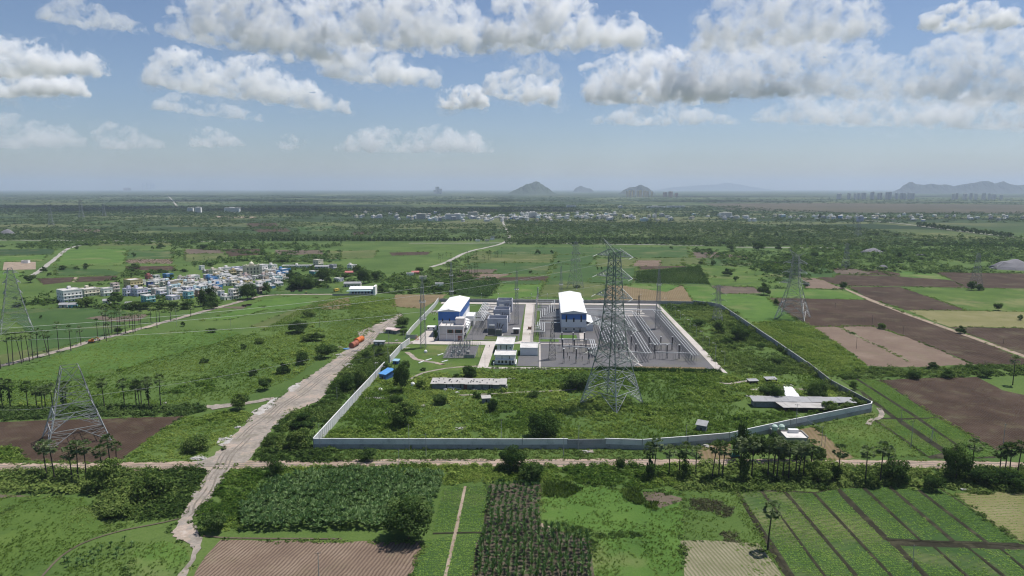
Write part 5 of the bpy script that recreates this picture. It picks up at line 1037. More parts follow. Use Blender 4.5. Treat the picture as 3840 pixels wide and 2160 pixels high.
for u in (13,24,34): wire('dark dropper wire over the roof of the right hall',(*W(u,566.6),15),(*W(u+4,720),33),2,.04,STEELD)
# ---------------- utility poles -----------------
POLE=mat('concrete_pole',(.42,.41,.40),.8,.1,1); WOODP=mat('dark_pole',(.12,.10,.09),.8,.15,1)
def upole(r,x,yb,yt,label,group='utility poles',m=None,arms=1,braces=()):
    X,Y=P(r,x,yb); h=Hh(r,x,yb,yt); t=thing('utility_pole',label,'utility pole',(X,Y,0),random.uniform(-.4,.4),group); w=max(.13,Y*.00022)
    obj('post',MB().bar((0,0,0),(0,0,h),w,6,w*.7),m or POLE,t)
    for k in range(arms): b=MB(); b.bar((-.9,0,h-.4-k*1.3),(.9,0,h-.4-k*1.3),w*.5); b.bar((-.8,0,h-.4-k*1.3),(-.8,0,h-.1-k*1.3),.07); b.bar((.8,0,h-.4-k*1.3),(.8,0,h-.1-k*1.3),.07); obj('crossarm',b,STEELD,t)
    for dx in braces: obj('stay',MB().bar((0,0,h*.8),(dx,-.4,0),.09,5),m or POLE,t)
    return t
for r,x,yb,yt,where in ((5,512,502,305,'before the front wall, left of the big bush'),(5,640,545,375,'between front wall and dirt road, left part'),(5,1207,470,265,'against the front wall at its middle'),(5,1677,545,395,'on the verge right of the roadside tree'),(5,1790,497,310,'against the grey gap in the front wall'),('m',555,330,110,'at the bend of the front wall'),(4,2413,492,300,'at the left corner of the boundary wall'),(4,2228,450,370,'in the bushes left of the wall corner'),('g',20,1449,1230,'beside the white wall, lower end'),('g',322,1449,1290,'touching the white wall, lower end'),('g',672,1120,850,'beside the blue-roofed shed'),('g',650,745,530,'below the grey cabin'),('g',1148,530,270,'at the left gate'),('i',1048,1155,595,'by the small roadside house'),('i',1550,1400,1020,'on the rusty field right of the house'),('i',1612,1430,1180,'on the rusty field nearest the palms'),(6,1648,290,195,'between the bean plots'),(6,1722,485,275,'at the edge of the bean plots'),(6,2420,450,300,'in front of the large ploughed field'),(6,1732,1385,1215,'on the dividing bank of the crop plots'),(3,1310,862,775,'on the tilled beds'),(3,1150,552,515,'on the dark ploughed field near the pylon'),(3,1430,672,605,'at the far corner of the tilled beds'),(3,1662,762,690,'on the dark field right of the tilled beds'),(3,820,858,800,'in the undergrowth outside the right wall'),(3,655,472,430,'on the light green strip'),(3,545,307,275,'on the pasture with three trees'),(3,2420,822,785,'on the dark field at the right edge'),(2,1743,702,630,'in the scrubby left field'),(2,1335,695,560,'beside the village road'),(2,585,812,740,'beside the village road among palms'),(1,2380,640,550,'outside the right end of the hedge'),('b',1125,250,118,'behind the rear wall right of the hall'),('b',1678,292,180,'behind the rear wall, darker'),(5,435,597,490,'on the near verge of the dirt road'),(4,2410,1520,1270,'on the furrowed pale field'),(7,566,352,338,'on the far road, left'),(7,682,354,338,'on the far road, further right')):
    upole(r,x,yb,yt,'grey concrete utility pole '+where,m=WOODP if r in (3,8) else None)
upole('g',893,520,270,'grey pole with slanting stay near the grey cabin',braces=(2.8,)); upole('g',885,830,560,'grey pole with slanting stay beside the broken wall',braces=(3.4,)); upole(6,1880,435,330,'stayed grey pole among the bean plots',braces=(-1.5,2.2)); upole(2,2413,705,550,'thick dark pole in the scrubby left field',m=WOODP,braces=())
for (r,x,y,z),(r2,x2,y2,z2),lab in ((('i',1048,1155,10.5),('i',1550,1400,9),'wire between the house pole and the rusty field pole'),(('g',885,830,9),('g',330,800,1.5),'thin stay wire crossing the bushes near the white wall'),(('m',1100,590,7),('m',1560,560,7.5),'sagging wire along the dirt road between palms')):
    wire(lab,(*P(r,x,y),z),(*P(r2,x2,y2),z2),.8,.05)
# ---------------- village -----------------
PAL={'W':(.92,.89,.84),'cream':(.76,.69,.55),'yellow':(.62,.50,.26),'beige':(.62,.57,.48),'lilac':(.64,.63,.76),'pink':(.70,.56,.52),'aqua':(.25,.52,.56),'teal':(.10,.30,.33),'blue':(.10,.28,.55),'navy':(.05,.10,.30),'red':(.45,.16,.15),'grey':(.50,.50,.51),'cyan':(.58,.76,.78),'brick':(.34,.20,.15),'tan':(.42,.36,.27),'brown':(.20,.16,.14)}
CN={'W':'white','beige':'beige','red':'rose-red','navy':'deep blue','cyan':'pale aqua','aqua':'turquoise','lilac':'pale lilac','cream':'cream','yellow':'pale yellow','pink':'pinkish','teal':'dark teal','blue':'bright blue','grey':'grey','brick':'brick-brown','tan':'tan','brown':'dark brown'}
hm=lambda c: mat('house_'+CN[c].replace(' ','_').replace('-','_'),PAL[c],.8,.08,.2)
RCON=mat('house_roof',(.55,.53,.51),.85,.15,.25); TINR=mat('tin_roof',(.32,.32,.325),.55,.14,.3)
WIN_ME=MB().box(-.5,.5,-.05,.05,0,1).mesh('window',DARK); rnh=random.Random(21)
def house(x,y,w,d,h,c,rz,label,group,roof='flat',det=True):
    t=thing('house',label,'house',(x,y,0),rz,group); fl=max(1,round(h/3.6)); m=hm(c)
    obj('wall',MB().box(-w/2,w/2,-d/2,d/2,0,h),m,t)
    if roof=='flat':
        b=MB(); b.box(-w/2+.2,w/2-.2,-d/2+.2,d/2-.2,h,h+.05); obj('roof',b,RCON,t); b=MB(); e=.25; a,c_=w/2+.15,d/2+.15
        b.box(-a,a,-c_,-c_+e,h-.1,h+.8); b.box(-a,a,c_-e,c_,h-.1,h+.8); b.box(-a,-a+e,-c_+e,c_-e,h-.1,h+.8); b.box(a-e,a,-c_+e,c_-e,h-.1,h+.8); obj('parapet',b,m if rnh.random()<.5 else hm('W'),t)
        if det and rnh.random()<.55 and w>7: sx=rnh.uniform(-w/4,w/4); b=MB(); b.box(sx-1.5,sx+1.5,d/2-3.6,d/2-.4,h+.05,h+2.9); obj('stair_head',b,m,t)
        if det and rnh.random()<.4: b=MB(); b.bar((w/3.2,-d/5,h),(w/3.2,-d/5,h+1.5),.65,9); obj('water_tank',b,DARK if rnh.random()<.5 else WHITE,t)
    else:
        b=gable(MB(),-d/2,d/2,-w/2,w/2,h,h+1.5,.12,.5) ; o=obj('roof',b,TINR if roof=='tin' else hm('red'),t); o.rotation_euler.z=rad(90)
    if det:
        n=max(1,int(w/3.6))
        for f in range(fl):
            z=f*3.6+1.0
            if z+1.3>h: continue
            if f: obj('ledge',MB().box(-w/2-.4,w/2+.4,-d/2-.7,-d/2,f*3.6-.1,f*3.6+.1),hm('W'),t)
            for i in range(n):
                px=-w/2+(i+.5)*w/n
                o=bpy.data.objects.new('window' if f or i else 'door',WIN_ME); o.location=(px,-d/2-.02,z if f or i else 0); o.scale=(1.25,1,1.4 if f or i else 2.3); link(o,t)
            k=max(1,int(d/4))
            for i in range(k): o=bpy.data.objects.new('window',WIN_ME); o.location=(w/2+.02,-d/2+(i+.5)*d/k,z); o.scale=(1.25,1,1.4); o.rotation_euler.z=rad(90); link(o,t)
            for i in range(k): o=bpy.data.objects.new('window',WIN_ME); o.location=(-w/2-.02,-d/2+(i+.5)*d/k,z); o.scale=(1.25,1,1.4); o.rotation_euler.z=rad(90); link(o,t)
    return t
STW=lambda h: 'single-storey' if h<5 else 'two-storey' if h<9 else 'three-storey'
def vh(r,x,yb,yt,w,c,where=None,roof='flat',rz=None,label=None,hk=.8):
    X,Y=P(r,x,yb-1); X,Y=P(r,x,yb); h=max(2.8,Hh(r,x,yb,yt)*hk); wm=w*pxm(r,x,yb); a=rad(rz if rz is not None else 56+rnh.uniform(-5,5)); k=abs(math.sin(a))+abs(math.cos(a)); ww=wm/k*1.05; Y+=wm*.35
    return house(X,Y,ww*rnh.uniform(.9,1.1),ww*rnh.uniform(.9,1.15),h,c,a,label or f"{CN[c]} {STW(h)} village house {where}",'village houses',roof)
E_=[(260,700,480,330,'W','at the far left, largest white block'),(560,610,480,290,'cream','right of the biggest white block'),(850,605,470,180,'W','with dark stair strips at the village front'),(990,545,390,130,'pink','left of the tall yellow house'),(1240,475,340,260,'yellow','standing tallest in the left village'),(1400,440,360,110,'W','just right of the tall yellow house'),(1520,475,370,90,'navy','in the middle of the left village'),(1610,460,370,110,'W','beside the deep blue house'),(1510,350,285,110,'red','at the rear of the left village'),(1620,375,280,110,'grey','next to the rose-red house'),(1790,335,265,140,'blue','at the rear edge of the left village'),(1850,500,360,190,'tan','behind the slim white tower'),(1950,470,340,130,'yellow','right of the tan house'),(1740,475,375,110,'beige','left of the tan house'),(1190,605,475,150,'lilac','behind the dark front tree'),(1350,605,470,200,'lilac','with balcony right of the dark front tree'),(1520,585,485,110,'teal','in the village front row'),(1480,705,580,190,'aqua','at the very front of the village'),(1612,605,470,110,'pink','left of the slim white tower'),(1855,665,600,190,'lilac','at the foot of the slim white tower'),(2100,645,510,140,'aqua','among the front palms'),(2265,615,490,100,'brick','among the front palms'),(2160,365,290,200,'W','with a dark porch behind the centre'),(2490,295,190,150,'cream','at the upper right of the left village'),(2310,210,140,80,'W','highest up at the rear'),(2110,480,380,160,'beige','in the crowded middle')]
for x,yb,yt,w,c,wh in E_: vh('e',x,yb,yt,w,c,wh)
for x,yb,yt,w,c,lab in ((345,785,720,140,'aqua','low turquoise shack at the edge of the left field'),(210,780,722,130,'grey','low grey shack beside the turquoise one'),(870,722,662,110,'W','low white shed below the village front'),(1200,762,705,100,'W','low white shed under the front palms')): vh('e',x,yb,yt,w,c,None,'tin',20,lab)
F_=[(70,355,270,140,'cream','left of the mosque'),(250,310,240,140,'W','behind, left of the mosque'),(400,345,255,170,'lilac','adjoining the mosque on its left'),(785,345,178,140,'W','tall, right of the mosque'),(930,285,195,130,'W','at the rear, right of the mosque'),(1080,335,260,190,'blue','below the long white shed'),(1600,222,120,140,'cream','alone at the rear right'),(1540,365,290,120,'teal','among the trees at right'),(1820,285,190,100,'grey','right of the dark rear shed'),(1050,430,340,130,'W','at the right of the village lane'),(980,500,400,120,'W','with clustered roofs by the lane'),(760,505,440,150,'blue','between the two big trees'),(490,485,390,130,'W','before the mosque'),(550,415,350,120,'pink','at the foot of the mosque'),(800,415,350,150,'pink','right below the mosque'),(360,710,540,140,'W','slim, nearest the road at the village front'),(440,690,570,80,'cyan','joined to the slim white house'),(180,665,580,90,'lilac','left of the slim white house'),(240,725,670,170,'W','low by the front road'),(120,565,480,130,'blue','at the front centre'),(745,635,500,80,'brown','half hidden under the big tree'),(2100,275,200,130,'W','far right among trees'),(1900,455,400,140,'lilac','above the school'),(1640,475,445,100,'W','beside the dark trees, open-fronted')]
for x,yb,yt,w,c,wh in F_: vh('f',x,yb,yt,w,c,wh)
for x,yb,yt,w,c,rf,lab in ((1300,250,215,430,'W','flat','long low white shed at the rear of the village'),(1665,290,215,200,'grey','tin','wide dark-walled shed with pale roof at the rear right'),(2060,350,308,110,'red','red','low house with red roof among the right trees'),(2110,530,465,240,'beige','tin','long grey-roofed building above the white school')):
    X,Y=P('f',x,yb); wm=w*pxm('f',x,yb); h=max(3,Hh('f',x,yb,yt)*.8); house(X,Y+4,wm,11,h,c,rad(4),lab,'village houses',rf)
for i in range(120):
    for _ in range(20):
        if i<52: r,x,y='e',rnh.uniform(1560,2576),rnh.uniform(390,620)
        else: r,x,y='f',rnh.uniform(-40,1130),rnh.uniform(300,560)
        X,Y=P(r,x,y)
        if all(math.hypot(o.location.x-X,o.location.y-Y)>8.2 for o in ALL if o.name.startswith('house')): break
    else: continue
    c=rnh.choice(['W','W','W','W','cream','beige','pink','cyan','lilac','grey','tan','yellow','blue']); h=rnh.choice([3.2,3.4,3.6,4,6.6]); w=rnh.uniform(7,11)
    rf='tin' if h<3.5 and rnh.random()<.4 else 'flat'; house(X,Y,w,rnh.uniform(6,10),h,c,rad(56+rnh.uniform(-9,9)),f"{CN[c]} {STW(h)} house with {'tin' if rf=='tin' else 'flat'} roof in the crowded {'left' if r=='e' else 'right'} village",'village houses',rf)
for i,(r,x,y) in enumerate([('D',1105,720),('D',1064,702),('D',1045,690),('D',1032,694),('D',1600*.0+65,662),('D',1202,607),('D',1225,607),('D',1238,603),('D',1240,598)]):
    X,Y=P(r,x,y); house(X,Y,10,7,3.4 if i!=4 else 4,['W','cream','red','W','W','W','beige','W','grey'][i],rad(8),['small white hut left of the left hall fields','small cream hut near the palms above the hall','low red-roofed hut among palms above the hall','small white hut near the country road bend','lone white hut on bare ground at far left','small white roadside shop at the far junction','small beige roadside shop at the far junction','white roadside hut above the junction','grey roadside hut above the junction'][i],'outlying huts','red' if i==2 else 'flat',False)
# mosque
X,Y=P('f',600,388); t=thing('mosque','cream and pale-green mosque with arches and a pale dome','mosque',(X,Y+9,0),rad(35)); cm=mat('cream_green_wall',(.58,.57,.40),.75,.08,.2); part('wall',t,cm,[(-9,9,-9,9,0,14)]); part('parapet',t,cm,[(-9.3,9.3,-9.3,-8.9,14,15.6),(-9.3,9.3,8.9,9.3,14,15.6),(-9.3,-8.9,-8.9,8.9,14,15.6),(8.9,9.3,-8.9,8.9,14,15.6)]); part('roof',t,RCON,[(-8.8,8.8,-8.8,8.8,14,14.1)])
part('dome_drum',t,cm,[(-3,3,-6,0,14.1,16.2)]); obj('dome',MB().lathe([(3,16.2),(3.3,17.2),(3.0,18.4),(2.2,19.5),(1.0,20.3),(.15,20.8),(.1,22)],14,(0,-3,0)),mat('pale_gold_dome',(.66,.62,.48),.4,.05,.4),t,smooth=True)
for sx_ in (-1,1): obj('corner_turret',MB().lathe([(1,14),(1,16.5),(1.3,16.6),(.9,17.4),(.1,18.4)],8,(sx_*8.2,-8.2,0)),cm,t)
for f in range(3):
    for i in range(4):
        for fr in (0,1):
            a=-6.6+i*4.4; z=1+f*4.4; b=MB(); b.add([(a-.8,-9.06,z),(a+.8,-9.06,z),(a+.8,-9.06,z+2),(a+.5,-9.06,z+2.7),(a,-9.06,z+3),(a-.5,-9.06,z+2.7),(a-.8,-9.06,z+2)],[tuple(range(7))]); o=obj('window',b,DARK,t); o.rotation_euler.z=rad(90)*fr
# slim tower
X,Y=P('e',1805,640); t=thing('tower','slim white tower with tapering top rising from the village front','tower',(X,Y+5,0),rad(56)); part('shaft',t,hm('W'),[(-2,2,-2,2,0,13)]); part('balcony',t,hm('W'),[(-2.5,2.5,-2.5,2.5,13,13.5)]); obj('spire',MB().lathe([(1.5,13.5),(1.5,16),(1.9,16.1),(.9,17.5),(.1,19)],8),hm('lilac'),t); part('window',t,DARK,[(-.5,.5,-2.1,-2.0,9,11),(-.5,.5,-2.1,-2,4,6)])
# school with veranda
X,Y=P('f',2245,655); k=pxm('f',2245,655); t=thing('school_building','long white-roofed school hall with pale blue veranda at the village right end','school',(X,Y+3,0),rad(3)); w=185*k
part('wall',t,hm('W'),[(-w,w,5,13,0,6)]); part('veranda_wall',t,hm('cyan'),[(-w,w,4.9,5,0,4.6)]); b=MB().add([(-w-1,3,6.2),(w+1,3,6.2),(w+1,14,8),(-w-1,14,8),(-w-1,3,6.5),(w+1,3,6.5),(w+1,14,8.3),(-w-1,14,8.3)],[(4,5,6,7),(0,1,5,4),(1,2,6,5),(2,3,7,6),(3,0,4,7),(3,2,1,0)]); obj('roof',b,ROOFW,t)
part('veranda_roof',t,hm('cyan'),[(-w-3,w-4,-1,3.4,4.4,4.7)]); part('pillar',t,hm('blue'),[(-w+i*w/5,-w+i*w/5+.4,-.6,-.2,0,4.4) for i in range(10)]); part('end_wall',t,hm('W'),[(w-1,w+1.2,-3,12,0,10)]); part('window',t,DARK,[(-w+2+i*w/4,-w+4.4+i*w/4,4.8,4.9,1,3.2) for i in range(7)]); part('yard_wall',t,CONCR,[(-w-18,w-4,-4.2,-3.8,0,2.2)])
# vehicles
TYRE=mat('rubber',(.02,.02,.02),.9)
def wheels(t,xs,ys,r,wd=.35):
    for x in xs:
        for s in ys: w=obj('wheel',MB().bar((x,s-wd/2,r),(x,s+wd/2,r),r,12),TYRE,t); obj('rim',MB().bar((x,s-wd/2-.02,r),(x,s+wd/2+.02,r),r*.5,10),STEELL,w)
def vehicle(r,x,y,rz,label,cat,name): X,Y=P(r,x,y); return thing(name,label,cat,(X,Y,.35),rad(rz))
t=vehicle('f',1880,600,70,'yellow bus parked on the grass beside the white school','bus','bus'); YEL=mat('yellow_paint',(.62,.45,.06),.4,.06,.5); b=MB(); b.box(-4.4,4.4,-1.25,1.25,.6,2.2); obj('body',b,YEL,t); part('window_band',t,GLASSD,[(-4.2,4.3,-1.2,1.2,2.2,2.9)]); part('roof',t,YEL,[(-4.4,4.4,-1.25,1.25,2.9,3.2)]); part('bumper',t,STEELD,[(4.4,4.6,-1.2,1.2,.5,.9)]); wheels(t,(-2.8,2.9),(-1.15,1.15),.5)
t=vehicle(2,693,818,20,'orange excavator working at the edge of the village road','excavator','excavator'); part('track',t,STEELD,[(-2.2,2.2,-1.5,-.8,0,.9),(-2.2,2.2,.8,1.5,0,.9)]); part('cab',t,ORANGE,[(-2,1.4,-1.3,1.3,1,2.2),(.1,1.4,-1.3,0,2.2,3.2)]); part('window',t,GLASSD,[(1.4,1.45,-1.2,-.1,2.2,3.0)]); b=MB(); b.bar((1.2,.5,1.9),(3.6,.5,4.2),.28); b.bar((3.6,.5,4.2),(5.4,.5,2.0),.22); obj('arm',b,ORANGE,t); part('bucket',t,STEELD,[(4.9,5.9,.1,.9,.9,2.0)])
for r,x,y,rz,lab in ((2,1845,545,5,'dark farm trailer parked on bare ground by the village road'),(2,1880,540,5,'second dark trailer right of the first on bare ground'),('f',1237,607,0,'dark cart on the village green, left of the pair'),('f',1352,600,0,'dark cart on the village green, right of the pair')):
    t=vehicle(r,x,y,rz,lab,'trailer','trailer'); part('bed',t,STEELD,[(-2.6,2.6,-1.1,1.1,.9,1.2)]); part('side_board',t,BROWN,[(-2.6,2.6,-1.1,-1.0,1.2,1.9),(-2.6,2.6,1.0,1.1,1.2,1.9),(-2.6,-2.5,-1,1,1.2,1.9)]); part('drawbar',t,STEELD,[(2.6,4.4,-.1,.1,.8,.95)]); wheels(t,(-1,1),(-1.1,1.1),.5)
t=vehicle('f',1435,633,175,'dark three-wheeled rickshaw on the village road','rickshaw','rickshaw'); part('body',t,STEELD,[(-1.3,.8,-.65,.65,.4,1.1),(.8,1.4,-.4,.4,.4,1.2)]); part('hood',t,mat('yellow_canvas',(.4,.3,.05),.9),[(-1.35,.7,-.7,.7,1.9,2.1)]); part('hood_post',t,STEELD,[(-1.3,-1.2,-.65,.65,1.1,1.9),(.6,.7,-.65,-.55,1.1,1.9),(.6,.7,.55,.65,1.1,1.9)]); wheels(t,(-.8,),(-.6,.6),.28,.12); wheels(t,(1.2,),(0,),.28,.12)
t=vehicle('m',1150,520,4,'green-covered vehicle parked in the shade beside the dirt road','vehicle','parked_vehicle'); part('body',t,STEELD,[(-2.2,2.2,-.9,.9,.5,1.2)]); obj('cover',MB().add([(-2.1,-.9,1.2),(2,-.9,1.2),(2,.9,1.2),(-2.1,.9,1.2),(-1.6,-.7,2.2),(1.2,-.7,2.2),(1.2,.7,2.2),(-1.6,.7,2.2)],[(4,5,6,7),(0,1,5,4),(1,2,6,5),(2,3,7,6),(3,0,4,7)]),mat('green_canvas',(.03,.22,.18),.8),t); wheels(t,(-1.4,1.4),(-.85,.85),.38,.25)
# ---------------- sheds and clutter round the compound -----------------
SHW=mat('weathered_shed_panel',(.22,.235,.25),.75,.25,.3,0,.3,(.09,.08,.075)); SHR=mat('dusty_sheet_roof',(.42,.40,.38),.7,.14,.3)
t=st('long_shed','long low labour shed with pale sheet roof and patched grey walls','shed',-46,397,z=0); part('wall',t,SHW,[(-22,22.2,0,7,0,3.3)]); b=MB()
for i in range(11): x0=-23+i*4.18; z=random.uniform(-.12,.12); b.add([(x0,-1.2,3.35+z),(x0+4.25,-1.2,3.35+z),(x0+4.25,7.8,4.6+z),(x0,7.8,4.6+z),(x0,-1.2,3.5+z),(x0+4.25,-1.2,3.5+z),(x0+4.25,7.8,4.75+z),(x0,7.8,4.75+z)],[(4,5,6,7),(0,1,5,4),(1,2,6,5),(2,3,7,6),(3,0,4,7),(3,2,1,0)])
obj('roof',b,SHR,t); part('door',t,mat('rust_red_door',(.15,.06,.05),.8,.2),[(-3,-.7,-.1,0,0,3.0)]); part('gap',t,DARK,[(x,x+.5,-.08,0,0,3) for x in (-13.5,-9.9,-5,2.5,8,12.5,14)]); part('roof_weight',t,STEELD,[(x,x+.7,y,y+.6,3.75+y*.15,4.05+y*.15) for x,y in [(random.uniform(-22,21),random.uniform(0,6.5)) for _ in range(26)]]); part('block_stack',t,CONCR,[(22.6,23.4,-1,3,0,2.6)])
rn=random.Random(5)
def pile(r,x,y,w,d,n,s0,s1,m,label,cat='rubble',name='rubble_heap',hh=.35):
    X,Y=P(r,x,y); b=MB()
    for i in range(n):
        a=rn.gauss(0,w/3.0); c=rn.gauss(0,d/3.0); s=rn.uniform(s0,s1); k=max(0,1-math.hypot(a/w*1.6,c/d*1.6)); b.blob(a,c,s*.3+k*hh,s,s*rn.uniform(.6,1),s*.6,i,1,.3)
    t=tag(obj(name,b,m,None,(X,Y,0)),label,cat); return t
WST2=mat('white_sacks',(.62,.62,.60),.8,.12); RUB=mat('pale_rubble',(.46,.44,.41),.9,.2,1.0); RUBD=mat('grey_rubble',(.27,.25,.24),.9,.25,1)
pile('h',690,490,8,3,34,.4,.9,WST2,'heap of white bags and pipes before the long shed','scrap heap','scrap_heap',1.2); pile('h',820,575,1.6,1,5,.5,.9,WST2,'single white bundle on the grass before the long shed','bundle','bundle'); pile('h',1260,500,4,2,16,.3,.7,RUB,'small light scrap pile right of the shed door','scrap heap','scrap_heap'); pile('h',1480,495,3,1.5,10,.3,.6,WST2,'white scrap by the right half of the long shed','scrap heap','scrap_heap'); pile('h',2060,250,5,5,14,.4,.8,RUB,'scattered white debris behind the right end of the long shed','debris','scrap_heap'); pile('h',540,235,5,2,12,.4,.8,RUB,'pale scrap behind the left part of the long shed','debris','scrap_heap'); pile('h',40,880,2.4,3,22,.4,.8,RUBD,'grey rubble heap beside the tree left in the compound'); pile(5,375,215,2.6,4,30,.4,.8,RUBD,'grey stone heap at the left foot of the compound tree')
for r,x,y,w,d,n,lab in (('g',330,620,4.5,3.5,40,'grey boulders beside the orange tanks'),('g',60,560,3.2,3.6,30,'grey rubble left of the orange tanks'),('g',30,690,5,5,24,'pale rubble on the left verge of the gravel track'),('g',210,845,3,3,24,'white broken slabs on the right verge of the gravel track'),('g',230,905,4,1.5,20,'white slabs in a line on the right verge'),('g',700,830,4,3.2,30,'cream rubble heap at the gap in the white wall'),('g',780,310,5,4,40,'building rubble by the two small huts'),('g',850,90,7,4,30,'boulders at the top end of the gravel track'),('g',1030,445,3,1.6,14,'pale rocks along the gate road'),('g',620,425,3,1.2,12,'rocks left of the gate road'),(4,1700,420,4,2.4,34,'white lime rubble on the left verge of the track'),(4,1490,565,5,1.6,36,'white rubble at the road crossing'),(4,1800,330,2,2,14,'white boulders above the lime rubble'),(4,2100,310,2,1,14,'pale stones on the right verge'),(2,1250,1275,2,1.2,8,'pale boulder pile in the left scrub'),('i',880,235,6,2,18,'broken poles and stones above the white tarpaulin'),(5,900,340,4,3,30,'earth and rubble heap near the front wall'),(5,1850,515,3,1.2,16,'white rubble on the verge before the front wall'),('m',1400,588,2.4,.8,8,'white blocks on the near edge of the dirt road'),('m',790,365,3,1.4,16,'branches and rubble by the bend of the wall'),('i',280,455,9,3,44,'scrap and planks left of the shack trees'),('b',580,900,3,1.2,12,'white stones at the edge of the hall lawn'),('a',560,475,8,16,60,'rubbish dumped between left hall and white wall'),('g',1130,570,9,2.2,16,'dark timber and debris at the foot of the gate wall'),(6,2120,800,3,1,10,'pale cloth heap at the edge of the seedling field')):
    pile(r,x,y,w,d,n,.35,.85,RUB if 'grey' not in lab else RUBD,lab)
for r,x,y,lab in (('a',410,1120,'round white tank on the lawn by the outdoor yard'),('g',1305,1205,'round white tank beside the big dark tree'),('g',755,1300,'white capsule tank on the grass by the white wall')):
    X,Y=P(r,x,y); tag(obj('water_tank',MB().lathe([(1.1,0),(1.25,.4),(1.25,1.3),(.9,1.9),(.3,2.1),(.3,2.3)],12),WHITE,None,(X,Y,0)),lab,'water tank')
for x,y,c,lab,L_ in (('260',575,(.36,.12,.07),'faded red cylindrical steel tank lying beside the gravel track',10),('345',500,(.62,.16,.04),'bright orange cylindrical steel tank lying behind the faded one',11)):
    X,Y=P('g',float(x),y); t=thing('steel_tank',lab,'tank',(X,Y,0),rad(78),'steel tanks'); m_=mat('tank_'+x,c,.6,.1,.4); b=MB(); b.bar((0,0,2.3),(L_,0,2.3),2.1,18); obj('shell',b,m_,t); part('end_plate',t,mat('dark_rust',(.15,.06,.05),.8),[(-.1,0,-.01,.01,2.2,2.3)])
    for k_ in (0.4,L_*.5,L_-.4): b=MB(); b.bar((k_-.12,0,2.3),(k_+.12,0,2.3),2.25,18); obj('hoop',b,m_,t)
    part('saddle',t,STEELD,[(1,1.6,-1.7,1.7,0,.9),(L_-1.6,L_-1,-1.7,1.7,0,.9)])
X,Y=P('g',170,590); tag(obj('tarpaulin',MB().blob(0,0,.4,2.6,1.8,.6,3,2,.12),mat('blue_plastic',(.08,.22,.42),.5),None,(X,Y,0)),'crumpled blue tarpaulin in front of the faded red tank','tarpaulin')
def hut(r,x,yb,w,d,h,rz,wm,rm,label,slope=.6,cat='hut',win=False,name='hut'):
    X,Y=P(r,x,yb); t=thing(name,label,cat,(X,Y,0),rad(rz)); part('wall',t,wm,[(-w/2,w/2,0,d,0,h)]); o=.5; z0=h+.05
    b=MB().add([(-w/2-o,-o,z0),(w/2+o,-o,z0),(w/2+o,d+o,z0+slope),(-w/2-o,d+o,z0+slope),(-w/2-o,-o,z0+.15),(w/2+o,-o,z0+.15),(w/2+o,d+o,z0+slope+.15),(-w/2-o,d+o,z0+slope+.15)],[(4,5,6,7),(0,1,5,4),(1,2,6,5),(2,3,7,6),(3,0,4,7),(3,2,1,0)]); obj('roof',b,rm,t)
    if win:
        for s in (-1,1): f=part('window',t,WHITE,[(s*w*.24-.8,s*w*.24+.8,-.08,0,1.5,2.5)])
    part('door',t,DARK,[(-.5,.4,-.06,0,0,min(2.1,h-.3))]); return t
BLR=mat('bright_blue_sheet',(.10,.30,.62),.5,.08,.4); BLW=mat('blue_shed_wall',(.05,.14,.36),.6,.15,.4)
hut('g',725,532,8,4,3.3,-4,STEEL,STEELL,'grey portable cabin with two white windows beside the gate road',.1,'cabin',True,'cabin'); hut('g',905,318,6.5,5,3.2,-10,SHW,mat('pale_pink_roof',(.60,.50,.48),.7),'small hut with pale pink roof, left of the two by the track'); hut('g',985,330,5,5,3.0,-30,SHW,mat('rosy_roof',(.48,.36,.33),.7),'small hut with rosy roof, right of the two by the track')
hut('g',790,1100,5.2,9,3.4,-28,BLW,BLR,'blue shed with sloping blue roof against the white wall',1.6); hut('g',1010,845,3.6,3.4,2.3,-10,BLW,mat('faded_blue_roof',(.28,.46,.58),.6),'small pale-blue roofed shed among the trees'); hut('m',735,190,4.6,3.4,3.2,-30,SHW,TINR,'small dark hut with tilted tin roof in the compound corner',1.5); hut('h',1500,810,4.5,3.5,2.8,10,SHW,SHR,'tiny pale-roofed hut half hidden by a tree below the shed'); hut('i',240,205,5.5,3.5,1.8,5,DARK,TINR,'small tin shelter left of the upper pair by the footpath',.4); hut('i',590,180,6.5,4,2.0,5,DARK,TINR,'small tin shelter right of the upper pair by the footpath',.5)
# shack row
t=st('shack','long patched shack with sheet roof along the right corner of the compound','shack',144,371,z=0); part('wall',t,SHW,[(-28,2,0,6,0,3.4)]); part('rear_wall',t,CONCR,[(2,26,1,5,0,2.6)]); b=MB()
for i in range(14): x0=-29+i*4; z=random.uniform(-.1,.1); b.add([(x0,-.8,3.5+z),(x0+4.05,-.8,3.5+z),(x0+4.05,7,4.3+z),(x0,7,4.3+z),(x0,-.8,3.62+z),(x0+4.05,-.8,3.62+z),(x0+4.05,7,4.42+z),(x0,7,4.42+z)],[(4,5,6,7),(0,1,5,4),(1,2,6,5),(2,3,7,6),(3,0,4,7),(3,2,1,0)])
obj('roof',b,TINR,t); b=MB()
for i in range(7): x0=-17+i*3.6; dz=random.uniform(-.07,.07); sk=.0; b.add([(x0+2,-8.2,2.6+dz),(x0+5.65,-8.2,2.6+dz),(x0+3.65,-.4,3.3+dz),(x0,-.4,3.3+dz),(x0+2,-8.2,2.7+dz),(x0+5.65,-8.2,2.7+dz),(x0+3.65,-.4,3.4+dz),(x0,-.4,3.4+dz)],[(4,5,6,7),(0,1,5,4),(1,2,6,5),(2,3,7,6),(3,0,4,7),(3,2,1,0)])
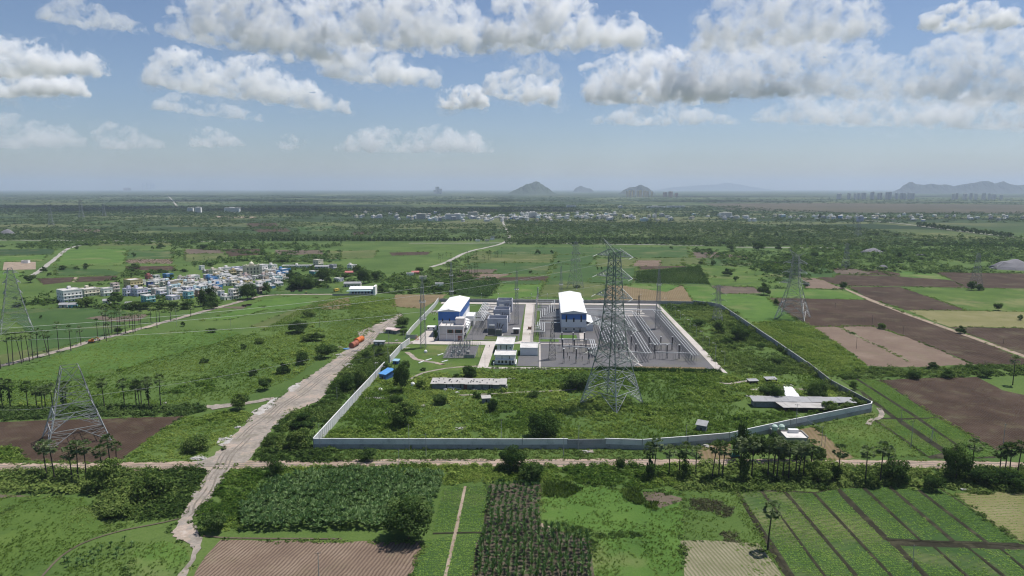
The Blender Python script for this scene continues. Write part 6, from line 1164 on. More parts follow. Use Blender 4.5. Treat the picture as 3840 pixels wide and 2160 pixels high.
obj('lean_to_roof',b,SHR,t); part('lean_to_post',t,BROWN,[(x,x+.25,-7.6,-7.35,0,2.55) for x in (-14,-9,-4,1,6)]); part('lean_to_wall',t,mat('dark_planks',(.09,.075,.065),.9,.3,1.5),[(-14,8,-5.2,-5.0,0,2.4)]); part('side_roof',t,TINR,[(9,16,-6,-1,2.4,2.55)])
b=MB(); gx,gy=8,6; q0=[P('i',815,282),P('i',985,292),P('i',1155,515),P('i',850,515)]; V=[]
for j in range(gy+1):
    for i in range(gx+1):
        a=i/gx; c=j/gy; x=lerp(lerp(q0[0][0],q0[1][0],a),lerp(q0[3][0],q0[2][0],a),c); y=lerp(lerp(q0[0][1],q0[1][1],a),lerp(q0[3][1],q0[2][1],a),c); V.append((x,y,1.0+rn.uniform(-.3,.3)))
b.add(V,[(j*(gx+1)+i,(j+1)*(gx+1)+i,(j+1)*(gx+1)+i+1,j*(gx+1)+i+1) for j in range(gy) for i in range(gx)]); t=thing('tarpaulin','large bright white tarpaulin sheet stretched behind the shacks','tarpaulin',(0,0,0)); obj('sheet',b,mat('white_tarpaulin',(.80,.80,.80),.6,.06),t)
for (x,y) in q0: b=MB(); b.bar((x,y,0),(x,y,1),.1); obj('prop',b,BROWN,t)
# roadside house
t=st('roadside_house','small flat-roofed white house behind palms beside the dirt road','house',119,318,z=0); part('wall',t,CONCR,[(-4.6,5.2,-3,5,0,3.3)]); part('roof',t,ROOFC,[(-4.8,5.4,-3.2,5.2,3.3,3.5)]); part('parapet',t,CONCR,[(5.0,5.4,-3.2,5.2,3.5,4.2),(-4.8,5.4,5.2,5.5,3.5,4.2)]); part('stair_head',t,WHITE,[(-1.6,3,3,4.8,3.5,5.2)])
for k_,(x,y) in enumerate(((-6.5,9.5),(-3,10))): tag(obj('water_tank',MB().lathe([(1.3,3),(1.4,3.4),(1.4,4.9),(.9,5.5),(.3,5.7)],12),mat('pale_green_plastic',(.52,.66,.56),.5),None,(*W(119+x,317+y),0)),f"pale green plastic water tank {'left' if k_==0 else 'right'} of the pair behind the roadside house",'water tank'); part('tank_stand',t,CONCR,[(x-1.4,x+1.4,y-1.4,y+1.4,0,2.95)])
for i,x in enumerate((0,)):
    t=st('concrete_posts','row of stacked precast concrete posts on the grass near the white wall','post stack',*LOC(*P('g',690,1425)),z=0)
    for k_ in range(12): obj('post',MB().box(-6.5+k_*1.1,-6.1+k_*1.1,-1.2,1.6,0,.5),RUBD,t)
# spoil heaps
for r,x,y,w,h,lab in ((3,1455,140,170,42,'broad grey gravel heap in the far right scrub'),(3,1525,258,95,34,'small grey gravel heap below the broad one'),(3,2560,268,330,86,'large grey gravel heap at the right edge'),(3,1800,158,80,14,'flat grey gravel heap among bushes'),(7,22,318,66,28,'grey gravel heap at the left edge beyond the palms')):
    X,Y=P(r,x,y); k=pxm(r,x,y); hm_=h*k*.8; b=MB(); b.lathe([(w*k/2,0),(w*k*.42,hm_*.3),(w*k*.26,hm_*.72),(w*k*.1,hm_*.97),(.5,hm_)],16); me=b.mesh('gravel_heap',mat('grey_gravel_heap',(.19,.185,.20),.95,.15,.08))
    for v in me.vertices: v.co.x*=1+.12*math.sin(v.co.y*.3+v.co.z); v.co.y*=.8; v.co.z*=1+.1*math.sin(v.co.x*.25)
    tag(obj('gravel_heap',me,None,None,(X,Y+w*k*.3,0)),lab,'gravel heap')
# ---------------- distant town, towers and hills -----------------
rnf=random.Random(77)
def fbox(x,y,w,d,h,c,rz,label,cat='house',name='house',group=None,same=True,win=True):
    b=MB(); b.cbox(0,0,0,w,d,h,0); b.k=1; n=max(1,int(h/3.5))
    if win:
        for f in range(n):
            z=h*(f+.35)/n; b.box(-w*.42,w*.42,-d/2-.25,-d/2-.05,z,z+h/n*.38,False)
    b.k=2; b.cbox(0,0,h,w*1.04,d*1.04,.7,0)
    if rnf.random()<.6: b.k=0; b.cbox(rnf.uniform(-.25,.25)*w,0,h+.7,w*.3,d*.4,2.6)
    o=obj(name,b,[hm(c),mat('far_window',(.12,.13,.15),.6),hm('W')],None,(x,y,0),rz); tag(o,label,cat,group)
    if same: o['same']=1
    return o
FT=MB(); FT2=MB()
for i in range(270):
    u=rnf.random()
    if u<.76: px=rnf.triangular(815,1780,1330); py=rnf.triangular(537,560,549)-(3 if px<950 else 0); reg='middle'
    else: px=rnf.uniform(1780,2600); py=rnf.triangular(540,558,549); reg='right'
    if px<1000: py=min(py,548)
    X,Y=P('D',px,py); c=rnf.choice(['W','W','W','W','cream','lilac','pink','beige','grey','cyan','blue' if rnf.random()<.3 else 'W']); h=rnf.choice([5,7,7,10,10,13]); w=rnf.uniform(9,20)
    if i%5>1:
        m_=FT if rnf.random()<.7 else FT2; m_.k=0; a_=rad(rnf.uniform(20,60)); dd=rnf.uniform(9,14); m_.cbox(X,Y,0,w*.8,dd,h,a_); m_.cbox(X+2,Y,h,4,4,2.6,a_); m_.k=1; m_.cbox(X,Y,h*.55,w*.81,dd+.2,1.3,a_)
        continue
    fbox(X,Y,w,rnf.uniform(9,15),h,c,rad(rnf.uniform(15,65)),f"tiny {CN[c]} house in the {reg} part of the far town",'house','house','houses of the far town')
for m_,c_,l_ in ((FT,'W','mass of tiny white houses making up the far town'),(FT2,'cream','mass of tiny cream houses making up the far town')): o=obj('town_houses',m_,[hm(c_),mat('far_window',(.12,.13,.15),.6)]); o['kind']='stuff'; o['label']=l_; o['category']='houses'
for (px,py,wpx,hpx,c,lab) in ((585,534,38,11,'W','long white institution building left of the far town'),(480,533,14,10,'W','pale building among trees at the far left of the town'),(500,535,14,13,'W','brighter stepped building among trees at the far left'),(1140,552,40,13,'W','large white block at the centre of the far town'),(1190,548,26,14,'cream','stepped cream block in the far town'),(1340,548,22,14,'W','broad white block right of the town road'),(1060,551,24,13,'cream','cream block left of the town centre'),(1825,548,30,13,'W','prominent white block at the right of the far town'),(1620,557,20,8,'cyan','pale aqua block on the right side of the town'),(2163,557,14,13,'lilac','lilac-grey block in the right outskirts'),(1560,524,10,6,'W','white sheds beyond the town, left'),(1437,521,24,5,'W','white domed shed beyond the town'),(1650,523,46,4,'W','long white factory shed beyond the town'),(1700,522,46,4,'W','rightmost long white factory shed beyond the town')):
    X,Y=P('D',px,py); k=pxm('D',px,py); fbox(X,Y,wpx*k,14,hpx*k,c,0,lab,'building','building',None,False)
# apartment clusters on the horizon
def blocks(lst,y,c,lab,grp):
    for (px,w,h) in lst:
        X,Y=P('D',px,y); k=pxm('D',px,y); o=fbox(X,Y+rnf.uniform(-60,60),w*k,w*k*.6,h*k,c,rad(rnf.uniform(35,60)),lab,'apartment block','apartment_block',grp,False)
blocks([(1577,6,15),(1585,6,17),(1594,7,17),(1603,6,16),(1612,7,17),(1621,7,16),(1630,6,15),(1638,5,14)],496,'yellow','tan high-rise slab in the row left of the horizon centre-right','tan apartment row')
blocks([(1675,10,12),(1688,12,14),(1700,8,10)],496,'brick','brownish unfinished high-rise right of the tan row','brown apartment group')
blocks([(2110+i*9,8,13+(i%3)) for i in range(6)]+[(2168+i*10,9,15+(i%4)) for i in range(9)]+[(2262+i*9,8,15) for i in range(5)],501,'grey','grey hazy high-rise in the long row at right','right apartment rows'); blocks([(2388+i*10,9,14+(i%3)) for i in range(11)]+[(2506,11,13),(2522,11,12)],502,'grey','bluish-grey high-rise in the far right row','far right apartment rows')
blocks([(362,5,16),(372,5,15),(383,5,15),(388,4,14)],476,'grey','grey tower in the hazy group on the left horizon','left towers'); blocks([(312,5,8),(320,6,9),(328,5,8)],481,'pink','peach low block on the left horizon','peach blocks')
blocks([(1100,8,17),(1107,8,12),(1094,5,9)],487,'grey','grey tower left of the central hill','towers left of the hill'); blocks([(40,7,5),(52,6,5),(84,5,4),(146,6,4),(630,8,4),(640,8,4)],473.8,'grey','pale speck building on the left horizon','horizon specks')
HILLM=mat('hill_scrub',(.055,.075,.04),.95,.25,.004,0,.1,(.03,.045,.025)); HILLR=mat('far_hill',(.05,.06,.05),.95,.2,.002,0,.1)
def hill(prof,ybase,depth,label,m,seed,name='hill'):
    """ridge solid through sky-line points prof (D pixels), at the distance of its foot"""
    Yd=depth or P('D',prof[0][0],ybase)[1]; fine=[]; rn_=random.Random(seed)
    for (a,b) in zip(prof[:-1],prof[1:]):
        n=max(2,int((b[0]-a[0])/2.2))
        for i in range(n): t=i/n; s=t*t*(3-2*t)*.5+t*.5; fine.append((lerp(a[0],b[0],t),lerp(a[1],b[1],s)+rn_.uniform(-.35,.35)))
    fine.append(prof[-1]); tops=[]
    for (px,py) in fine:
        d=ray(*S('D',px,py)); t=Yd/d[1]; tops.append((d[0]*t,max(0,H+d[2]*t)))
    m_=len(tops); tops=[(x,z*min(1,(min(i,m_-1-i)/(m_*.16))**.8)) for i,(x,z) in enumerate(tops)]
    hmax=max(z for x,z in tops); V=[];n=len(tops); rows=[(-1.9,-.02),(-1.5,.10),(-1.05,.30),(-.7,.52),(-.35,.78),(0,1),(.5,.7),(1.2,.3),(2,-.02)]; ph=seed*1.7
    for (k,f) in rows:
        for (x,z) in tops:
            w=hmax*1.1; nz=1+.22*math.sin(x*.02+k*3+ph)*math.sin(x*.051+k*5) if 0<abs(k)<1.6 else 1
            V.append((x+(rn_.uniform(-.02,.02)*w),Yd+k*w*(.45+.55*z/max(hmax,1)),z*f*nz if f>0 else -2))
    f=[(j*n+i,j*n+i+1,(j+1)*n+i+1,(j+1)*n+i) for j in range(len(rows)-1) for i in range(n-1)]
    o=struct(name,MB().add(V,f),m); o['label']=label; return o
hill([(1262,490),(1278,486),(1295,478),(1312,470),(1326,463),(1338,461),(1343,458),(1349,456),(1356,458),(1362,463),(1375,471),(1390,481),(1402,487),(1412,490)],489,0,'steep scrubby conical hill at the centre of the horizon',HILLM,1); hill([(1440,475.5),(1452,471),(1462,467),(1470,471),(1480,473.5),(1495,475.5)],0,21000,'small pointed far hill',HILLR,2); hill([(1555,481),(1570,477),(1585,471),(1597,470),(1612,464.5),(1625,470),(1640,477),(1650,481)],0,14000,'low twin-topped hill behind the tan high-rises',HILLR,3)
hill([(2225,481),(2250,476),(2268,466),(2282,458),(2287,455),(2294,457),(2305,463),(2325,465),(2343,462),(2362,465),(2380,464),(2400,468),(2420,464),(2450,460),(2470,456),(2486,455),(2500,462),(2516,458),(2524,456),(2540,463),(2560,466),(2600,462),(2660,470)],0,17000,'long bluish mountain range at the right horizon',HILLR,4); hill([(1640,477),(1680,472),(1720,469),(1760,466),(1800,464),(1830,460),(1860,464),(1890,470),(1930,474),(1960,477)],0,41000,'faint mountain ridge in the haze',HILLR,5)
BST=MB().bar((0,0,0),(0,0,.85),.075,6,.05).mesh("stem",mat("banana_stem",(.16,.20,.07),.7))
# ---------------- single trees -----------------
def many(r,rows,where,kind,group=None,low=False):
    for q_ in rows: tree(r,*q_[:4],q_[4] if len(q_)>4 else kind,where,group,low)
tree(5,510,1165,828,410,'hero','',None,True,'biggest dark round tree at the edge of the banana plantation'); tree(5,1295,650,468,250,'hero','',None,True,'dark tree right on the dirt road at bottom centre'); tree(5,1440,725,585,200,'round','',None,True,'grey-green tree just right of and below the road tree'); tree(5,1530,402,200,275,'hero','',None,True,'large round bush-like tree inside the front wall')
tree(5,470,312,130,240,'green','',None,True,'feathery green tree left in the compound'); tree(5,1145,206,108,90,'tall','',None,True,'thin dark tree beside the tiny hut in the compound'); tree(5,745,152,78,115,'round','',None,True,'round dark tree left of the tiny hut'); tree(5,1455,102,48,92,'round','',None,True,'round dark bush right of the footpath in the compound'); tree(5,200,575,485,150,'round','',None,True,'round bush on the verge below the wall'); tree(5,2105,655,558,82,'round','',None,True,'lone bush on the near edge of the dirt road'); tree(5,1040,110,70,60,'small','',None,True,'small tree on the footpath before the long shed'); tree(5,410,140,85,120,'round','',None,True,'broad dark bush at the left of the compound')
tree(4,2085,700,555,150,'tall','',None,True,'dark tree on the dirt road right of the crossing'); tree(4,790,790,560,260,'green','',None,True,'bright tree rising over the left hedge by the palms'); tree(4,1150,850,655,330,'feather','',None,True,'wide feathery tree at the end of the left hedge'); tree(4,880,1000,900,230,'green','',None,True,'bushy tree at the pasture edge on the left'); tree(4,1480,500,390,240,'feather','',None,True,'round feathery bush left of the gravel track'); tree(4,1810,192,70,150,'green','',None,True,'large-leaved tree between side track and gravel track'); tree(4,1690,495,470,60,'small','',None,True,'tiny bush on the crossing'); tree(4,1620,1110,980,210,'round','',None,True,'dark bush left of the banana plantation'); tree(4,2060,460,375,150,'feather','',None,True,'grey-green bush left of the wall corner'); tree(4,2250,480,330,200,'green','',None,True,'tree thicket left of the wall corner'); tree(4,2290,330,215,230,'round','',None,True,'dark tree clump between track and white wall')
many('m',[(1210,545,28,250,'tall'),(1330,555,190,230,'round'),(1450,550,215,220,'round'),(1620,540,180,260,'round'),(1760,535,300,200,'green'),(1900,545,290,230,'round'),(2030,540,320,200,'green'),(2170,530,370,180,'round')],'in the grove between dirt road and roadside house','round','grove by the roadside house',True)
many('m',[(2150,800,540,330,'green'),(2330,780,590,220,'round'),(1250,790,420,150,'tall'),(130,780,560,170,'tall'),(545,780,560,170,'tall')],'in the belt below the right palms','round','trees in the palm belt',True)
tree(6,2060,725,440,240,'hero','',None,True,'very dark tall tree at the dirt road, right side'); tree(6,1610,745,560,230,'round','',None,True,'dark rounded tree at the end of the right palm belt'); tree(6,2250,760,620,250,'round','',None,True,'low dark tree below the tall right one'); tree(6,2470,780,650,260,'round','',None,True,'dark tree under the palms at the right edge'); tree(6,1890,800,690,170,'round','',None,True,'dark bush at the bare bank on the right')
for q_ in [(670,1252,1118,205,'hero','broad dark tree left of the white tarpaulin'),(1005,1252,1088,185,'hero','broad dark tree right of the white tarpaulin'),(1125,1342,1258,165,'green','bright bushy tree before the right end of the shack'),(1235,1322,1262,120,'green','bright bush second from the wall corner'),(1315,1302,1230,115,'green','bright bush nearest the wall corner'),(1285,1172,1100,75,'tall','small tree outside the wall among the bean plots'),(230,236,194,46,'small','small tree on the far pasture behind the plantation'),(335,311,253,92,'round','spreading tree with a hut on the pasture'),(400,352,310,46,'small','small tree below the spreading pasture tree'),(612,455,358,108,'round','largest lone tree beside the brown strip'),(930,402,354,56,'round','tree at the corner of the tilled beds behind the pylon'),(1210,408,353,64,'round','lone tree at the top of the diagonal track'),(1010,247,204,42,'small','tree at the scrub edge above the green field'),(2380,572,515,68,'round','round bush on the pale pasture at right'),(2545,645,603,52,'small','small bush at the right edge on the yellow field'),(2098,745,684,78,'round','tree beside the diagonal track at right'),(705,532,478,54,'tall','dark triangular tree at the left foot of the right pylon'),(2180,420,345,80,'tall','creeper-covered clump at the far right pylon'),(2240,420,370,70,'round','second creeper clump at the far right pylon'),(590,862,818,74,'round','dark bush inside the right compound'),(330,820,775,110,'round','broad dark bush in the right compound scrub'),(430,800,700,150,'round','dark thicket beside the small pylon'),(270,745,640,120,'tall','vine-covered trees under the small pylon'),(120,690,640,110,'round','dark bush by the street lamps'),(1500,712,663,64,'feather','pale bush at the corner of the tilled beds'),(1890,1015,958,92,'round','bush in the long right hedge, left'),(2290,1078,1008,95,'round','bush in the long right hedge, right'),(2000,1080,1020,110,'round','bush in the middle of the long right hedge'),(720,975,930,90,'round','dark bush near the end of the concrete road'),(1750,1085,1030,110,'round','bush in the left half of the long right hedge')]:
    tree(3,*q_[:5],'',None,True,q_[5])
for q_ in [(2250,740,638,175,'hero','big dark tree in the upper left scrub'),(2450,930,828,155,'round','dark tree left of the gravel track, upper'),(2280,978,880,112,'round','dark tree left of the gravel track, middle'),(2140,1048,962,115,'round','dark tree left of the gravel track, lower'),(2000,1172,1080,112,'round','dark bush above the side track'),(1840,862,823,54,'small','small dark bush in the middle of the left scrub'),(1545,968,928,76,'small','low dark bush at the edge of the bean crop'),(1910,1062,1008,76,'green','light bush left of the lower dark tree'),(1600,738,703,84,'small','dark bush at the upper edge of the bean crop'),(895,748,698,62,'round','dark bush among the road palms'),(1380,693,654,44,'small','bush beside the village road'),(645,252,214,42,'small','tree on the pale crop left'),(330,283,238,56,'round','tree by the curving country road'),(375,312,284,42,'small','lower tree by the curving country road'),(230,362,298,86,'round','dark tree left of the brown field'),(580,112,84,32,'small','small tree at the bend of the country road'),(1010,167,133,38,'small','tree in the crop beyond the village'),(470,262,234,64,'small','dark bush on the lower edge of the pale crop'),(1150,112,84,30,'small','tree on the hedge beyond the village'),(1215,104,62,74,'round','broad tree below the country road'),(1450,72,44,30,'small','tree on the country road line'),(1540,110,70,60,'round','tree clump above the grey-brown field'),(1910,108,80,46,'small','tree above the dark ploughed field'),(1780,115,75,60,'small','tree clump right above the grey field'),(310,632,606,24,'small','tiny dark bush on the green field left'),(2330,620,560,120,'feather','pale tree in the scrub right of the big tree'),(2400,800,735,110,'green','bushy tree in the right of the left scrub'),(2500,880,830,120,'round','bush close to the top of the gravel track'),(2330,800,745,130,'green','bush between big tree and gravel track'),(1960,820,780,90,'green','light scrub clump in the middle of the left field')]:
    tree(2,*q_[:5],'',None,True,q_[5])
for q_ in [(872,525,428,132,'round','dark front tree at the left of the village'),(1870,488,348,150,'hero','big dark tree at the village road, left of the pair'),(2012,448,352,86,'tall','big dark tree at the village road, right of the pair'),(2250,405,308,155,'round','dark tree at the right half of the village'),(2440,335,248,125,'round','dark tree above the village green'),(1590,510,382,120,'tall','tall palm-like tree in the village centre'),(1030,562,500,120,'green','green bush before the village front'),(650,545,470,110,'green','trees left of the dark front tree'),(560,540,500,80,'round','low bush by the white left block'),(1290,350,300,70,'small','tree between houses at the rear'),(2330,400,330,130,'round','right neighbour of the tree above the road'),(2150,330,290,90,'round','small tree right of the lane')]:
    tree(2,*q_[:5],'',None,True,q_[5])
many('f',[(1300,565,380,240,'hero'),(1480,560,400,170,'round'),(1210,420,270,120,'round'),(1700,440,240,190,'round'),(2280,480,230,220,'hero'),(2180,330,200,140,'round'),(2520,610,500,160,'round'),(1750,465,370,120,'green'),(2000,420,330,110,'round'),(2460,430,290,150,'round'),(1600,520,420,140,'round'),(640,690,560,120,'tall'),(60,780,600,180,'round'),(30,700,560,140,'tall'),(900,170,110,90,'small'),(1100,190,110,120,'round'),(170,120,70,90,'small'),(40,235,170,110,'round'),(170,420,340,110,'round')],'among the right-end village houses','round','village trees',True)
many('e',[(1280,770,680,220,'green'),(1480,800,690,240,'round'),(1700,800,680,220,'round'),(1900,790,680,200,'round'),(2080,800,690,230,'tall'),(2350,760,470,200,'tall'),(2480,800,600,200,'round'),(480,700,640,150,'green'),(2050,240,190,140,'round'),(1300,190,110,190,'round'),(230,210,140,140,'small'),(430,210,150,100,'small'),(580,200,110,90,'small'),(1250,240,180,120,'round'),(1700,250,190,150,'round'),(1900,560,500,110,'green')],'in the grove below the left village','round','grove below the village',True)
for q_ in [(1130,215,15,250,'hero','large dark tree at the top of the gravel track'),(1110,1305,775,330,'hero','very large dark tree by the blue shed'),(850,985,818,250,'round','dark tree behind the blue shed'),(200,1285,1010,320,'round','dark bushy tree left of the white wall, lower'),(420,1240,900,270,'green','green tree left of the white wall, upper'),(1190,960,770,170,'round','tree right of the small pale-blue shed'),(740,700,560,200,'round','dark bush below the grey cabin'),(520,740,610,190,'round','grey-green bush right of the gravel track'),(1440,1240,1100,190,'green','tree left of the long shed'),(1690,450,235,100,'tall','dark shrub left of the control block'),(1675,95,55,45,'small','small shrub on the lawn by the left hall'),(1150,340,240,150,'round','bush behind the right hut'),(1480,950,890,110,'small','bush on the lawn below the outdoor yard')]:
    tree('g',*q_[:5],'',None,True,q_[5])
tree('h',1120,262,-20,330,'hero','',None,True,'large dark tree behind the middle of the long shed'); tree('h',810,270,120,270,'round','',None,True,'round dark tree left behind the long shed'); tree('h',1250,690,540,220,'small','',None,True,'dark tree below the long shed, left'); tree('h',1570,650,555,160,'small','',None,True,'dark tree below the long shed, right'); tree('h',430,820,600,340,'round','',None,True,'broad grey-green tree below the left end of the shed'); tree('h',1640,990,700,300,'tall','',None,True,'dark tree covering the tiny hut'); tree('h',1640,540,470,170,'small','',None,True,'bush at the right part of the shed front'); tree(1,1330,880,755,230,'round','',None,True,'dark thicket beside the left foot of the huge pylon'); tree(1,520,800,700,110,'round','',None,True,'dark tree at the lower end of the access road'); tree('b',880,75,35,110,'small','',None,True,'dark bush at the foot of the faint pylon'); tree('o',1740,175,135,45,'small','',None,True,'small dark tree on the field edge beyond the halls'); tree('o',2430,395,355,110,'small','',None,True,'bush below the faint pylon')
many('o',[(285,430,360,110),(350,450,390,150),(150,350,270,140),(440,350,300,110),(720,330,240,190),(800,300,220,150),(600,300,250,140),(60,170,80,150),(220,140,90,110)],'in the grove behind the left hall','round','grove behind the left hall',True)
for q_ in [(131,422,395,30),(200,418,398,24),(235,463,452,18),(800,395,380,22),(118,320,311,12),(130,320,311,12),(168,326,310,22),(367,326,308,26),(290,322,312,14),(92,516,502,22),(430,500,482,12),(450,500,482,12)]: tree(8,*q_,'small','standing alone in the green fields beyond the substation','lone field trees',True)
many(8,[(1240,400,355,70),(1450,325,300,25),(1180,330,310,30),(1100,395,370,50),(1330,330,305,24),(1550,240,210,22),(1630,240,218,26),(950,470,455,30),(1340,400,370,40),(1950,445,405,26),(1800,325,310,20),(1935,328,312,22),(1520,435,405,44)],'standing out of the scrub at right','round','trees in the right scrub',True)
for i in range(20): x=2050+i*24; tree(8,x,283+i*2.9,256+i*2.9+random.uniform(-4,4),36,'small','in the dark row along the far right track','far right tree row',True)
for i in range(105):
    D_=665+i*10.2; 
    if 1225<D_<1300: continue
    X,Y=P('D',D_+random.uniform(-2,2),606.5); h=random.uniform(7.5,11); m=random.choice(CR['small']); o=obj('tree',m,None,None,(X,Y,0),random.uniform(0,6)); o.scale=(4.2,4.2,h/m['zt']); tag(o,'dark roadside tree in the long row lining the far road','tree','trees lining the far road'); o['same']=1
# ---------------- palms -----------------
G1='palms along the right dirt road'
for (x,yb,yt,ln,sk) in [(105,735,325,.02,1),(168,715,268,.06,0),(350,715,358,0,0),(475,695,370,0,0),(548,730,328,0,1),(672,712,372,0,0),(868,772,308,.09,0),(950,752,330,0,0),(992,752,330,.05,0),(1206,765,265,.02,0),(1345,762,240,.02,0),(1543,745,270,0,0),(1608,715,300,.05,0),(1650,752,260,.04,0),(1722,742,320,.03,0),(1792,772,310,0,0),(1880,705,308,0,0),(1905,760,318,.10,0),(1972,748,312,0,0),(2050,705,288,.05,0),(2388,775,350,.02,0)]: palm('m',x,yb,yt,'in the bushes by the dirt road',G1,ln,bool(sk))
for (x,yb,yt,ln) in [(1378,745,468,0),(1488,755,440,.02),(1535,700,478,.05),(2180,650,418,.02),(2388,690,470,0),(2428,690,450,.02),(2462,700,450,0),(2522,700,430,.05)]: palm(6,x,yb,yt,'at the right end of the dirt road',G1,ln)
palm(6,640,1252,888,'standing alone among the crop plots',None,.05); palm(3,2490,1135,912,'alone in the long right hedge',None)
for (x,yb,yt,ln) in [(352,682,428,-.05),(414,722,430,-.06),(544,722,472,-.02),(591,722,425,.03),(656,742,430,0),(774,682,462,-.04),(836,642,388,-.03),(880,622,438,.04)]: palm(4,x,yb,yt,'in the left hedge before the truncated pylon','palms in the left hedge',ln)
for (x,yb,yt,ln,sk) in [(20,1312,1085,0,1),(80,1315,1098,0,1),(210,1302,1112,0,0),(278,1302,1148,0,0),(320,1322,1150,.03,0),(345,1316,1140,0,0),(398,1302,1130,-.03,0),(482,1312,1130,0,1),(500,1292,1110,.03,0),(790,1312,1082,-.04,0),(942,1302,1088,-.03,0),(1030,1306,1098,0,0),(1055,1306,1104,-.04,0),(1068,1292,1108,.02,0),(1126,1312,1078,0,1),(1214,1312,1058,.01,0)]: palm(2,x,yb,yt,'in the row behind the dark left hedge','palms behind the left hedge',ln,bool(sk))
for (x,yb,yt,ln) in [(5,1012,758,0),(70,992,748,0),(100,982,738,.04),(165,972,742,-.12),(176,962,738,0),(224,957,728,-.06),(250,947,738,0),(285,932,708,.04),(358,897,718,-.14),(371,917,728,0),(445,872,658,0),(536,877,688,0),(612,832,688,-.03),(740,802,638,0),(790,787,558,0),(802,802,570,.06),(845,752,588,.05),(890,762,558,.03),(906,692,558,0),(948,747,598,0),(980,702,598,0),(1005,747,573,.02),(1020,737,568,.02),(1050,682,573,.03),(1066,712,578,0),(1186,702,538,0),(825,760,640,-.1),(1140,660,535,0),(1205,660,540,.02),(1290,655,545,0),(1330,640,540,.02),(1440,620,530,0)]: palm(2,x,yb,yt,'in the row along the village road','palms along the village road',ln,False,True)
for (x,yb,yt) in [(1400,195,155),(1390,192,160),(1462,190,168),(1542,190,165),(1572,192,170),(1770,190,160),(1925,195,165)]: palm(2,x,yb,yt,'in the fields beyond the village','palms beyond the village',0,False,True)
for (x,yb,yt) in [(480,130,50),(560,130,35),(620,215,60),(660,220,50),(690,225,60),(720,230,80),(745,220,50),(770,200,70),(810,210,40),(835,195,60),(880,180,50),(905,180,35),(925,190,40),(120,300,210),(380,210,160),(250,200,150)]: palm('o',x,yb,yt,'in the cluster above the left hall','palms above the left hall',0,False,True)
rnp=random.Random(9)
for i in range(24): x=rnp.uniform(2170,2540); palm(7,x,rnp.uniform(440,490)-(x-2170)*.03,0,'in the palm grove below the country road','palm grove by the country road',0,False,True) if False else palm(7,x,(yb:=rnp.uniform(432,478)),yb-rnp.uniform(22,34),'in the palm grove below the country road','palm grove by the country road',0,False,True)
# ---------------- single banana plants -----------------
SB=pts(5,'1122,770 1505,745 1495,1080 1655,1115 1880,1185 1920,1500 1010,1500 1040,1200 1085,1100'); A_=ang(P(5,1330,780),P(5,1290,1400)); bx_,by_=rowpts(SB,A_,2.35,1.95,.16)
order=np.argsort(by_); print('banana plants',len(bx_))
for k in order[:300]:
    o=thing('banana_plant','banana plant in the open rows at bottom centre','banana plant',(float(bx_[k]),float(by_[k]),.1),random.uniform(0,6.28),'banana plants in open rows'); o['same']=1; s=random.uniform(2.1,2.9)
    c=bpy.data.objects.new('leaves',random.choice(BL)); c.scale=(s*.8,s*.8,s*1.15); link(c,o); t=bpy.data.objects.new('stem',BST); t.scale=(s,s,s*.95); link(t,o)
if len(order)>300: k=order[300:]; scatter('banana_plants','farther plants of the open banana rows','bananas',[(bx_[k],by_[k],BT,1.5,2.4,1.05)],BAN)
x,y=sample(pts(4,'450,1330 650,1290 850,1200 1000,1170 1010,1230 900,1330 700,1370 480,1390'),.16); k=0
for X,Y in zip(x[:40],y[:40]):
    o=thing('banana_plant','small banana plant in the loose clump at bottom left','banana plant',(float(X),float(Y),0),random.uniform(0,6.28),'banana plants at bottom left'); o['same']=1; s=random.uniform(1.1,1.8); c=bpy.data.objects.new('leaves',random.choice(BL)); c.scale=(s,s,s); link(c,o); t=bpy.data.objects.new('stem',BST); t.scale=(s,s,s*.95); link(t,o)
HAZE_D=4.8e-5; EXPO=0.3; VB=16; CD=.7; STEP=.4
# ---------------- light, sky, clouds, haze -----------------
SUN=Vector((.35,.20,1)).normalized(); EL=math.asin(SUN.z); AZ=math.atan2(SUN.x,SUN.y)
w=bpy.data.worlds.new('World'); sc.world=w; w.use_nodes=True; nt=w.node_tree; bg=nt.nodes['Background']; sky=nt.nodes.new('ShaderNodeTexSky'); sky.sky_type='NISHITA'; sky.sun_disc=False
sky.sun_elevation=EL; sky.sun_rotation=AZ; sky.altitude=100; sky.air_density=1.0; sky.dust_density=.5; sky.ozone_density=3.5; mxs=nt.nodes.new('ShaderNodeMix'); mxs.data_type='RGBA'; mxs.blend_type='MULTIPLY'; mxs.inputs[0].default_value=1; mxs.inputs[7].default_value=(.975,.975,1.05,1); nt.links.new(sky.outputs[0],mxs.inputs[6]); nt.links.new(mxs.outputs[2],bg.inputs[0]); bg.inputs[1].default_value=.072
l=bpy.data.lights.new('sun','SUN'); l.energy=4.6; l.angle=rad(.5); l.color=(1,.96,.90); lo=bpy.data.objects.new('sun',l); lo.rotation_euler=(-SUN).to_track_quat('-Z','Y').to_euler(); lo.location=(0,0,900); link(lo)
# haze
t=NT('haze'); pv=t.n('ShaderNodeVolumePrincipled'); pv.inputs['Color'].default_value=(.66,.77,.95,1); pv.inputs['Density'].default_value=HAZE_D; pv.inputs['Anisotropy'].default_value=.15; t.l(pv.outputs[0],t.out.inputs['Volume'])
o=obj('haze',MB().box(-44000,44000,-2600,47000,-3,640),t.m); o['kind']='stuff'
